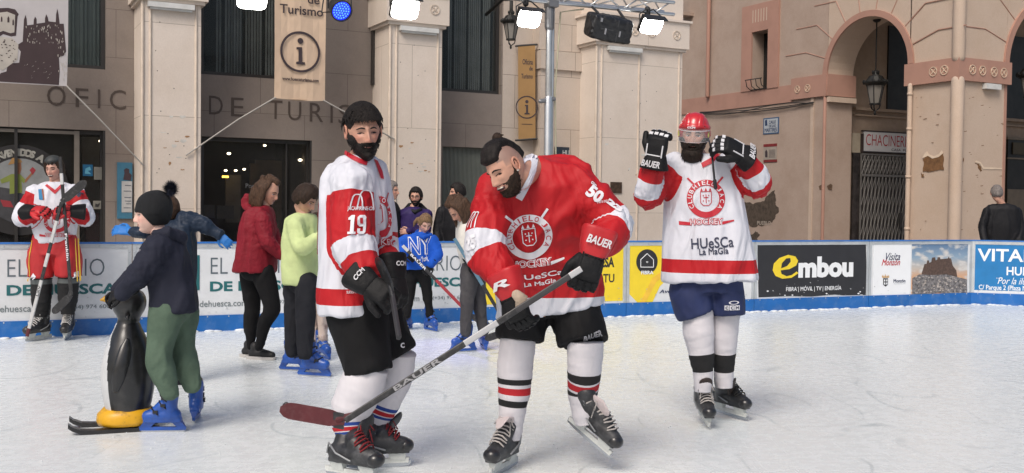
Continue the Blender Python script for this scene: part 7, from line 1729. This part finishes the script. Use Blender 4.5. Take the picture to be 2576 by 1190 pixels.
def penguin():
    J = JJ(6.68); root = thing('penguin_skating_aid', gnd(315, 1068), 'plastic penguin skating aid with yellow feet on black runners', 'skating aid')
    fd = V((-.93, -.36, 0)).normalized(); sx = UP.cross(fd); ax = J(320, 1000); K = 394.0
    cz = lambda y: 1.45 - (y - 508) / K
    rows = [(724, .02, 0), (727, .05, 0), (736, .085, 0), (750, .103, .004), (766, .106, .004), (782, .095, 0), (797, .074, 0), (806, .068, 0), (818, .078, 0), (845, .108, 0), (880, .143, .0), (925, .165, 0), (970, .165, .0), (1005, .152, 0), (1036, .135, 0)]
    base = V((ax.x, ax.y, 0)); mb = MB(); N_ = 160; rs = []
    rr_ = []
    for i in range(len(rows) - 1):
        for k in range(5):
            t = k / 5; p0, p1, p2, p3 = rows[max(0, i - 1)][1], rows[i][1], rows[i + 1][1], rows[min(len(rows) - 1, i + 2)][1]
            rr_.append((rows[i][0] + (rows[i + 1][0] - rows[i][0]) * t, p1 + .5 * t * (p2 - p0 + t * (2 * p0 - 5 * p1 + 4 * p2 - p3 + t * (3 * (p1 - p2) + p3 - p0))) if i else p1 + (p2 - p1) * math.sin(t * math.pi / 2), 0))
    rows = rr_ + [rows[-1]]
    for y, r, o in rows:
        xo = (4 if y < 810 else 2) / K
        rs.append([base + UP * cz(y) + V((xo, 0, 0)) + fd * (r * (.98 if y > 810 else 1) * math.cos(2 * math.pi * k / N_)) + sx * (r * math.sin(2 * math.pi * k / N_)) for k in range(N_)])
    mb.rings(rs); fi = 0
    Mpk = mat('plastic_black', (.012, .012, .013), .32, var=.3, vscale=5, dirt=(.05, .05, .05), dscale=9, damt=.5, coat=.2, bump=.1, bscale=30); Mpw = mat('plastic_white', (.55, .56, .57), .4, var=.06, dirt=(.3, .3, .3), dscale=8, damt=.4); Mpy = mat('plastic_yellow', (.68, .36, .012), .4, var=.12, dirt=(.03, .025, .02), dscale=9, damt=.9)
    for i in range(len(rs) - 1):
        for k in range(N_):
            a = abs((k + .5 if k < N_ / 2 else N_ - k - .5) / N_ * 2 * math.pi); y = rows[i][0]
            lim = .0 if y < 812 else (R(30) + R(13) * sm(y, 812, 980) - R(16) * sm(1 - abs(y - 830) / 40, 0, 1)); mb.m[fi] = 1 if a < lim else 0; fi += 1
    mb.build('body', [Mpk, Mpw], root, smooth=True)
    mb = MB()
    for sg, s2 in ((1, 1), (-1, 1)):
        c = base + sx * (-.145 * sg) * -1 + fd * .03; P = []
        for i in range(9):
            t = i / 8; z = cz(835 + 135 * t); r = .12 + .05 * sm(t, 0, .7); an = R(sg * (92 - 26 * t)); P.append(base + UP * z + fd * (r * math.cos(an)) + sx * (r * math.sin(an)))
        mb = MB(); mb.tube(P[1:], [.016, .036, .042, .044, .044, .042, .036, .022], 14, flat=.45, ref=(sx * sg)); mb.build('wing', Mpk, root, smooth=True)
    mb = MB(); h = base + UP * cz(752); mb.tube([h + fd * .085, h + fd * .13, h + fd * .155 - UP * .006], [.028, .022, .008], 14); mb.build('beak', Mpy, root, smooth=True)
    mb = MB()
    for s_ in (-1, 1): mb.ell(base + UP * cz(742) + fd * .078 + sx * s_ * .055, .012, .012, .012)
    mb.build('eye', Mpw, root, smooth=True)
    mb = MB(); mb.loft([(base + UP * z, fd, sx, a, b) for z, a, b in ((.035, .175, .15), (.06, .185, .16), (.1, .18, .15), (.135, .145, .138))], 48, 2.3); mb.build('feet', Mpy, root, smooth=True)
    for s_ in (-1, 1):
        mb = MB(); rs = []
        for t, z in ((-.19, .012), (.2, .012), (.27, .018), (.32, .038), (.345, .058)):
            c = base + fd * t + sx * s_ * .115 + UP * z; rs.append([c + sx * .032 - UP * .012, c + sx * .032 + UP * .014, c - sx * .032 + UP * .014, c - sx * .032 - UP * .012])
        mb.rings(rs); mb.build('runner', Mpk, root, smooth=False)
    mb = MB(); mb.tube([base + UP * .72 - sx * .13, base + UP * .74, base + UP * .72 + sx * .13], .016, 10); mb.build('handle', Mpk, root, smooth=True)
penguin()
# child in navy puffer
Mpuff = cloth('puffer_navy', (.017, .028, .05), .5, wrinkle=.9, wscale=9)
casualC = casual(8.3, gnd(430, 968), 'child in navy puffer jacket with both arms flung wide behind the penguin pusher', (424, 530, 0, 165, 0, 0, .92), (430, 560), 170,
    [(432, 556, .06, .06), (433, 560, .12, .08), (435, 568, .16, .11), (436, 610, .175, .14), (434, 670, .18, .14), (433, 715, .185, .14)],
    [[(400, 572, 0), (360, 585, -.05), (338, 584, -.05)], [(465, 555, 0), (508, 563, 0), (548, 588, 0)]], [[.075, .062, .055], [.078, .064, .052]], Mpuff,
    [[(425, 720), (424, 840), (424, 950)], [(448, 720), (450, 840), (450, 950)]], [[.09, .07, .055], [.09, .07, .055]], cloth('trousers_dark', (.02, .02, .024)),
    hands=[((330, 583, -.05), (-.9, -.1, .15), (0, -.8, .6), .95, 1), ((552, 590), (.6, -.2, -.55), (0, -.9, .2), .8, 1)], handm=mat('glove_blue', (.015, .16, .5), .6), seed=61, eyes=None, mouth=None, brow=None, fold=.012, hcurl=25)
short_hair(casualC[1], casualC[0], Mh_brown, .022, .04, .006, -.05, -.09)
for x in (420, 452): rental_skate(casualC[0], gnd(x, 962), V((-.2, -.9, 0)), s=.8)
# woman in red puffer
Mredp = cloth('puffer_red', (.20, .012, .022), .6, wrinkle=1.0, wscale=8); Mleg = cloth('leggings_black', (.008, .008, .009), .85)
def quilt(p): return .008 * abs(math.sin(p.z * 42)) ** .6 + .004 * noise.noise(p * 14)
rW, H, J, g, t, X, f = casual(9.67, gnd(650, 905), 'woman in quilted dark red jacket and black leggings looking down at her hands', (677, 482, 0, 72, 22, 0, .98), (665, 525), 74,
    [(660, 518, .06, .06), (656, 524, .13, .09), (651, 536, .165, .115), (649, 570, .185, .145), (647, 610, .19, .16), (643, 650, .20, .175), (640, 684, .205, .180)],
    [[(660, 552, -.16), (672, 606, -.2), (706, 640, -.16)], [(665, 552, .14), (690, 600, .12), (712, 638, .0)]], [[.078, .070, .05], [.075, .065, .05]], Mredp,
    [[(660, 682, -.07), (684, 770, -.09), (668, 810, -.09), (652, 872, -.08)], [(630, 682, .08), (634, 776, .08), (630, 820, .08), (630, 872, .08)]], [[.105, .078, .066, .042], [.10, .075, .062, .042]], Mleg,
    hands=[((710, 642, -.16), (.8, -.1, -.35), (0, -.7, .6), .9, 1), ((714, 640, 0), (.8, -.1, -.2), (0, .7, .6), .9, -1)], handm=Mgb, seed=71, legname='leggings', fold=.012)
curtain(H, rW, Mh_brown, [([(s_ * .06, .01 - .022 * i, .085), (s_ * .088, .0 - .03 * i, .03), (s_ * .092, .0 - .034 * i, -.06), (s_ * .08, .012 - .036 * i, -.15), (s_ * .07, .01 - .03 * i, -.215)], [.022, .027, .028, .026, .012]) for s_ in (-1, 1) for i in range(4)] + [([(0, .05 - .04 * i, .11 - .012 * i * i * .4), (.035 * (-1) ** i, .03 - .04 * i, .10)], [.03, .03]) for i in range(4)] + [([(x, -.085, .05), (x * 1.2, -.115, -.03), (x * 1.2, -.12, -.16), (x, -.10, -.23)], [.035, .036, .034, .015]) for x in (-.05, 0, .05)] + [([(0, .03, .115), (0, -.04, .12), (0, -.09, .06)], [.035, .045, .04])])
mb = MB(); mb.ell(J(621, 505), .05, .05, .065); mb.tube([J(630, 530, -.1), J(618, 515, 0), J(630, 530, .1)], [.03, .045, .03], 12); fuse(mb, 'hood', Mredp, rW, .01, 2, folds(.007, (10, 10, 10)))
Mshoe = mat('shoe_black', (.012, .012, .013), .6, var=.3); Msole = mat('sole_white', (.5, .48, .46), .5)
for (x, y, dy) in ((657, 904, 0), (640, 899, 0)):
    c = gnd(x, y); tx = V((.96, -.28, 0)); ty = UP.cross(tx)
    mb = MB(); mb.tube([c + UP * .055 - tx * .09, c + UP * .06, c + tx * .11 + UP * .045], [.042, .044, .034], 14); mb.tube([c + UP * .06 - tx * .06, c + UP * .12 - tx * .065], [.042, .044], 12); sh_ = fuse(mb, 'shoe', Mshoe, rW, .008, 2)
    mb = MB(); mb.loft([(c + UP * z, tx, ty, a, b) for z, a, b in ((.001, .150, .044), (.028, .155, .048))], 24, 2.8); mb.build('sole', Msole, sh_, smooth=False)
# boy in lime sweatshirt
Mlime = cloth('sweatshirt_lime', (.53, .62, .30), .85, wrinkle=.5); Mdk2 = cloth('trousers_charcoal', (.016, .017, .022))
rB, H, J, g, t, X, f = casual(8.74, gnd(760, 945), 'boy in pale lime sweatshirt and dark trousers looking down at a phone', (769, 502, -.02, 74, 30, 0, .96), (763, 540), 55,
    [(764, 535, .055, .055), (762, 541, .115, .08), (758, 553, .15, .10), (756, 590, .165, .12), (757, 650, .17, .128), (758, 700, .168, .128), (758, 716, .16, .12)],
    [[(742, 568, -.13), (760, 622, -.2), (800, 598, -.32)], [(778, 566, .1), (792, 612, .0), (808, 594, -.18)]], [[.073, .068, .05], [.07, .06, .045]], Mlime,
    [[(742, 712, .06), (738, 800, .05), (734, 885, .05)], [(772, 712, -.08), (768, 800, -.1), (767, 888, -.1)]], [[.10, .078, .060], [.10, .082, .064]], Mdk2,
    hands=[((804, 596, -.33), (.8, -.3, .3), (0, -.8, .3), .85, 1)], skin=(.50, .28, .2), detail=1, topname='sweatshirt', seed=81)
short_hair(H, rB, Mh_dkbrown, .028, .048, .006, -.03, -.07, top=.004, seed=1)
rental_skate(rB, gnd(740, 932), V((.92, -.25, 0)), s=.86); rental_skate(rB, gnd(790, 947), V((.95, -.28, 0)), s=.92)
# small child half hidden
rF, H, J, g, t, X, f = casual(9.75, gnd(806, 905), 'small child in patterned leggings half hidden behind the boy in lime', (798, 568, 0, 30, 20, 0, .92), (798, 600), 20,
    [(798, 595, .05, .05), (798, 600, .1, .08), (798, 612, .13, .1), (798, 660, .14, .11), (800, 730, .15, .12)], [[(778, 620), (768, 670, -.05), (784, 700, -.2)], [(818, 620), (824, 670, -.05), (812, 690, -.2)]], [[.055, .05, .045], [.055, .05, .045]], cloth('coat_dark', (.03, .022, .028)),
    [[(793, 725, .05), (790, 800, .1), (790, 850, .1)], [(808, 725), (813, 790), (813, 850)]], [[.07, .055, .045], [.07, .058, .045]], mat('leggings_print', (.55, .45, .4), .8, var=.05, vscale=5, speck=((.38, .03, .03), 16, 1.0), dirt=(.1, .02, .02), dscale=11, damt=.9), legname='leggings', seed=91)
short_hair(H, rF, Mh_dkbrown, .022, .05, .006, -.03, -.08)
rental_skate(rF, gnd(812, 903), V((.55, -.75, 0)), s=.86, buck=mat('buckle_silver', (.45, .47, .5), .35, metal=.6)); rental_skate(rF, gnd(788, 896), V((.4, -.8, 0)), s=.8)
# girl with stick
Mblueh = cloth('hoodie_blue', (.012, .085, .46), .8)
rG, H, J, g, t, X, f = casual(12.05, gnd(1052, 832), 'fair-haired girl in bright blue hoodie and black leggings holding a hockey stick', (1069, 562, -.05, 22, 30, -4, .94), (1064, 588), 8,
    [(1062, 582, .055, .055), (1060, 587, .11, .08), (1056, 597, .15, .10), (1053, 625, .17, .12), (1051, 655, .18, .13), (1050, 676, .18, .13)],
    [[(1026, 604, -.02), (1003, 618, -.06), (1022, 637, -.2)], [(1088, 606, -.02), (1100, 640, -.08), (1084, 664, -.22)]], [[.072, .064, .05], [.072, .064, .05]], Mblueh,
    [[(1037, 674), (1031, 735), (1024, 792)], [(1064, 674), (1074, 735), (1080, 790)]], [[.085, .06, .045], [.085, .06, .045]], Mleg,
    hands=[((1022, 636, -.2), (.5, -.3, -.4), (-.3, -.8, .3), .85, 1), ((1084, 666, -.22), (-.4, -.3, -.6), (.2, -.9, .2), .85, -1)], handm=Mgb, skin=(.55, .33, .26), eyes='open', topname='hoodie', legname='leggings', seed=101, tilt=.06, brow=hairm('brow_fair', (.2, .12, .07)))
short_hair(H, rG, Mh_blond, .014, .052, .003, -.03, -.07)
mb = MB(); mb.tube([H.W(-.03, -.09, .02), H.W(-.06, -.11, -.01), H.W(-.09, -.10, -.06), H.W(-.10, -.085, -.1)], [.022, .026, .022, .006], 10); mb.build('ponytail', Mh_blond, rG, smooth=True)
mb = MB(); mb.tube([J(1046, 590, -.06), J(1066, 598, -.12), J(1084, 590, -.05)], [.022, .03, .022], 10); mb.ell(J(1058, 586, .1), .07, .04, .05); fuse(mb, 'hood', Mblueh, rG, .01, 2)
D = DP(J(1052, 625, -.2), X, f, g); mb = MB()
D.ptxt(mb, 'NY', 1028, 595, 1088, 642, .003, .045); D.ptxt(mb, 'ew York', 1048, 646, 1078, 660, .004, .02, .2, .3); mb.build('lettering', Mpr_w, g)
mb = MB(); D.ptxt(mb, 'NY', 1030, 597.5, 1086, 639.5, .006, -.01); mb.build('lettering', Mblueh, g)
rental_skate(rG, gnd(1020, 829), V((-.45, -.85, 0)), s=.84); rental_skate(rG, gnd(1083, 832), V((.55, -.8, 0)), s=.88)
# girl in white sweater, bending
rL, H, J, g, t, X, f = casual(10.37, gnd(1190, 884), 'long-haired skater in white sweater and grey jeans bent over a stick', (1152, 528, -.1, -58, 48, 0, .97), (1172, 552), -62,
    [(1170, 546, .06, .06), (1174, 550, .12, .09), (1180, 566, .16, .115), (1183, 600, .17, .13), (1188, 640, .165, .13), (1194, 672, .155, .125)],
    [[(1172, 578, -.14), (1166, 628, -.2), (1188, 652, -.22)], [(1182, 575, .12), (1165, 625, .1), (1180, 640, -.1)]], [[.07, .062, .045], [.065, .06, .045]], cloth('sweater_white', (.6, .585, .54), .9),
    [[(1184, 678, -.06), (1176, 745, -.08), (1172, 835, -.08)], [(1202, 678, .08), (1202, 745, .06), (1218, 833, .04)]], [[.10, .075, .055], [.10, .078, .055]], cloth('jeans_grey', (.06, .058, .062), .85, dirt=(.12, .115, .12), dscale=4, damt=.6),
    hands=[((1188, 655, -.22), (.2, -.3, -.85), (-.5, -.8, 0), .95, 1), ((1170, 630, -.2), (.3, -.3, -.7), (-.5, -.8, 0), .9, 1)], handm=Mgb, seed=111, topname='sweater', legname='jeans')
curtain(H, rL, Mh_brown, [([(s_ * .05, .03 - .025 * i, .10), (s_ * .086, .02 - .03 * i, .04), (s_ * .095, .045 - .03 * i, -.05), (s_ * .085, .085 - .03 * i, -.13), (s_ * .07, .12 - .03 * i, -.18)], [.024, .028, .028, .022, .01]) for s_ in (-1, 1) for i in range(5)] + [([(0, .04, .115), (0, -.03, .13), (0, -.09, .08), (0, -.11, .0)], [.04, .05, .05, .04])])
rental_skate(rL, gnd(1166, 885), V((-.85, -.45, 0)), s=.88); rental_skate(rL, gnd(1216, 878), V((.2, -.95, 0)), s=.9)
# onlookers behind the boards: legs down to the paving
def onlooker(Y, label, head, x, ysh, yaw, topm, hair, half=.2, eyes='open', arms=None, hs=.016, mouth='shut', mkhair=True, **k):
    px = 2640 / Y; g0 = V((at(x, ysh, Y).x, Y, GZ)); b = k.pop('hemdy', 0); zt = at(x, ysh, Y).z
    yh = lambda z: ysh + (zt - z) * px
    secs = [(x, ysh - .03 * px, .06, .06), (x, ysh, half * .75, .09), (x, ysh + .06 * px, half * .95, .12), (x, ysh + .3 * px, half, .14), (x, ysh + .62 * px, half * .95, .14)]
    Xv, fv = frame(yaw); c = at(x, ysh + .07 * px, Y)
    if arms is None: arms = [[(x - half * .9 * px * abs(Xv.x) - 2, ysh + .1 * px, s_ * 0), (x - half * 1.15 * px * abs(Xv.x) - 2, ysh + .36 * px, -.03), (x - half * 1.05 * px * abs(Xv.x), ysh + .6 * px, -.15)] if s_ < 0 else [(x + half * .9 * px * abs(Xv.x) + 2, ysh + .1 * px, 0), (x + half * 1.15 * px * abs(Xv.x) + 2, ysh + .36 * px, -.03), (x + half * 1.05 * px * abs(Xv.x), ysh + .6 * px, -.15)] for s_ in (-1, 1)]
    legs = [[(x - .09 * px, ysh + .6 * px), (x - .1 * px, ysh + 1.0 * px), g0 + V((-.1, 0, .08))], [(x + .09 * px, ysh + .6 * px), (x + .1 * px, ysh + 1.0 * px), g0 + V((.1, 0, .08))]]
    r = casual(Y, g0, label, (head[0], head[1], 0) + tuple(head[2:]), (x, ysh - .01 * px), yaw, secs, arms, [[.07, .062, .05]] * 2, topm, legs, [[.1, .075, .06]] * 2, cloth('trousers_onlooker', (.02, .02, .026)), eyes=eyes, mouth=mouth, seed=int(x), **k)
    if mkhair: short_hair(r[1], r[0], hair, hs, .055, .005, -.02, -.06)
    for s_ in (-1, 1):
        c = g0 + V((.1 * s_, 0, .04)); mb = MB(); mb.tube([c - fv * .05, c + fv * .16], [.045, .04], 10); mb.build('shoe', Mshoe, r[0], smooth=True)
    return r
Mpurp = cloth('jacket_purple', (.028, .016, .085), .6); Mblkj = cloth('jacket_black', (.010, .010, .012), .6)
r = onlooker(13.4, 'man with glasses and dark beard in purple jacket, arms folded, behind the boards', (1046, 495, -4, 4, 0, 1.0), 1040, 526, 6, Mpurp, Mh_black, .19, arms=[[(1008, 540, 0), (1005, 585, -.08), (1040, 590, -.25)], [(1074, 540, 0), (1070, 588, -.08), (1028, 582, -.3)]], hands=[((1030, 584, -.32), (-.9, -.1, .1), (0, -1, .2), .9, 1)], detail=1, brow=Mbrow)
beard(r[1], r[0], Mh_black, .006, .001, 2); H = r[1]
mb = MB()
for s_ in (-1, 1): mb.tube([H.W(s_ * (.031 + .021 * math.cos(R(a))), .098, .0 + .015 * math.sin(R(a))) for a in range(0, 361, 30)], .0018, 5); mb.tube([H.W(s_ * .052, .096, .004), H.W(s_ * .078, .0, .004)], .0016, 5)
mb.tube([H.W(-.01, .1, .003), H.W(.01, .1, .003)], .0016, 5); mb.build('glasses', Mframe_d, r[0])
mb = MB(); J = r[2]; mb.tube([J(1018, 530, .02), J(1030, 520, .1), J(1058, 520, .1), J(1072, 530, .02)], [.03, .05, .05, .03], 12); mb.tube([J(1030, 528, -.06), J(1044, 534, -.11), J(1058, 528, -.06)], [.025, .03, .025], 10); mb.build('hood', Mblkj, r[0], smooth=True)
r = onlooker(13.3, 'grey-haired man in dark coat seen between the bearded man and the glasses man', (984, 480, 74, 0, 0, 1.0), 978, 512, 70, Mblkj, Mh_grey, .19, detail=1, brow=Mh_grey)
r = onlooker(13.5, 'dark-haired man in black jacket in profile above the skater in white', (1151, 484, -74, 4, 0, 1.0), 1142, 514, -30, Mblkj, Mh_black, .2, detail=1); beard(r[1], r[0], Mh_black, .003, .001, 2)
r = onlooker(16.9, 'grey-haired man in black coat seen from behind at the far right', (2507, 486, 172, 0, 0, 1.08), 2520, 516, 165, Mblkj, Mh_grey, .27, eyes=None, mouth=None, brow=None, hs=.012)
# ---------- sticks
Mst = mat('stick_black', (.018, .018, .02), .4, var=.2, dirt=(.12, .12, .12), dscale=30, damt=.5); Msg = mat('stick_grey', (.035, .033, .036), .45, var=.2); Mss = mat('stick_silver', (.42, .42, .43), .35, var=.1); Msr = mat('stick_tape_red', (.075, .008, .012), .7, var=.3, dirt=(.22, .12, .12), dscale=30, damt=.25); Msred = mat('stick_red', (.30, .02, .03), .4)
Mslt = mat('stick_letters', (.28, .28, .29), .5)
J = JJ(5.75)
r = stick('long black stick held by the man in red, dark red taped blade raised', J(1462, 676, -.66), J(868, 1058, -.80), J(715, 1030, -.80) - J(868, 1058, -.80), V((.1, -1, .15)), Mst, Msr,
    segs=[(0, .05, Mss), (.05, .28, Msg), (.28, .36, Mst), (.36, .50, Mss), (.50, 1.0, Mst)], w_=.031, t_=.022, bl=.31, bh=.078, word=(.60, .80, 'BAUER', Mslt), curve_=.02)
mb = MB(); hb = J(868, 1058, -.80); tp = J(722, 1030, -.80); mb.ell(J(720, 1029, -.795), .022, .012, .034); mb.build('blade_tip', Mst, r, smooth=True)
mb = MB(); mb.box(J(852, 1058, -.80), .05, .0145, .076, ((J(715, 1030, -.80) - hb).normalized(), V((0, 1, 0)), UP)); mb.build('blade_heel', Mst, r)
stick('dark stick held upside down by the number 19 player', J(1004, 850, -.75), J(985, 735, -.52), J(963, 668, -.50) - J(985, 735, -.52), V((-.8, -.6, 0)), Msg, Mst, w_=.03, bl=.18, bh=.085, curve_=.02)
J = JJ(10.85)
stick('white stick standing on its end, black blade up, held by the smiling player', J(68, 846, -.38), J(155, 508, -.42), J(228, 446, -.42) - J(155, 508, -.42), V((0, -1, 0)), mat('stick_white', (.5, .5, .5), .4), Mst, segs=[(0, .06, Msr), (.06, .42, MATS['stick_white']), (.42, .52, Mst), (.52, .62, MATS['stick_white']), (.62, .7, Mst), (.7, .86, MATS['stick_white']), (.86, 1, Mst)], w_=.032, bl=.32, bh=.085, word=(.38, .30, 'LXV', Mst), curve_=.0)
stick('black stick held upright by the smiling player, butt beside his face', J(151, 394, -.40), J(179, 742, -.36), J(128, 792, -.36) - J(179, 742, -.36), V((0, -1, 0)), Mst, Mst, segs=[(0, .12, Mst), (.12, .2, MATS['stick_white']), (.2, 1, Mst)], w_=.032, bl=.26, bh=.075, word=(.75, .55, 'Franklin', Mpr_w), curve_=0)
J = JJ(12.05)
stick('black, white and red stick held across by the girl in blue', J(1013, 618, -.28), J(1182, 792, -.40), J(1206, 806, -.40) - J(1182, 792, -.40), V((0, -1, .1)), Mst, Mst, segs=[(0, .08, MATS['stick_white']), (.08, .5, Mst), (.5, .92, Msred), (.92, 1, Mst)], w_=.036, bl=.26, bh=.07, word=(.35, .12, 'BAUER', Mpr_w))
J = JJ(10.37)
stick('slate blue stick held by the bent skater in white', J(1143, 600, -.28), J(1284, 832, -.2), J(1238, 846, -.2) - J(1284, 832, -.2), V((0, -1, .1)), Mst, Mst, segs=[(0, .2, mat('stick_slate', (.1, .2, .28), .4)), (.2, .32, Mst), (.32, .5, MATS['stick_slate']), (.5, 1, Mst)], w_=.034, bl=.26, bh=.07)
# phone in the boy's hand
J = JJ(8.74); mb = MB(); mb.box(J(812, 592, -.38), .07, .012, .14, (V((.8, .5, 0)), V((-.5, .8, .3)).normalized(), UP)); tag(mb.build('phone', mat('phone_dark', (.02, .02, .02), .2)), 'dark phone in the hand of the boy in lime', 'phone')
